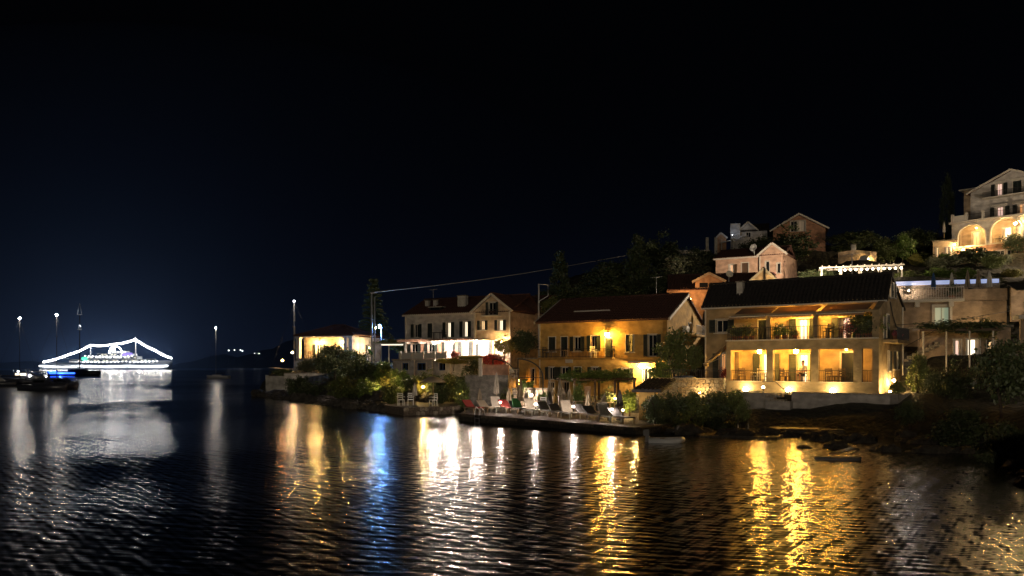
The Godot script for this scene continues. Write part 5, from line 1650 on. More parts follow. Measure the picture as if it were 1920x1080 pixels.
func quay_lamps():
	# the harbour front behind the camera: tall street lamps that light the facades
	var qs = slab("harbour_promenade", "paved harbour promenade behind the viewpoint", "promenade", [[-60.0, -2.0], [8.8, -2.0], [8.8, -70.0], [-60.0, -70.0]], 1.6, -1.0, "concrete", "structure")
	for q in [[-34.0, 52.0, "first harbour street lamp behind the viewpoint"], [-8.0, 58.0, "second harbour street lamp behind the viewpoint"], [6.0, 64.0, "third harbour street lamp behind the viewpoint"]]:
		var o = thing("street_lamp", q[2], "street lamp", Vector3(q[0], 1.6, q[1]), 0.0, "harbour street lamps")
		prt(o, "post", tubemesh([Vector3(0, 0, 0), Vector3(0, 9.4, 0)], 0.11, 0.06, 8), "iron")
		prt(o, "arm", tubemesh([Vector3(0, 9.3, 0), Vector3(0, 9.8, -0.5), Vector3(0, 9.8, -1.2)], 0.04), "iron")
		prt(o, "lamp_head", boxmesh(Vector3(0.4, 0.12, 0.7)), "iron", T(0, 9.84, -1.4))
		prt(o, "bulb", sphere(0.16), "bulb_spot", T(0, 9.68, -1.4))
		omni(o, Vector3(0, 9.68, -1.4), Color(1.0, 0.84, 0.64), 800.0, 0.15)

func shading_buildings():
	# unseen buildings added beside and behind the viewpoint to keep the near right shore dark
	var a = thing("added_warehouse", "low warehouse added behind the viewpoint to shade the near right shore", "building", Vector3(-5.0, 1.6, 6.0))
	wall(a, "stone", T(0, 0, 6.0), 0.0, 26.0, -2.0, 3.7, 0.4)
	wall(a, "stone", T(0, 0, 0.4), 0.0, 26.0, -2.0, 3.7, 0.4, [[3.0, 0.0, 5.0, 2.4], [12.0, 0.0, 14.0, 2.4]])
	wall(a, "stone", right_side(0, 26.0), -6.0, 0.0, -2.0, 3.7, 0.4)
	wall(a, "stone", left_side(0, 0.0), 0.0, 6.0, -2.0, 3.7, 0.4)
	gable_roof(a, "dark_tile", 0.0, 26.0, 0.0, Vector2(6.3, 3.6), Vector2(-0.2, 3.6), Vector2(3.0, 4.4))
	var c = thing("added_shore_house", "dark house added outside the view to shade the right shore", "building", Vector3(24.0, 1.2, -18.0))  # added to block the right shore lamp from the near shore
	wall(c, "stone", T(0, 0, 16.0), 0.0, 10.0, -2.0, 5.0, 0.4)
	wall(c, "stone", T(0, 0, 0.4), 0.0, 10.0, -2.0, 5.0, 0.4)
	wall(c, "stone", right_side(0, 10.0), -16.0, 0.0, -2.0, 5.0, 0.4)
	wall(c, "stone", left_side(0, 0.0), 0.0, 16.0, -2.0, 5.0, 0.4)
	gable_front_roof(c, "dark_tile", 16.0, 0.0, 0.0, Vector2(-0.3, 5.0), Vector2(10.3, 5.0), Vector2(5.0, 6.6))
	var o = thing("street_lamp", "street lamp on the right shore road outside the view", "street lamp", Vector3(48.0, 4.0, -8.0), 0.0, "harbour street lamps")
	prt(o, "post", tubemesh([Vector3(0, 0, 0), Vector3(0, 7.4, 0)], 0.11, 0.06, 8), "iron")
	prt(o, "arm", tubemesh([Vector3(0, 7.3, 0), Vector3(-0.5, 7.8, -0.3), Vector3(-1.0, 7.8, -0.5)], 0.04), "iron")
	prt(o, "bulb", sphere(0.16), "bulb_spot", T(-1.0, 7.65, -0.5))
	omni(o, Vector3(-1.0, 7.65, -0.5), Color(1.0, 0.74, 0.46), 75.0, 0.15)

func hill_street_lamps():
	# lane lamps behind the houses; the beige house one is added to brighten it
	for q in [[28.5, 6.6, -76.0, 4.0, 260.0, "lane street lamp hidden behind the cream house roof"], [38.0, 4.9, -51.0, 3.2, 15.0, "lamp added outside the view to brighten the beige terrace house"], [62.0, 11.5, -80.0, 4.0, 260.0, "lane street lamp below the mansion outside the view"]]:
		var o = thing("street_lamp", q[5], "street lamp", Vector3(q[0], q[1], q[2]), 0.0, "lane street lamps")
		prt(o, "post", tubemesh([Vector3(0, -1, 0), Vector3(0, q[3], 0)], 0.09, 0.05, 8), "iron")
		prt(o, "arm", tubemesh([Vector3(0, q[3] - 0.1, 0), Vector3(0, q[3] + 0.3, -0.3), Vector3(0, q[3] + 0.25, -0.7)], 0.03), "iron")
		prt(o, "bulb", sphere(0.15), "bulb_spot", T(0, q[3] + 0.1, -0.7))
		omni(o, Vector3(0, q[3] + 0.1, -0.7), Color(1.0, 0.76, 0.52), q[4], 0.14)

func poles_and_wires():
	var p = thing("utility_pole", "double wooden utility pole behind the porch house", "utility pole", Vector3(-16.9, 3.8, -95.0))
	prt(p, "pole", tubemesh([Vector3(0, 0, 0), Vector3(0, 8.6, 0)], 0.12, 0.09, 8), "grey_metal")
	prt(p, "pole", tubemesh([Vector3(0.36, 0, 0), Vector3(0.36, 8.0, 0)], 0.1, 0.08, 8), "grey_metal")
	bx(p, "crossarm", "grey_metal", Vector3(0.2, 8.5, 0), Vector3(0.8, 0.1, 0.1))
	var p2 = thing("utility_pole", "frame-topped utility pole between gabled house and ochre house", "utility pole", Vector3(2.44, 2.5, -72.0))
	prt(p2, "pole", tubemesh([Vector3(0, 0, 0), Vector3(0, 8.5, 0)], 0.08, 0.07, 8), "grey_metal")
	prt(p2, "frame", tubemesh([Vector3(0, 8.45, 0), Vector3(0.85, 8.4, 0), Vector3(0.85, 7.4, 0), Vector3(0.35, 7.1, 0), Vector3(0, 6.9, 0)], 0.05), "grey_metal")
	var w = thing("overhead_cable", "thick pale cable rising from the double pole over the rooftops", "cable")
	var pts := []
	var a := Vector3(-16.9, 12.35, -95.0)
	var b := Vector3(16.4, 19.0, -110.0)
	for i in 25:
		var s := i / 24.0
		pts.append(a.lerp(b, s) - Vector3(0, 0.5 * sin(PI * s) * (1 - 0.3 * s), 0))
	prt(w, "cable", tubemesh(pts, 0.06, 0.03, 5), "trim")
	var w2 = thing("overhead_cable", "thin wire across the front of the beige terrace house", "cable")
	prt(w2, "cable", tubemesh([Vector3(22.5, 5.9, -46.5), Vector3(26.0, 6.2, -50.0), Vector3(30.0, 6.6, -53.0), Vector3(36.0, 7.5, -56.0)], 0.018, 0.018, 4), "iron")
	var bl = thing("street_lamp", "cool blue-white street lamp beside the tiered pine", "street lamp", Vector3(-16.1, 4.0, -96.0))
	prt(bl, "post", tubemesh([Vector3(0.15, 0, -0.2), Vector3(0.15, 4.5, -0.2)], 0.06, 0.05, 8), "grey_metal")
	prt(bl, "arm", tubemesh([Vector3(0.15, 4.5, -0.2), Vector3(0.05, 4.6, 0.0), Vector3(-0.3, 4.5, 0.1)], 0.03), "grey_metal")
	prt(bl, "bulb", sphere(0.14), "bulb_cool", T(0, 4.24, 0.1))
	prt(bl, "bulb", sphere(0.1), "bulb_spot", T(-0.5, 4.1, 0.1))
	omni(bl, Vector3(0, 4.24, 0.1), Color(0.30, 0.55, 1.0), 6.0, 0.13)

# ------------------------------------------------------------------ deck
func sunbathing_deck():
	var y := 0.45
	var turn := 0.45
	var gl := "sun loungers on the stone deck"
	for q in [[-2.6, 51.8, "fabric_red", "low red sun lounger at the left end of the deck"], [-1.7, 51.9, "fabric_beige", "beige sun lounger second from the left deck end"], [-0.95, 51.9, "canvas", "white lounger with glowing backrest below the tall pink-lit parasol"], [-0.3, 51.6, "fabric_red", "red-draped lounger right of the glowing white backrest"], [0.35, 50.6, "fabric_dark", "dark lounger near the green towel"], [1.25, 48.9, "canvas", "white lounger lit by the floor lamp in the middle of the deck"], [2.15, 47.8, "fabric_dark", "dark lounger right of the middle floor lamp"], [2.75, 47.2, "fabric_dark", "second dark lounger right of the middle floor lamp"], [3.35, 46.2, "canvas", "white lounger with square glowing backrest on the right half of the deck"], [4.2, 45.4, "fabric_dark", "dark lounger between the two glowing right-hand loungers"], [4.65, 44.2, "fabric_dark", "dark lounger just left of the brightest lamp"], [5.25, 43.2, "canvas", "brightest white lounger near the right deck end"], [5.8, 42.2, "fabric_dark", "last dark lounger at the right deck end"]]:
		lounger(q[3], Vector3(q[0], y, -q[1]), turn + rng.randf_range(-0.15, 0.15), q[2], "plastic_white" if q[2] == "canvas" else "pale_wood", 1.05 if q[2] == "canvas" else rng.randf_range(0.45, 0.8))
	var tow = thing("towel", "green towel hung over a lounger near the deck wall", "towel", Vector3(0.3, y, -51.0), turn)
	bx(tow, "cloth", "fabric_green", Vector3(0, 0.62, 0), Vector3(0.6, 0.7, 0.05), Transform3D.IDENTITY, Vector3(-0.4, 0, 0))
	for q in [[-2.2, 53.6, 1.5, "fabric_beige", "folded parasol nearest the grey garden wall"], [-1.05, 52.8, 2.6, "canvas", "tall folded white parasol lit pink from below"], [-0.2, 52.4, 1.6, "fabric_beige", "folded parasol left of the green towel"], [0.55, 51.2, 1.7, "fabric_beige", "folded parasol right of the green towel"], [0.9, 50.6, 1.5, "canvas", "slim folded parasol by the middle floor lamp"], [2.35, 49.0, 1.5, "fabric_dark", "dark folded parasol behind the dark loungers"], [3.15, 48.2, 1.7, "fabric_beige", "folded parasol left of the square glowing backrest"], [3.5, 48.0, 1.7, "fabric_beige", "folded parasol right behind the square glowing backrest"], [4.5, 46.4, 1.6, "fabric_beige", "folded parasol midway along the right half of the deck"], [5.1, 45.4, 1.5, "fabric_beige", "leaning folded parasol left of the brightest lounger"], [6.1, 44.6, 1.7, "fabric_dark", "dark folded parasol near the deck hut"], [2.6, 54.5, 2.2, "fabric_beige", "folded parasol on the upper deck before the ochre house"], [3.3, 54.0, 2.2, "fabric_beige", "second folded parasol on the upper deck before the ochre house"], [0.6, 55.0, 2.2, "fabric_beige", "folded parasol by the iron arch"]]:
		folded_parasol(q[4], Vector3(q[0], y, -q[1]), q[2], q[3], 0.18 if "leaning" in q[4] else 0.0, "folded parasols on the deck")
	for q in [[-0.75, 51.1, 0.45, "low lamp in front of the left glowing lounger"], [1.45, 48.3, 0.5, "low lamp in front of the middle white lounger"], [3.55, 45.5, 0.4, "low lamp in front of the square glowing backrest"], [5.4, 42.7, 0.9, "brightest low lamp near the right deck end"]]:
		lamp("deck_lamp", q[3], Vector3(q[0], y + 0.68, -q[1]), 0.0, "bulb_white", Color(1.0, 0.82, 0.6), q[2], 0.045, "ground", "low deck lamps")
	lamp("wall_lamp", "white lamp on the brick-coloured wall at the back of the deck", Vector3(1.43, 1.35, -57.9), -0.3, "bulb_white", Color(1.0, 0.9, 0.75), 1.0, 0.07, "wall")
	lamp("garden_lamp", "lamp hidden behind the hut lighting its ochre wall", Vector3(6.5, 0.9, -46.2), 0.0, "bulb_warm", Color(1.0, 0.72, 0.3), 0.8, 0.05, "ground")
	lamp("garden_lamp", "lamp added under the vine to light its leaves", Vector3(6.6, 1.4, -50.5), 0.0, "bulb_warm", Color(1.0, 0.8, 0.4), 2.0, 0.05, "ground")  # added lamp that brightens the pergola vine from below
	# iron arch in front of the ochre house
	var ar = thing("iron_arch", "tall curved iron arch in front of the ochre house", "arch", Vector3(1.0, 0.45, -57.0), -0.35)
	var pts := []
	for i in 11:
		var a := PI * i / 20.0
		pts.append(Vector3(-0.6 + 1.9 * sin(a), 2.2 + 1.35 * cos(a), 0))
	pts.append(Vector3(1.32, 1.0, 0))
	pts.append(Vector3(1.34, 0.0, 0))
	prt(ar, "rail", tubemesh(pts, 0.05), "iron")
	prt(ar, "post", tubemesh([Vector3(-0.6, 0, 0), Vector3(-0.6, 3.55, 0)], 0.05), "iron")
	bx(ar, "crossbar", "iron", Vector3(0.3, 2.2, 0), Vector3(1.9, 0.05, 0.05))
	var ar2 = thing("iron_arch", "curved iron arch by the orange-lit annexe corner", "arch", Vector3(-0.9, 0.45, -60.5), -0.35)
	prt(ar2, "rail", tubemesh(pts, 0.045), "iron")
	prt(ar2, "post", tubemesh([Vector3(-0.6, 0, 0), Vector3(-0.6, 3.55, 0)], 0.045), "iron")
	# vine pergola before the ochre house
	var pg = thing("vine_pergola", "long leafy vine pergola in front of the ochre house", "pergola", Vector3(4.4, 0.45, -55.5), 0.5)
	for i in 4:
		for z in [0.0, -2.0]:
			bx(pg, "post", "wood", Vector3(i * 1.75, 1.0, z), Vector3(0.12, 2.0, 0.12))
	for z in [0.0, -2.0]:
		bx(pg, "beam", "wood", Vector3(2.6, 2.05, z), Vector3(5.6, 0.12, 0.12))
	for i in 9:
		bx(pg, "rafter", "wood", Vector3(i * 0.65, 2.15, -1.0), Vector3(0.07, 0.09, 2.6))
	for i in 3:
		prt(pg, "vine", crowns[i], "leaf_lush", Transform3D(Basis.from_scale(Vector3(1.35, 0.62, 1.5)), Vector3(0.7 + i * 1.9, 2.3, -0.9)))
	for q in [[3.9, 52.5, 0.3, "pale_wood", "chair under the left end of the vine pergola"], [5.0, 51.8, 2.2, "wood", "dark chair under the vine pergola"], [6.2, 51.2, 0.9, "pale_wood", "chair under the right end of the vine pergola"], [1.6, 54.0, 1.7, "wood", "dark chair by the upper deck table"], [2.0, 53.0, -0.5, "plastic_white", "white chair on the upper deck"]]:
		chair(q[4], Vector3(q[0], y, -q[1]), q[2], q[3])
	table("pale table under the vine pergola", Vector3(4.5, y, -52.0), 0.3, Vector3(1.1, 0.72, 0.7), "pale_wood")
	table("table near the right end of the vine pergola", Vector3(5.9, y, -50.2), 0.4, Vector3(1.2, 0.72, 0.7), "pale_wood")
	table("dark table on the upper deck before the ochre house", Vector3(1.5, y, -53.4), 0.2, Vector3(0.9, 0.72, 0.7), "wood")
	table("small round-edged bench behind the middle loungers", Vector3(1.6, y, -51.0), 0.4, Vector3(1.3, 0.55, 0.6), "plastic_white")
	var sb = thing("notice_board", "pink notice board standing under the vine pergola", "sign", Vector3(5.2, y, -54.2), 0.1)
	bx(sb, "board", "pink", Vector3(0, 1.3, 0), Vector3(0.45, 0.7, 0.04))
	bx(sb, "post", "wood", Vector3(0, 0.5, -0.02), Vector3(0.06, 1.0, 0.06))
	# jetty furniture
	folded_parasol("folded white parasol on the small jetty", Vector3(-7.2, 0.5, -58.4), 1.75, "fabric_white", 0.0, "")
	var op = thing("open_parasol", "open straw parasol lit yellow on the small jetty", "parasol", Vector3(-6.0, 0.5, -60.0))
	prt(op, "pole", tubemesh([Vector3(0, 0, 0), Vector3(0, 2.1, 0)], 0.03), "pale_wood")
	prt(op, "canopy", lathemesh([Vector2(0, 2.25), Vector2(0.5, 2.08), Vector2(1.0, 1.78), Vector2(0.98, 1.74), Vector2(0.5, 2.02), Vector2(0, 2.18)], 10), "fabric_beige")
	for q in [[-8.4, 59.6, 0.4, "white chair at the left of the small jetty"], [-7.7, 59.9, 0.1, "white chair in the middle of the small jetty"], [-5.9, 59.0, -0.9, "pale chair beside the open straw parasol"]]:
		chair(q[3], Vector3(q[0], 0.5, -q[1]), q[2], "plastic_white")
	lamp("garden_lamp", "lamp glaring low in the yellow-green headland bush", Vector3(-11.1, 1.3, -70.3), 0.0, "bulb_warm", Color(1.0, 0.82, 0.35), 2.0, 0.08, "ground")
	lamp("garden_lamp", "lamp behind the golden shrub over the jetty", Vector3(-7.3, 1.75, -64.8), 0.0, "bulb_warm", Color(1.0, 0.74, 0.22), 3.0, 0.07, "ground")
	lamp("garden_lamp", "lamp at the red-flowered bush by the garden wall", Vector3(-3.9, 1.3, -60.6), 0.0, "bulb_warm", Color(1.0, 0.9, 0.5), 2.0, 0.05, "ground")
	lamp("garden_lamp", "small round lamp on the slope below the porch house", Vector3(-17.6, 3.7, -91.0), 0.0, "bulb_globe", Color(1.0, 0.9, 0.7), 0.5, 0.12, "ground")
	lamp("garden_lamp", "small round lamp on the slope nearer the terrace pergola", Vector3(-14.9, 3.7, -90.0), 0.0, "bulb_globe", Color(1.0, 0.85, 0.6), 0.5, 0.12, "ground")
	# terrace pergola between porch house and gabled house
	var tp = thing("terrace_pergola", "low pergola with warm strip light between porch house and gabled house", "pergola", Vector3(-16.0, 3.8, -91.0), -0.2)
	for i in 3:
		bx(tp, "post", "trim", Vector3(i * 1.9, 1.1, 0), Vector3(0.12, 2.2, 0.12))
	bx(tp, "beam", "trim", Vector3(1.9, 2.25, 0), Vector3(4.2, 0.14, 0.14))
	bx(tp, "strip_light", "lit_white", Vector3(2.3, 2.12, 0.02), Vector3(2.6, 0.1, 0.1))
	prt(tp, "vine", crowns[1], "leaf_yellow", Transform3D(Basis.from_scale(Vector3(2.2, 0.35, 0.9)), Vector3(1.9, 2.5, -0.4)))
	folded_parasol("folded teal parasol beside the terrace pergola", Vector3(-15.4, 3.9, -89.0), 2.1, "fabric_green", 0.5, "")
	# pergola over the basement of the gabled house
	var bp = thing("vine_pergola", "vine pergola along the basement of the gabled house", "pergola", Vector3(-9.6, 2.0, -77.5), 0.49 - 0.98)
	for i in 5:
		bx(bp, "post", "trim", Vector3(i * 2.1, 1.0, 0), Vector3(0.1, 2.1, 0.1))
	bx(bp, "beam", "trim", Vector3(4.3, 2.08, 0), Vector3(9.4, 0.1, 0.12))
	prt(bp, "vine", crowns[2], "leaf_yellow", Transform3D(Basis.from_scale(Vector3(2.6, 0.35, 0.5)), Vector3(6.6, 2.2, 0.0)))

# label, x, y, z, radius, height, leaf, form, group
const PLANTS := [
	["low pale-lit shrub at the foot of the porch house", -25.27, 2.58, -97.00, 1.44, 1.84, "leaf_olive", "shrub", "shrubs on the headland slope"],
	["grey-leaved bush beside the porch steps", -23.38, 2.27, -96.00, 1.43, 2.79, "leaf_olive", "shrub", "shrubs on the headland slope"],
	["broad dark bush on the headland slope left of centre", -19.32, 0.24, -86.00, 2.44, 4.07, "leaf_dark", "shrub", "shrubs on the headland slope"],
	["dark shrub low above the headland rocks", -21.03, -0.14, -84.00, 1.82, 2.16, "leaf_dark", "shrub", "shrubs on the headland slope"],
	["flowering shrub in front of the wide porch door", -20.55, 3.23, -98.00, 1.46, 2.32, "leaf", "shrub", "shrubs on the headland slope"],
	["large dark bush in the middle of the headland slope", -15.05, 0.31, -80.00, 1.95, 4.17, "leaf_dark", "shrub", "shrubs on the headland slope"],
	["green-lit bush between porch house and terrace pergola", -12.56, 0.76, -78.00, 1.37, 3.48, "leaf_lush", "shrub", "shrubs on the headland slope"],
	["dark shrub above the stones right of the headland bush", -16.30, -0.03, -79.00, 1.82, 1.98, "leaf_dark", "shrub", "shrubs on the headland slope"],
	["dark low bush near the small stone jetty", -12.42, 0.09, -72.00, 1.17, 1.75, "leaf", "shrub", "shrubs on the headland slope"],
	["yellow-green bush lit by a hidden garden lamp", -11.30, 0.77, -72.00, 0.97, 2.05, "leaf_yellow", "shrub", "shrubs on the headland slope"],
	["trailing shrub on the headland wall", -27.64, 2.21, -95.00, 1.67, 1.03, "leaf", "shrub", "shrubs on the headland slope"],
	["palm-like bush under the terrace balustrade", -9.57, 0.94, -70.00, 0.85, 2.37, "leaf_lush", "shrub", "shrubs in the garden below the gabled house"],
	["tall bush left of the lit yellow shrub", -8.51, 0.65, -68.00, 0.83, 2.21, "leaf_dark", "shrub", "shrubs in the garden below the gabled house"],
	["golden shrub glowing over the garden lamp", -7.59, 1.00, -66.00, 0.71, 1.34, "leaf_yellow", "shrub", "shrubs in the garden below the gabled house"],
	["dark bush right of the garden parasol", -6.47, 0.55, -66.00, 0.89, 2.32, "leaf_dark", "shrub", "shrubs in the garden below the gabled house"],
	["big dark bush in the middle of the gabled house garden", -5.27, 0.11, -66.00, 1.16, 3.04, "leaf", "shrub", "shrubs in the garden below the gabled house"],
	["leafy bush by the grey garden wall", -3.81, 0.08, -64.00, 1.04, 3.25, "leaf_dark", "shrub", "shrubs in the garden below the gabled house"],
	["red-flowered bush at the end of the garden wall", -3.88, 0.12, -61.00, 0.41, 1.16, "flower_pink", "shrub", "shrubs in the garden below the gabled house"],
	["vine trailing over the terrace edge of the gabled house", -5.58, 3.60, -75.00, 2.03, 0.81, "leaf_yellow", "vine", "shrubs in the garden below the gabled house"],
	["red bougainvillea heaped on the terrace right of the lamps", -1.71, 3.31, -72.00, 1.46, 1.46, "flower_red", "shrub", "shrubs in the garden below the gabled house"],
	["pink flowers in front of the terrace doors", -5.55, 4.12, -76.00, 0.72, 0.98, "flower_pink", "shrub", "shrubs in the garden below the gabled house"],
	["dark evergreen between gabled house and ochre house", 1.22, 3.79, -72.00, 1.46, 3.31, "leaf_dark", "tree", ""],
	["leafy bush under the dark evergreen by the ochre annexe", -2.46, 1.31, -66.00, 0.98, 2.01, "leaf_dark", "shrub", "shrubs in the garden below the gabled house"],
	["climbing plant around the lit wing window", -0.75, 4.40, -74.00, 1.10, 2.15, "leaf_yellow", "vine", "shrubs in the garden below the gabled house"],
	["rounded pot bush beside the deck lamp", 1.00, 1.42, -59.00, 0.80, 1.20, "leaf_lush", "shrub", "shrubs in the garden below the gabled house"],
	["tall leafy tree at the right end of the ochre house", 11.96, 1.61, -57.00, 1.70, 5.01, "leaf", "tree", ""],
	["bright green bush at the foot of the leafy tree", 10.35, 1.68, -55.00, 0.97, 2.34, "leaf_lush", "shrub", "shrubs beside the ochre house"],
	["leafy climber beside the terrace railing", 13.07, 2.97, -56.00, 0.68, 2.27, "leaf", "shrub", "shrubs beside the ochre house"],
	["dark bush beside the deck hut", 7.89, 0.11, -44.00, 0.89, 1.94, "leaf", "shrub", "dark bushes below the arcaded house"],
	["dark bush left below the terrace wall", 9.09, -0.11, -44.50, 1.02, 2.35, "leaf_dark", "shrub", "dark bushes below the arcaded house"],
	["dark bush under the rubble terrace wall", 10.24, -0.11, -44.50, 1.02, 2.41, "leaf", "shrub", "dark bushes below the arcaded house"],
	["dark bush below the lit terrace wall corner", 11.57, -0.15, -45.00, 1.10, 2.50, "leaf_dark", "shrub", "dark bushes below the arcaded house"],
	["olive bush next to the retaining wall", 12.78, -0.01, -45.50, 0.92, 2.34, "leaf", "shrub", "dark bushes below the arcaded house"],
	["low dark bush at the shore by the dinghy", 7.96, -0.08, -42.00, 0.85, 1.34, "leaf_dark", "shrub", "dark bushes below the arcaded house"],
	["low dark bush above the flat rocks", 9.27, -0.12, -41.50, 1.01, 1.32, "leaf", "shrub", "dark bushes below the arcaded house"],
	["low dark bush left of the ladder", 10.95, -0.12, -41.50, 1.07, 1.26, "leaf_dark", "shrub", "dark bushes below the arcaded house"],
	["thin bush hanging at the retaining wall end", 12.71, 0.14, -43.50, 0.53, 1.62, "leaf", "shrub", "dark bushes below the arcaded house"],
	["round bush with lit leaves at the foot of the gable", 21.01, 1.78, -43.00, 0.52, 0.96, "leaf", "shrub", "shrubs beside the cream house gable"],
	["tall bush climbing beside the gable wall", 23.72, 1.66, -46.00, 0.75, 2.80, "leaf", "shrub", "shrubs beside the cream house gable"],
	["dark bush right of the gable lamp", 23.04, 1.35, -43.00, 0.76, 2.04, "leaf_dark", "shrub", "shrubs beside the cream house gable"],
	["black bush at the end of the retaining wall", 19.15, 0.57, -38.00, 0.77, 1.41, "leaf_dark", "shrub", "shrubs beside the cream house gable"],
	["black bush under the vine pergola", 23.59, 1.11, -42.00, 1.14, 2.90, "leaf_dark", "shrub", "shrubs beside the cream house gable"],
	["huge black bush filling the right edge", 22.41, 0.72, -36.00, 1.46, 4.43, "leaf_dark", "tree", ""],
	["black bush low at the right shore", 19.32, -0.27, -34.00, 1.38, 2.07, "leaf_dark", "shrub", "shrubs beside the cream house gable"],
	["black bush above the right quay", 17.62, -0.55, -28.00, 1.14, 2.27, "leaf_dark", "shrub", "shrubs beside the cream house gable"],
	["yellow-green bush right of the green window", 30.18, 5.06, -50.00, 0.68, 1.62, "leaf_yellow", "shrub", "shrubs beside the cream house gable"],
	["dark pine behind the plain house", 5.97, 10.86, -98.00, 2.25, 6.43, "leaf_dark", "pine", "trees on the hillside"],
	["tall dark pine at the middle of the hill", 15.26, 11.03, -96.00, 2.73, 7.92, "leaf_dark", "pine", "trees on the hillside"],
	["broad tree between the two hill pines", 10.27, 10.41, -92.00, 3.11, 4.98, "leaf_dark", "tree", "trees on the hillside"],
	["spreading olive tree right of the tall pine", 21.99, 13.04, -100.00, 3.52, 5.21, "leaf_olive", "tree", "trees on the hillside"],
	["dark tree behind the ochre roof", 7.10, 8.96, -84.00, 2.84, 3.13, "leaf_dark", "tree", "trees on the hillside"],
	["leafy tree beside the electricity pole", 4.16, 7.72, -82.00, 1.44, 3.33, "leaf", "tree", "trees on the hillside"],
	["dark tree above the ochre house ridge", 11.64, 9.67, -86.00, 3.26, 3.20, "leaf_dark", "tree", "trees on the hillside"],
	["dark tree left of the orange dormer", 17.05, 11.17, -90.00, 2.44, 3.65, "leaf_dark", "tree", "trees on the hillside"],
	["great round dark tree before the brick coloured house", 36.03, 15.53, -104.00, 4.36, 6.68, "leaf_dark", "tree", "trees on the hillside"],
	["dark tree left of the great round tree", 32.99, 16.84, -106.00, 2.58, 4.30, "leaf_dark", "tree", "trees on the hillside"],
	["dark bush below the cream outbuilding", 32.68, 12.37, -84.00, 2.27, 1.71, "leaf_dark", "shrub", "trees on the hillside"],
	["green-lit tree left of the mansion garden", 46.41, 15.50, -98.00, 1.72, 4.31, "leaf", "tree", "trees on the hillside"],
	["bushy tree beside the mansion garden lamp", 48.11, 15.71, -97.00, 1.58, 4.46, "leaf_lush", "tree", "trees on the hillside"],
	["tall black cypress left of the mansion", 65.15, 22.34, -118.00, 1.12, 9.58, "leaf_dark", "cypress", "trees on the hillside"],
	["black tree behind the cream outbuilding", 48.50, 19.11, -112.00, 4.55, 3.79, "leaf_dark", "tree", "trees on the hillside"],
	["black tree on the skyline left of the cypress", 59.13, 19.53, -115.00, 3.11, 4.28, "leaf_dark", "tree", "trees on the hillside"],
	["dark tree under the low crest wall", 20.09, 12.71, -108.00, 3.22, 7.16, "leaf_dark", "tree", "trees on the hillside"],
	["dark tree right under the crest wall end", 24.98, 13.77, -104.00, 2.81, 5.49, "leaf_dark", "tree", "trees on the hillside"],
	["broad dark tree behind the tall hill pine", 13.63, 11.46, -106.00, 3.59, 6.96, "leaf_dark", "tree", "trees on the hillside"],
	["dark tree left of the first hill pine", 3.90, 9.09, -96.00, 2.21, 3.90, "leaf_dark", "tree", "trees on the hillside"],
	["dark tree between pink house and great round tree", 31.06, 15.63, -108.00, 2.63, 3.65, "leaf_dark", "tree", "trees on the hillside"],
	["clipped bush on the bank below the annexe", 48.55, 14.58, -92.00, 1.62, 1.87, "leaf", "shrub", "shrubs on the mansion bank"],
	["rounded hedge bush on the bank", 46.26, 12.69, -86.00, 1.40, 1.92, "leaf_olive", "shrub", "shrubs on the mansion bank"],
	["leafy bush under the annexe windows", 52.06, 15.46, -95.00, 1.41, 1.80, "leaf_lush", "shrub", "shrubs on the mansion bank"],
	["dark hedge under the mansion lamp", 51.80, 13.09, -88.00, 2.98, 2.08, "leaf_dark", "shrub", "shrubs on the mansion bank"],
	["lit shrub at the right of the mansion bank", 53.31, 12.08, -84.00, 1.36, 1.31, "leaf_yellow", "shrub", "shrubs on the mansion bank"],
	["bush climbing the mansion arch", 63.94, 17.78, -100.00, 1.76, 2.71, "leaf_dark", "shrub", "shrubs on the mansion bank"],
	["bush left of the globe lamp on the bank", 45.97, 13.91, -90.00, 0.97, 1.64, "leaf_yellow", "shrub", "shrubs on the mansion bank"],
	["bush above the roof terrace wall", 45.76, 11.26, -76.00, 1.54, 1.03, "leaf_olive", "shrub", "shrubs on the mansion bank"],
	["rounded shrub at the left foot of the mansion bank", 42.34, 12.37, -84.00, 1.25, 1.42, "leaf", "shrub", "shrubs on the mansion bank"],
	["shrub under the annexe lamp on the bank", 48.86, 12.68, -87.00, 1.53, 1.77, "leaf_olive", "shrub", "shrubs on the mansion bank"],
	["small shrub midway down the mansion bank", 47.27, 11.88, -82.00, 1.22, 1.50, "leaf_lush", "shrub", "shrubs on the mansion bank"],
	["leafy shrub below the mansion windows", 52.37, 12.58, -86.00, 1.51, 1.75, "leaf", "shrub", "shrubs on the mansion bank"],
	["low shrub beside the lantern pergola end", 39.51, 11.67, -80.00, 0.97, 1.08, "leaf", "shrub", "shrubs on the mansion bank"],
	["shrub at the right top of the mansion bank", 56.02, 13.49, -90.00, 1.46, 1.64, "leaf_olive", "shrub", "shrubs on the mansion bank"],
	["wide low shrub above the roof terrace", 42.22, 11.31, -78.00, 1.58, 1.21, "leaf_lush", "shrub", "shrubs on the mansion bank"],
	["wide low shrub above the terrace parasols", 44.22, 11.01, -76.00, 1.54, 1.03, "leaf", "shrub", "shrubs on the mansion bank"],
	["wide bush in front of the grey garden wall", -3.77, -0.02, -60.50, 0.82, 2.74, "leaf", "shrub", "shrubs in the garden below the gabled house"],
	["broad bush above the jetty chairs", -5.63, 0.13, -63.00, 1.02, 2.56, "leaf_dark", "shrub", "shrubs in the garden below the gabled house"],
	["bush at the foot of the basement pergola", -7.58, 1.18, -70.00, 1.23, 2.13, "leaf", "shrub", "shrubs in the garden below the gabled house"],
	["feathery bush under the terrace balustrade corner", -10.62, 1.11, -72.00, 0.88, 2.29, "leaf_lush", "shrub", "shrubs in the garden below the gabled house"],
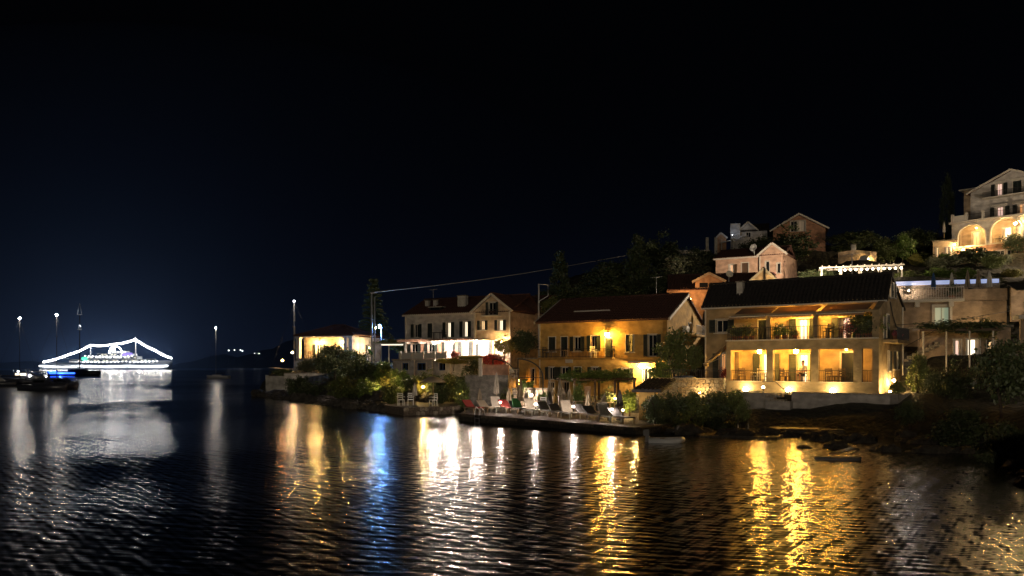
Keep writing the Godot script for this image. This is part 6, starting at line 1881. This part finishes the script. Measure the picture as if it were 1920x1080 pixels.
	["bush left of the basement pergola post", -3.32, 2.60, -70.00, 1.14, 1.56, "leaf_dark", "shrub", "shrubs in the garden below the gabled house"],
	["bushy plant behind the left deck loungers", -0.37, 0.56, -55.00, 0.60, 1.38, "leaf", "shrub", "shrubs behind the bathing deck"],
	["dark plant under the iron arch", 2.19, 0.50, -54.00, 0.58, 1.32, "leaf_lush", "shrub", "shrubs behind the bathing deck"],
	["hanging bush at the left pergola post", 4.52, 0.64, -53.50, 0.51, 1.81, "leaf_lush", "shrub", "shrubs behind the bathing deck"],
	["hanging bush at the middle pergola posts", 6.21, 0.60, -51.00, 0.55, 1.66, "leaf", "shrub", "shrubs behind the bathing deck"],
	["bush between pergola and hut", 7.00, 0.57, -47.00, 0.57, 1.69, "leaf_lush", "shrub", "shrubs behind the bathing deck"],
	["bush in front of the deck hut roof", 7.53, 0.44, -41.50, 0.62, 1.68, "leaf_dark", "shrub", "shrubs behind the bathing deck"],
	["thick bush above the rocks left of the jetty", -10.05, 0.11, -66.00, 1.25, 2.55, "leaf", "shrub", "shrubs on the headland slope"],
	["thick bush hiding the foot of the sea wall", -23.82, -0.01, -88.00, 1.79, 2.68, "leaf_dark", "shrub", "shrubs on the headland slope"],
	["round bush low on the headland middle", -16.67, 0.06, -77.00, 1.77, 2.71, "leaf", "shrub", "shrubs on the headland slope"],
	["round bush low on the headland right", -12.97, 0.04, -71.00, 1.44, 2.55, "leaf_lush", "shrub", "shrubs on the headland slope"],
	["leafy mass under the porch house side wall", -17.78, 1.73, -90.00, 1.71, 3.35, "leaf", "shrub", "shrubs on the headland slope"],
	["tall tiered pine behind the porch house", -19.70, 5.85, -112.00, 2.88, 10.08, "leaf_dark", "tiered", ""],
	["low tree behind the terrace pergola", -13.87, 4.58, -100.00, 1.76, 2.57, "leaf", "tree", ""],
]

func tiered_crown() -> ArrayMesh:
	# whorls of slightly drooping branches, each a spray of needles; unit height 1, radius 1 at the foot
	var r := RandomNumberGenerator.new()
	r.seed = 4
	var st := begin()
	for k in 13:
		var t := k / 13.0
		var len0 := (1.0 - t) * 0.9 + 0.12
		for i in 11:
			var len := len0 * r.randf_range(0.6, 1.12)
			var lift := r.randf_range(-0.03, 0.03)
			var a := TAU * i / 11 + k * 0.4 + r.randf() * 0.4
			var dir := Vector3(cos(a), 0, sin(a))
			for s in 22:
				var q := (s + 1) / 22.0 * len
				var p := dir * q + Vector3(0, t + lift + 0.035 * sin(q * 3.0) - 0.09 * q * q, 0)
				var side := Vector3(-dir.z, 0, dir.x) * (1 if s % 2 else -1)
				var e := p + side * 0.17 * (1.2 - q / len) + dir * 0.08 + Vector3(0, r.randf_range(0.0, 0.03), 0)
				st.set_color(Color.WHITE * r.randf_range(0.6, 1.3))
				tri(st, p, p + dir * 0.08 + Vector3(0, 0.02, 0), e)
				tri(st, p + Vector3(0, 0.012, 0), e, p + dir * 0.03 - Vector3(0, 0.01, 0))
	return done(st)

func gardens():
	var tiers := tiered_crown()
	for p in PLANTS:
		var at := Vector3(p[1], p[2], p[3])
		var r: float = p[4]
		var hh: float = p[5]
		if at.z < -75.0:
			at.y = maxf(at.y, ground_at(at.x, -at.z) - 0.1)
		match p[7]:
			"shrub":
				shrub(p[0], at, Vector3(r, hh * 0.53, r * 0.9), p[6], p[8])
			"vine":
				var o = thing("climbing_vine", p[0], "vine", at, 0.0, p[8])
				prt(o, "stem", tubemesh([Vector3(0, -0.6, 0), Vector3(0.1, hh * 0.4, 0), Vector3(-0.1, hh * 0.7, 0)], 0.04, 0.02), "bark")
				prt(o, "crown", crowns[rng.randi() % 4], p[6], Transform3D(Basis.from_scale(Vector3(r, hh * 0.5, r * 0.35)), Vector3(0, hh * 0.5, 0)))
			"tree":
				tree("broadleaf_tree", p[0], at, Vector3(r, hh * 0.42, r), hh * 0.14, p[6], -1, p[8])
			"pine":
				tree("pine_tree", p[0], at, Vector3(r, hh * 0.46, r), hh * 0.08, p[6], 4, p[8])
			"cypress":
				tree("cypress_tree", p[0], at, Vector3(r, hh * 0.48, r), 0.3, p[6], 5, p[8])
			"tiered":
				var o = thing("tiered_pine", p[0], "tree", at, 0.3)
				prt(o, "trunk", tubemesh([Vector3(0, -0.3, 0), Vector3(0, hh, 0)], 0.22, 0.04, 8), "bark")
				prt(o, "crown", tiers, p[6], Transform3D(Basis.from_scale(Vector3(r, hh * 0.92, r)), Vector3(0, hh * 0.1, 0)))

# ------------------------------------------------------------------ people
func sdf_mesh(bones, lo: Vector3, hi: Vector3, cell: float, k: float) -> ArrayMesh:
	# surface nets over tapered capsules joined by a smooth minimum
	var nx := int((hi.x - lo.x) / cell) + 2
	var ny := int((hi.y - lo.y) / cell) + 2
	var nz := int((hi.z - lo.z) / cell) + 2
	var d := PackedFloat32Array()
	d.resize(nx * ny * nz)
	for z in nz:
		for y in ny:
			for x in nx:
				var p := lo + Vector3(x, y, z) * cell
				var v := 1.0
				for b in bones:
					var ab: Vector3 = b[1] - b[0]
					var t := clampf((p - b[0]).dot(ab) / maxf(ab.length_squared(), 1e-6), 0.0, 1.0)
					var e: float = p.distance_to(b[0] + ab * t) - lerpf(b[2], b[3], t)
					var h := maxf(k - absf(v - e), 0.0) / k
					v = minf(v, e) - h * h * k * 0.25
				d[(z * ny + y) * nx + x] = v
	var vert := {}
	var pos := []
	for z in nz - 1:
		for y in ny - 1:
			for x in nx - 1:
				var sum := Vector3.ZERO
				var c := 0
				var base := (z * ny + y) * nx + x
				for e in [[0, 1], [0, 2], [0, 4], [1, 3], [1, 5], [2, 3], [2, 6], [3, 7], [4, 5], [4, 6], [5, 7], [6, 7]]:
					var a: int = e[0]
					var b: int = e[1]
					var va := d[base + (a & 1) + ((a >> 1) & 1) * nx + (a >> 2) * nx * ny]
					var vb := d[base + (b & 1) + ((b >> 1) & 1) * nx + (b >> 2) * nx * ny]
					if (va < 0) != (vb < 0):
						var t := va / (va - vb)
						sum += Vector3(a & 1, (a >> 1) & 1, a >> 2).lerp(Vector3(b & 1, (b >> 1) & 1, b >> 2), t)
						c += 1
				if c > 0:
					vert[base] = pos.size()
					pos.append(lo + (Vector3(x, y, z) + sum / c) * cell)
	var st := SurfaceTool.new()
	st.begin(Mesh.PRIMITIVE_TRIANGLES)
	st.set_smooth_group(1)
	var step := [1, nx, nx * ny]
	for z in range(1, nz - 1):
		for y in range(1, ny - 1):
			for x in range(1, nx - 1):
				var i := (z * ny + y) * nx + x
				for ax in 3:
					if (d[i] < 0) != (d[i + step[ax]] < 0):
						var u: int = step[(ax + 1) % 3]
						var w: int = step[(ax + 2) % 3]
						var q := [pos[vert[i]], pos[vert[i - u]], pos[vert[i - u - w]], pos[vert[i - w]]]
						if d[i] < 0:
							q.reverse()
						qd(st, q[0], q[1], q[2], q[3])
	return done(st)

func seated_person(at: Vector3, turn):
	var o = thing("person", "person in a white shirt seated at the table in the middle arcade bay", "person", at, turn)
	var body := []
	var shirt := []
	var shorts := []
	var add := func(list, a, b, ra, rb): list.append([a, b, ra, rb])
	var pel := Vector3(0, 0.55, -0.08)
	var chest := Vector3(0, 0.95, -0.14)
	add.call(body, pel, chest, 0.13, 0.14)
	add.call(body, chest + Vector3(-0.14, 0.08, 0), chest + Vector3(0.14, 0.08, 0), 0.075, 0.075)
	add.call(body, chest, Vector3(0, 1.16, -0.12), 0.06, 0.05)
	add.call(body, Vector3(0, 1.24, -0.1), Vector3(0, 1.32, -0.11), 0.085, 0.09)
	add.call(body, Vector3(0, 1.24, -0.01), Vector3(0, 1.27, -0.02), 0.016, 0.012)
	for s in [-1, 1]:
		var hip := Vector3(s * 0.09, 0.53, -0.05)
		var knee := Vector3(s * 0.12, 0.53, 0.4)
		var ankle := Vector3(s * 0.12, 0.08, 0.42)
		add.call(body, hip, knee, 0.085, 0.06)
		add.call(body, knee, ankle, 0.058, 0.04)
		add.call(body, ankle + Vector3(0, -0.03, -0.03), ankle + Vector3(0, -0.045, 0.16), 0.042, 0.03)
		var sh := Vector3(s * 0.2, 1.03, -0.14)
		var el := Vector3(s * 0.26, 0.78, -0.02)
		var wr := Vector3(s * 0.16, 0.72, 0.24)
		add.call(body, sh, el, 0.055, 0.042)
		add.call(body, el, wr, 0.042, 0.03)
		add.call(body, wr, wr + Vector3(-s * 0.03, 0, 0.08), 0.03, 0.035)
		for k in 4:
			var q := wr + Vector3(-s * 0.03 + (k - 1.5) * 0.022, 0.0, 0.1)
			add.call(body, q, q + Vector3(0, -0.025, 0.06 - absf(k - 1.3) * 0.008), 0.011, 0.009)
		add.call(body, wr + Vector3(-s * 0.05, 0, 0.03), wr + Vector3(-s * 0.085, -0.01, 0.08), 0.012, 0.01)
		add.call(body, Vector3(s * 0.088, 1.26, -0.1), Vector3(s * 0.09, 1.3, -0.105), 0.014, 0.016)
		add.call(shirt, sh, sh.lerp(el, 0.7), 0.07, 0.062)
		add.call(shorts, hip, hip.lerp(knee, 0.85), 0.1, 0.08)
	add.call(shirt, pel + Vector3(0, 0.04, 0), chest, 0.148, 0.156)
	add.call(shirt, chest + Vector3(-0.14, 0.08, 0), chest + Vector3(0.14, 0.08, 0), 0.09, 0.09)
	add.call(shorts, pel, pel + Vector3(0, 0.06, 0), 0.142, 0.15)
	var bd = prt(o, "body", sdf_mesh(body, Vector3(-0.4, -0.04, -0.36), Vector3(0.4, 1.46, 0.66), 0.024, 0.05), "skin")
	prt(bd, "shirt", sdf_mesh(shirt, Vector3(-0.42, 0.36, -0.4), Vector3(0.42, 1.22, 0.12), 0.03, 0.05), "fabric_white")
	prt(bd, "shorts", sdf_mesh(shorts, Vector3(-0.34, 0.3, -0.36), Vector3(0.34, 0.84, 0.56), 0.03, 0.05), "fabric_dark")
	prt(bd, "hair", sdf_mesh([[Vector3(0, 1.33, -0.14), Vector3(0, 1.36, -0.11), 0.1, 0.092]], Vector3(-0.16, 1.18, -0.3), Vector3(0.16, 1.5, 0.06), 0.02, 0.03), "wood")

# ------------------------------------------------------------------ boats
func hull_mesh(L, beam, free, draft, sheer := 0.25, rake := 0.06) -> ArrayMesh:
	# bow towards +x
	var st := begin()
	st.set_smooth_group(1)
	var secs := []
	var n := 14
	for i in n + 1:
		var s := -1.0 + 2.0 * i / n
		var w: float = beam / 2 * (1.0 - pow(maxf(0.0, s), 2.4)) * (1.0 - 0.18 * maxf(0.0, -s))
		var top: float = free * (1.0 + sheer * maxf(0.0, s))
		var x: float = s * L / 2
		var k: float = rake * L * maxf(0.0, s - 0.4)
		secs.append([Vector3(x - k, -draft, 0), Vector3(x - k * 0.6, -draft * 0.5, w * 0.6), Vector3(x - k * 0.3, free * 0.3, w * 0.92), Vector3(x, top, w), Vector3(x, top, -w), Vector3(x - k * 0.3, free * 0.3, -w * 0.92), Vector3(x - k * 0.6, -draft * 0.5, -w * 0.6)])
	for i in n:
		for j in 7:
			var m := (j + 1) % 7
			qd(st, secs[i][j], secs[i][m], secs[i + 1][m], secs[i + 1][j])
	st.set_smooth_group(-1)
	var a: Array = secs[0]
	for j in range(1, 6):
		tri(st, a[0], a[j], a[j + 1])
	return done(st)

func sailboat(label, at: Vector3, turn, L, mast, head := "bulb_masthead", energy := 6.0, m := "gelcoat", r := 0.16):
	var mm = "grey_metal" if m == "gelcoat" else "iron"
	var o = thing("sailboat", label, "sailboat", at, turn, "boats at anchor")
	prt(o, "hull", hull_mesh(L, L * 0.3, L * 0.095, 0.5), m)
	var st := begin()
	add_box(st, Vector3(-L * 0.12, L * 0.09, -L * 0.08), Vector3(L * 0.2, L * 0.14, L * 0.08))
	prt(o, "cabin", done(st), m)
	prt(o, "mast", tubemesh([Vector3(L * 0.08, L * 0.1, 0), Vector3(L * 0.08, mast, 0)], 0.055, 0.04, 6), mm)
	prt(o, "boom", tubemesh([Vector3(L * 0.08, L * 0.2, 0), Vector3(-L * 0.32, L * 0.2, 0)], 0.13, 0.12, 6), "fabric_dark")
	for q in [0.45, 0.72]:
		bx(o, "spreader", mm, Vector3(L * 0.08, mast * q, 0), Vector3(0.08, 0.05, 1.6 - q))
	prt(o, "forestay", tubemesh([Vector3(L * 0.48, L * 0.12, 0), Vector3(L * 0.08, mast - 0.2, 0)], 0.014, 0.014, 4), "iron")
	prt(o, "backstay", tubemesh([Vector3(-L * 0.48, L * 0.1, 0), Vector3(L * 0.08, mast - 0.1, 0)], 0.01, 0.01, 4), "iron")
	if energy > 0:
		prt(o, "masthead_light", sphere(r), head, T(L * 0.08, mast + 0.15, 0))
		omni(o, Vector3(L * 0.08, mast + 0.15, 0), Color(1.0, 0.9, 0.8), energy, r)
	return o

func motorboat(label, at: Vector3, turn, L, windows := "glass_dark", m := "gelcoat"):
	var o = thing("motor_boat", label, "motor boat", at, turn, "boats at anchor")
	prt(o, "hull", hull_mesh(L, L * 0.32, L * 0.13, 0.4, 0.4), m)
	prt(o, "cabin", extr([Vector2(-L * 0.2, 0), Vector2(-L * 0.2, L * 0.12), Vector2(L * 0.08, L * 0.12), Vector2(L * 0.25, 0)], L * 0.2), m, T(0, L * 0.13, L * 0.1))
	bx(o, "window", windows, Vector3(-L * 0.06, L * 0.2, L * 0.105), Vector3(L * 0.22, L * 0.05, 0.03))
	bx(o, "hardtop", m, Vector3(-L * 0.08, L * 0.32, 0), Vector3(L * 0.3, 0.08, L * 0.22))
	for x in [-0.2, 0.05]:
		for z in [-1, 1]:
			prt(o, "strut", tubemesh([Vector3(L * x, L * 0.24, z * L * 0.09), Vector3(L * x - 0.1, L * 0.32, z * L * 0.1)], 0.03), "grey_metal")
	prt(o, "bow_rail", tubemesh([Vector3(L * 0.1, L * 0.25, L * 0.13), Vector3(L * 0.46, L * 0.27, 0), Vector3(L * 0.1, L * 0.25, -L * 0.13)], 0.025), "steel")
	return o

func boats():
	sailboat("anchored sailboat at the far left with a starry masthead light", Vector3(-94.4, 0, -150.0), 0.3, 8.0, 12.4, "bulb_masthead", 2.0, "hull_dark", 0.2)
	sailboat("anchored sailboat left of the ship with a paired masthead light", Vector3(-68.8, 0, -118.0), 0.15, 7.5, 11.0, "bulb_masthead", 1.5, "hull_dark", 0.15)
	sailboat("small white sailboat right of the ship with one masthead light", Vector3(-84.0, 0, -225.0), 3.0, 7.0, 14.2, "bulb_masthead", 1.5, "gelcoat", 0.18)
	# big yacht lit blue
	var o = sailboat("large yacht with hull lit blue in front of the ship", Vector3(-150.5, 0, -272.0), 0.05, 17.0, 25.2, "bulb_masthead", 0.0, "hull_dark")
	bx(o, "blue_light_strip", "bulb_blue", Vector3(-3.4, 1.0, 2.45), Vector3(8.6, 0.5, 0.12))
	bx(o, "blue_light_strip", "bulb_blue", Vector3(-6.6, 1.5, 2.4), Vector3(3.0, 0.45, 0.12))
	bx(o, "bimini", "fabric_dark", Vector3(-5.0, 3.6, 0), Vector3(4.0, 0.1, 3.6))
	for x in [-6.8, -3.2]:
		for z in [-1.7, 1.7]:
			prt(o, "strut", tubemesh([Vector3(x, 1.6, z), Vector3(x, 3.6, z)], 0.04), "steel")
	for q in [[25.2, 21.2, 0.75], [18.2, 16.0, 0.6]]:
		for sx in [-1, 1]:
			prt(o, "shroud", tubemesh([Vector3(1.36 + sx * q[2], q[1], 0.2), Vector3(1.36, q[0], 0.1)], 0.07, 0.05, 5), "gelcoat")
		bx(o, "spreader", "gelcoat", Vector3(1.36, q[1], 0.2), Vector3(q[2] * 2.4, 0.14, 0.14))
	prt(o, "lower_mast", tubemesh([Vector3(1.36, 2.0, 0.1), Vector3(1.36, 21.0, 0.1)], 0.2, 0.12, 6), "iron")
	omni(o, Vector3(1.36, 22.0, 1.6), Color(0.7, 0.85, 1.0), 1.2, 0.1)
	prt(o, "rigging_light", sphere(0.12), "bulb_anchor", T(1.4, 17.2, 0))
	omni(o, Vector3(-3.5, 1.3, 3.4), Color(0.05, 0.15, 1.0), 9.0, 0.3)
	omni(o, Vector3(1.9, 17.4, 0.6), Color(0.8, 0.9, 1.0), 2.4, 0.1)
	for q in [[-97.5, 158.0, 0.2, 9.0, "lit_white", "motor cruiser with lit windows at the left picture edge"], [-66.5, 112.0, 0.1, 6.5, "glass_dark", "dark motor boat in front of the left sailboats"], [-73.0, 128.0, -0.2, 6.0, "glass_dark", "dark low motor boat beside the paired mast lights"], [-88.0, 135.0, 0.4, 6.0, "glass_dark", "dark motor boat left of the paired mast lights"]]:
		var mb = motorboat(q[5], Vector3(q[0], 0, -q[1]), q[2], q[3], q[4], "hull_dark")
		if q[4] == "lit_white":
			prt(mb, "cockpit_light", sphere(0.18), "bulb_anchor", T(-1.0, 2.4, 0.9))
			prt(mb, "cockpit_light", sphere(0.14), "bulb_masthead", T(1.2, 1.5, 1.2))
			omni(mb, Vector3(-1.0, 2.4, 0.9), Color(0.6, 0.75, 1.0), 3.0, 0.15)
	var buoy = thing("lit_marker_post", "marker post with two small white lamps near the left boats", "marker", Vector3(-67.9, 0, -115.0))
	prt(buoy, "post", tubemesh([Vector3(0, -0.5, 0), Vector3(0, 2.2, 0)], 0.07), "iron")
	prt(buoy, "lamp", sphere(0.13), "bulb_anchor", T(0, 2.0, 0.12))
	prt(buoy, "lamp", sphere(0.13), "bulb_anchor", T(0, 1.35, 0.12))
	# boats behind the headland
	var m = sailboat("sailboat behind the headland with a lit white mast", Vector3(-30.3, 0, -112.5), 2.9, 11.0, 12.6, "bulb_anchor", 2.6, "gelcoat", 0.15)
	for q in [[5.9, 7.0], [7.9, 9.2], [9.9, 11.2]]:
		bx(m, "furled_flag", "fabric_white", Vector3(0.88, (q[0] + q[1]) / 2, 0.1), Vector3(0.22, q[1] - q[0], 0.12))
	prt(m, "deck_lamp", sphere(0.09), "bulb_warm", T(1.6, 5.4, 0.8))
	omni(m, Vector3(1.6, 5.4, 0.9), Color(1.0, 0.6, 0.5), 3.2, 0.08)
	var mb2 = motorboat("white motor boat moored behind the headland tip", Vector3(-30.2, 0.0, -115.0), 3.05, 12.0, "lit_warm")
	prt(mb2, "roof_lamp", sphere(0.16), "bulb_orange", T(3.6, 4.3, 0.5))
	omni(mb2, Vector3(3.6, 4.4, 0.7), Color(1.0, 0.6, 0.35), 2.5, 0.14)
	# inflatable dinghy
	var d = thing("inflatable_dinghy", "grey inflatable dinghy floating off the deck end", "dinghy", Vector3(6.7, 0.0, -34.6), -0.15)
	var ring := []
	for p in [Vector3(-0.7, 0.2, 0.33), Vector3(0.2, 0.2, 0.33), Vector3(0.55, 0.23, 0.24), Vector3(0.75, 0.27, 0.0), Vector3(0.55, 0.23, -0.24), Vector3(0.2, 0.2, -0.33), Vector3(-0.7, 0.2, -0.33)]:
		ring.append(p)
	prt(d, "tube", tubemesh(ring, 0.14, 0.14, 10), "gelcoat")
	bx(d, "floor", "rubber", Vector3(-0.15, 0.1, 0), Vector3(1.3, 0.06, 0.5))
	bx(d, "bench", "pale_wood", Vector3(-0.1, 0.3, 0), Vector3(0.2, 0.03, 0.6))
	bx(d, "transom", "plastic_white", Vector3(-0.66, 0.24, 0), Vector3(0.05, 0.3, 0.56))
	prt(d, "outboard_motor", extr([Vector2(-0.1, -0.4), Vector2(-0.05, 0.2), Vector2(-0.14, 0.25), Vector2(-0.14, 0.48), Vector2(0.1, 0.5), Vector2(0.12, 0.22), Vector2(0.04, -0.4)], 0.16), "rubber", T(-0.78, 0.2, 0.08))
	# moored boat with a rail frame
	var t = thing("moored_tender", "low white tender with a bent tube frame tied near the rocks", "tender", Vector3(11.9, 0.0, -28.8), -0.35)
	prt(t, "hull", hull_mesh(1.6, 0.7, 0.16, 0.12), "rubber")
	prt(t, "tube_frame", tubemesh([Vector3(-0.3, 0.26, 0.28), Vector3(0.45, 0.5, 0.26), Vector3(0.7, 0.48, 0.2), Vector3(0.72, 0.46, -0.2), Vector3(0.45, 0.5, -0.26), Vector3(-0.3, 0.26, -0.28)], 0.03), "steel")
	prt(t, "tube_frame", tubemesh([Vector3(0.4, 0.3, 0.28), Vector3(0.68, 0.47, 0.2)], 0.025), "steel")
	bx(t, "bench", "pale_wood", Vector3(-0.2, 0.27, 0), Vector3(0.22, 0.03, 0.6))

# ------------------------------------------------------------------ the ship
func string_lights(o, pts, spacing, r, m):
	var st := begin()
	for i in pts.size() - 1:
		var a: Vector3 = pts[i]
		var b: Vector3 = pts[i + 1]
		var n := maxi(1, int(a.distance_to(b) / spacing))
		for k in n:
			var s := float(k) / n
			var c := a.lerp(b, s) - Vector3(0, 0.8 * sin(PI * s), 0)
			for q in [[1, 0, 0], [0, 1, 0], [-1, 0, 0], [0, -1, 0]]:
				var e = Vector3(q[0], q[1], 0) * r
				var f = Vector3(-q[1], q[0], 0) * r
				tri(st, c + e, c + f, c + Vector3(0, 0, r))
				tri(st, c + f, c + e, c - Vector3(0, 0, r))
	var p = prt(o, "string_lights", done(st), m)
	p.set_meta("kind", "stuff")
	var ro := []
	for q in pts:
		ro.append(q)
	prt(o, "light_wire", tubemesh(ro, 0.08, 0.08, 4), "grey_metal")

func ship():
	var o = thing("cruise_ship", "cruise ship dressed with strings of white lights out at anchor", "ship", Vector3(-358.5, 0, -700.0), 0.06)
	prt(o, "hull", hull_mesh(112.0, 15.0, 6.4, 3.0, 0.35, 0.05), "ship_grey")
	string_lights(o, [Vector3(-55.0, 3.4, 7.4), Vector3(-20.0, 3.4, 7.9), Vector3(20.0, 3.4, 7.9), Vector3(53.0, 3.6, 2.4)], 1.0, 0.5, "bulb_ship")
	# decks
	for q in [[2.0, 62.0, 6.6, 2.8, 13.0], [4.0, 46.0, 9.4, 2.7, 12.0], [8.0, 30.0, 12.1, 2.4, 10.0], [10.0, 14.0, 14.5, 2.2, 8.0]]:
		var dk = bx(o, "deck_house", "ship_white", Vector3(q[0], q[2] + q[3] / 2, 0), Vector3(q[1], q[3], q[4]))
		bx(dk, "deck_edge", "ship_grey", Vector3(0, q[3] / 2, 0), Vector3(q[1] + 1.5, 0.2, q[4] + 1.5))
		var n := int(q[1] / 2.6)
		for i in n:
			bx(dk, "window", "lit_white" if i % 3 else "glass_dark", Vector3(-q[1] / 2 + (i + 0.5) * q[1] / n, 0.1, q[4] / 2 + 0.03), Vector3(1.3, 1.0, 0.05))
	prt(o, "funnel", lathemesh([Vector2(2.4, 16.6), Vector2(2.2, 20.0), Vector2(1.8, 20.6), Vector2(0, 20.6)], 12), "ship_white", T(4.0, 0, 0))
	var pts := []
	for i in 13:
		var a := PI * i / 12
		pts.append(Vector3(8.5 + cos(a) * 5.5, 14.6 + sin(a) * 6.2, 5.2))
	prt(o, "arch_light", tubemesh(pts, 0.35, 0.35, 5), "bulb_ship")
	for q in [[-15.2, 22.6], [23.6, 30.0]]:
		prt(o, "mast", tubemesh([Vector3(q[0], 6.0, 0), Vector3(q[0], q[1], 0)], 0.5, 0.25, 6), "ship_white")
		bx(o, "yardarm", "ship_white", Vector3(q[0], q[1] - 3.5, 0), Vector3(0.3, 0.3, 5.0))
	string_lights(o, [Vector3(-55.0, 7.2, 0), Vector3(-34.0, 13.5, 0), Vector3(-15.2, 21.8, 0), Vector3(4.0, 22.6, 0), Vector3(23.6, 27.0, 0), Vector3(40.0, 17.5, 0), Vector3(55.5, 10.2, 0)], 1.15, 0.85, "bulb_ship")
	string_lights(o, [Vector3(23.6, 28.4, 1.0), Vector3(40.0, 19.0, 1.0), Vector3(55.0, 11.2, 1.0)], 1.9, 0.25, "bulb_anchor")
	string_lights(o, [Vector3(-28.0, 7.4, 6.6), Vector3(48.0, 7.8, 6.6)], 3.2, 0.45, "bulb_ship")
	string_lights(o, [Vector3(-17.0, 12.3, 6.2), Vector3(26.0, 12.3, 6.2)], 3.0, 0.4, "bulb_ship")
	bx(o, "green_light_panel", "bulb_green", Vector3(-17.5, 9.3, 6.4), Vector3(5.0, 3.4, 0.2))
	bx(o, "violet_light_panel", "bulb_violet", Vector3(18.5, 13.8, 5.6), Vector3(9.0, 2.6, 0.2))
	for q in [[-26.0, 7.4], [40.0, 8.6]]:
		prt(o, "lifeboat", hull_mesh(8.0, 2.8, 1.1, 0.9), "ship_white", T(q[0], q[1], 7.0))
	prt(o, "crane", tubemesh([Vector3(-44.0, 6.2, 2), Vector3(-43.0, 9.6, 2), Vector3(-33.0, 10.2, 2)], 0.3, 0.2, 5), "ship_white")
	prt(o, "stern_lamp", sphere(0.9), "bulb_ship", T(-55.0, 6.8, 0))
	for q in [[-46.0, 13.0, 3.0], [-24.0, 19.0, 5.0], [-8.0, 20.0, 6.0], [6.0, 19.0, 8.0], [16.0, 21.0, 8.0], [30.0, 19.0, 5.0], [48.0, 14.5, 3.0]]:
		omni(o, Vector3(q[0], q[1], q[2] + 3.0), Color(0.95, 0.97, 1.0), 40.0, 0.5)
	# thin sea mist round it, lit by its lamps
	var n := 0
	for q in [[1020.0, 560.0, 340.0, 0.0013]]:
		var fog := FogVolume.new()
		fog.name = "sea_mist" if n == 0 else "sea_mist_%03d" % n
		fog.shape = RenderingServer.FOG_VOLUME_SHAPE_ELLIPSOID
		fog.size = Vector3(q[0], q[1], q[2])
		fog.position = Vector3(-345.0, 20.0, -700.0)
		var fm := FogMaterial.new()
		fm.density = q[3]
		fm.albedo = Color(0.56, 0.72, 1.0)
		fog.material = fm
		fog.set_meta("kind", "stuff")
		add_child(fog)
		n += 1

func far_shore():
	var st := begin()
	var prev := []
	for i in 61:
		var x := -1600.0 + 1500.0 * i / 60
		var top := 26.0 + 22.0 * sin(i * 0.31) + 9.0 * sin(i * 0.83 + 1.0) + 4.0 * sin(i * 2.1)
		top *= clampf((60 - i) / 12.0, 0.0, 1.0) * clampf(i / 6.0, 0.0, 1.0)
		top *= 0.25 if x < -680.0 else 1.0
		var row := [Vector3(x, -2, -1480), Vector3(x, top * 0.5, -1560), Vector3(x, top, -1650), Vector3(x, -2, -1900)]
		if prev.size():
			for k in 3:
				qd(st, prev[k], row[k], row[k + 1], prev[k + 1])
		prev = row
	struct("far_hills", done(st), "earth")
	var n := 0
	for q in [[-539.0, 33.0, 1.6], [-528.0, 33.5, 1.2], [-517.0, 34.0, 1.3], [-513.0, 32.0, 1.6], [-490.0, 27.5, 1.0], [-481.0, 27.0, 1.1]]:
		var o = thing("shore_lamp", "%s tiny lamp from the left on the far shore right of the ship" % nth(n), "lamp", Vector3(q[0], q[1] - 4.0, -1500.0), 0.0, "lamps on the far shore")
		prt(o, "post", tubemesh([Vector3(0, -26, 0), Vector3(0, 4, 0)], 0.2), "iron")
		prt(o, "bulb", sphere(q[2] * 0.55), "bulb_anchor", T(0, 4, 0))
		n += 1
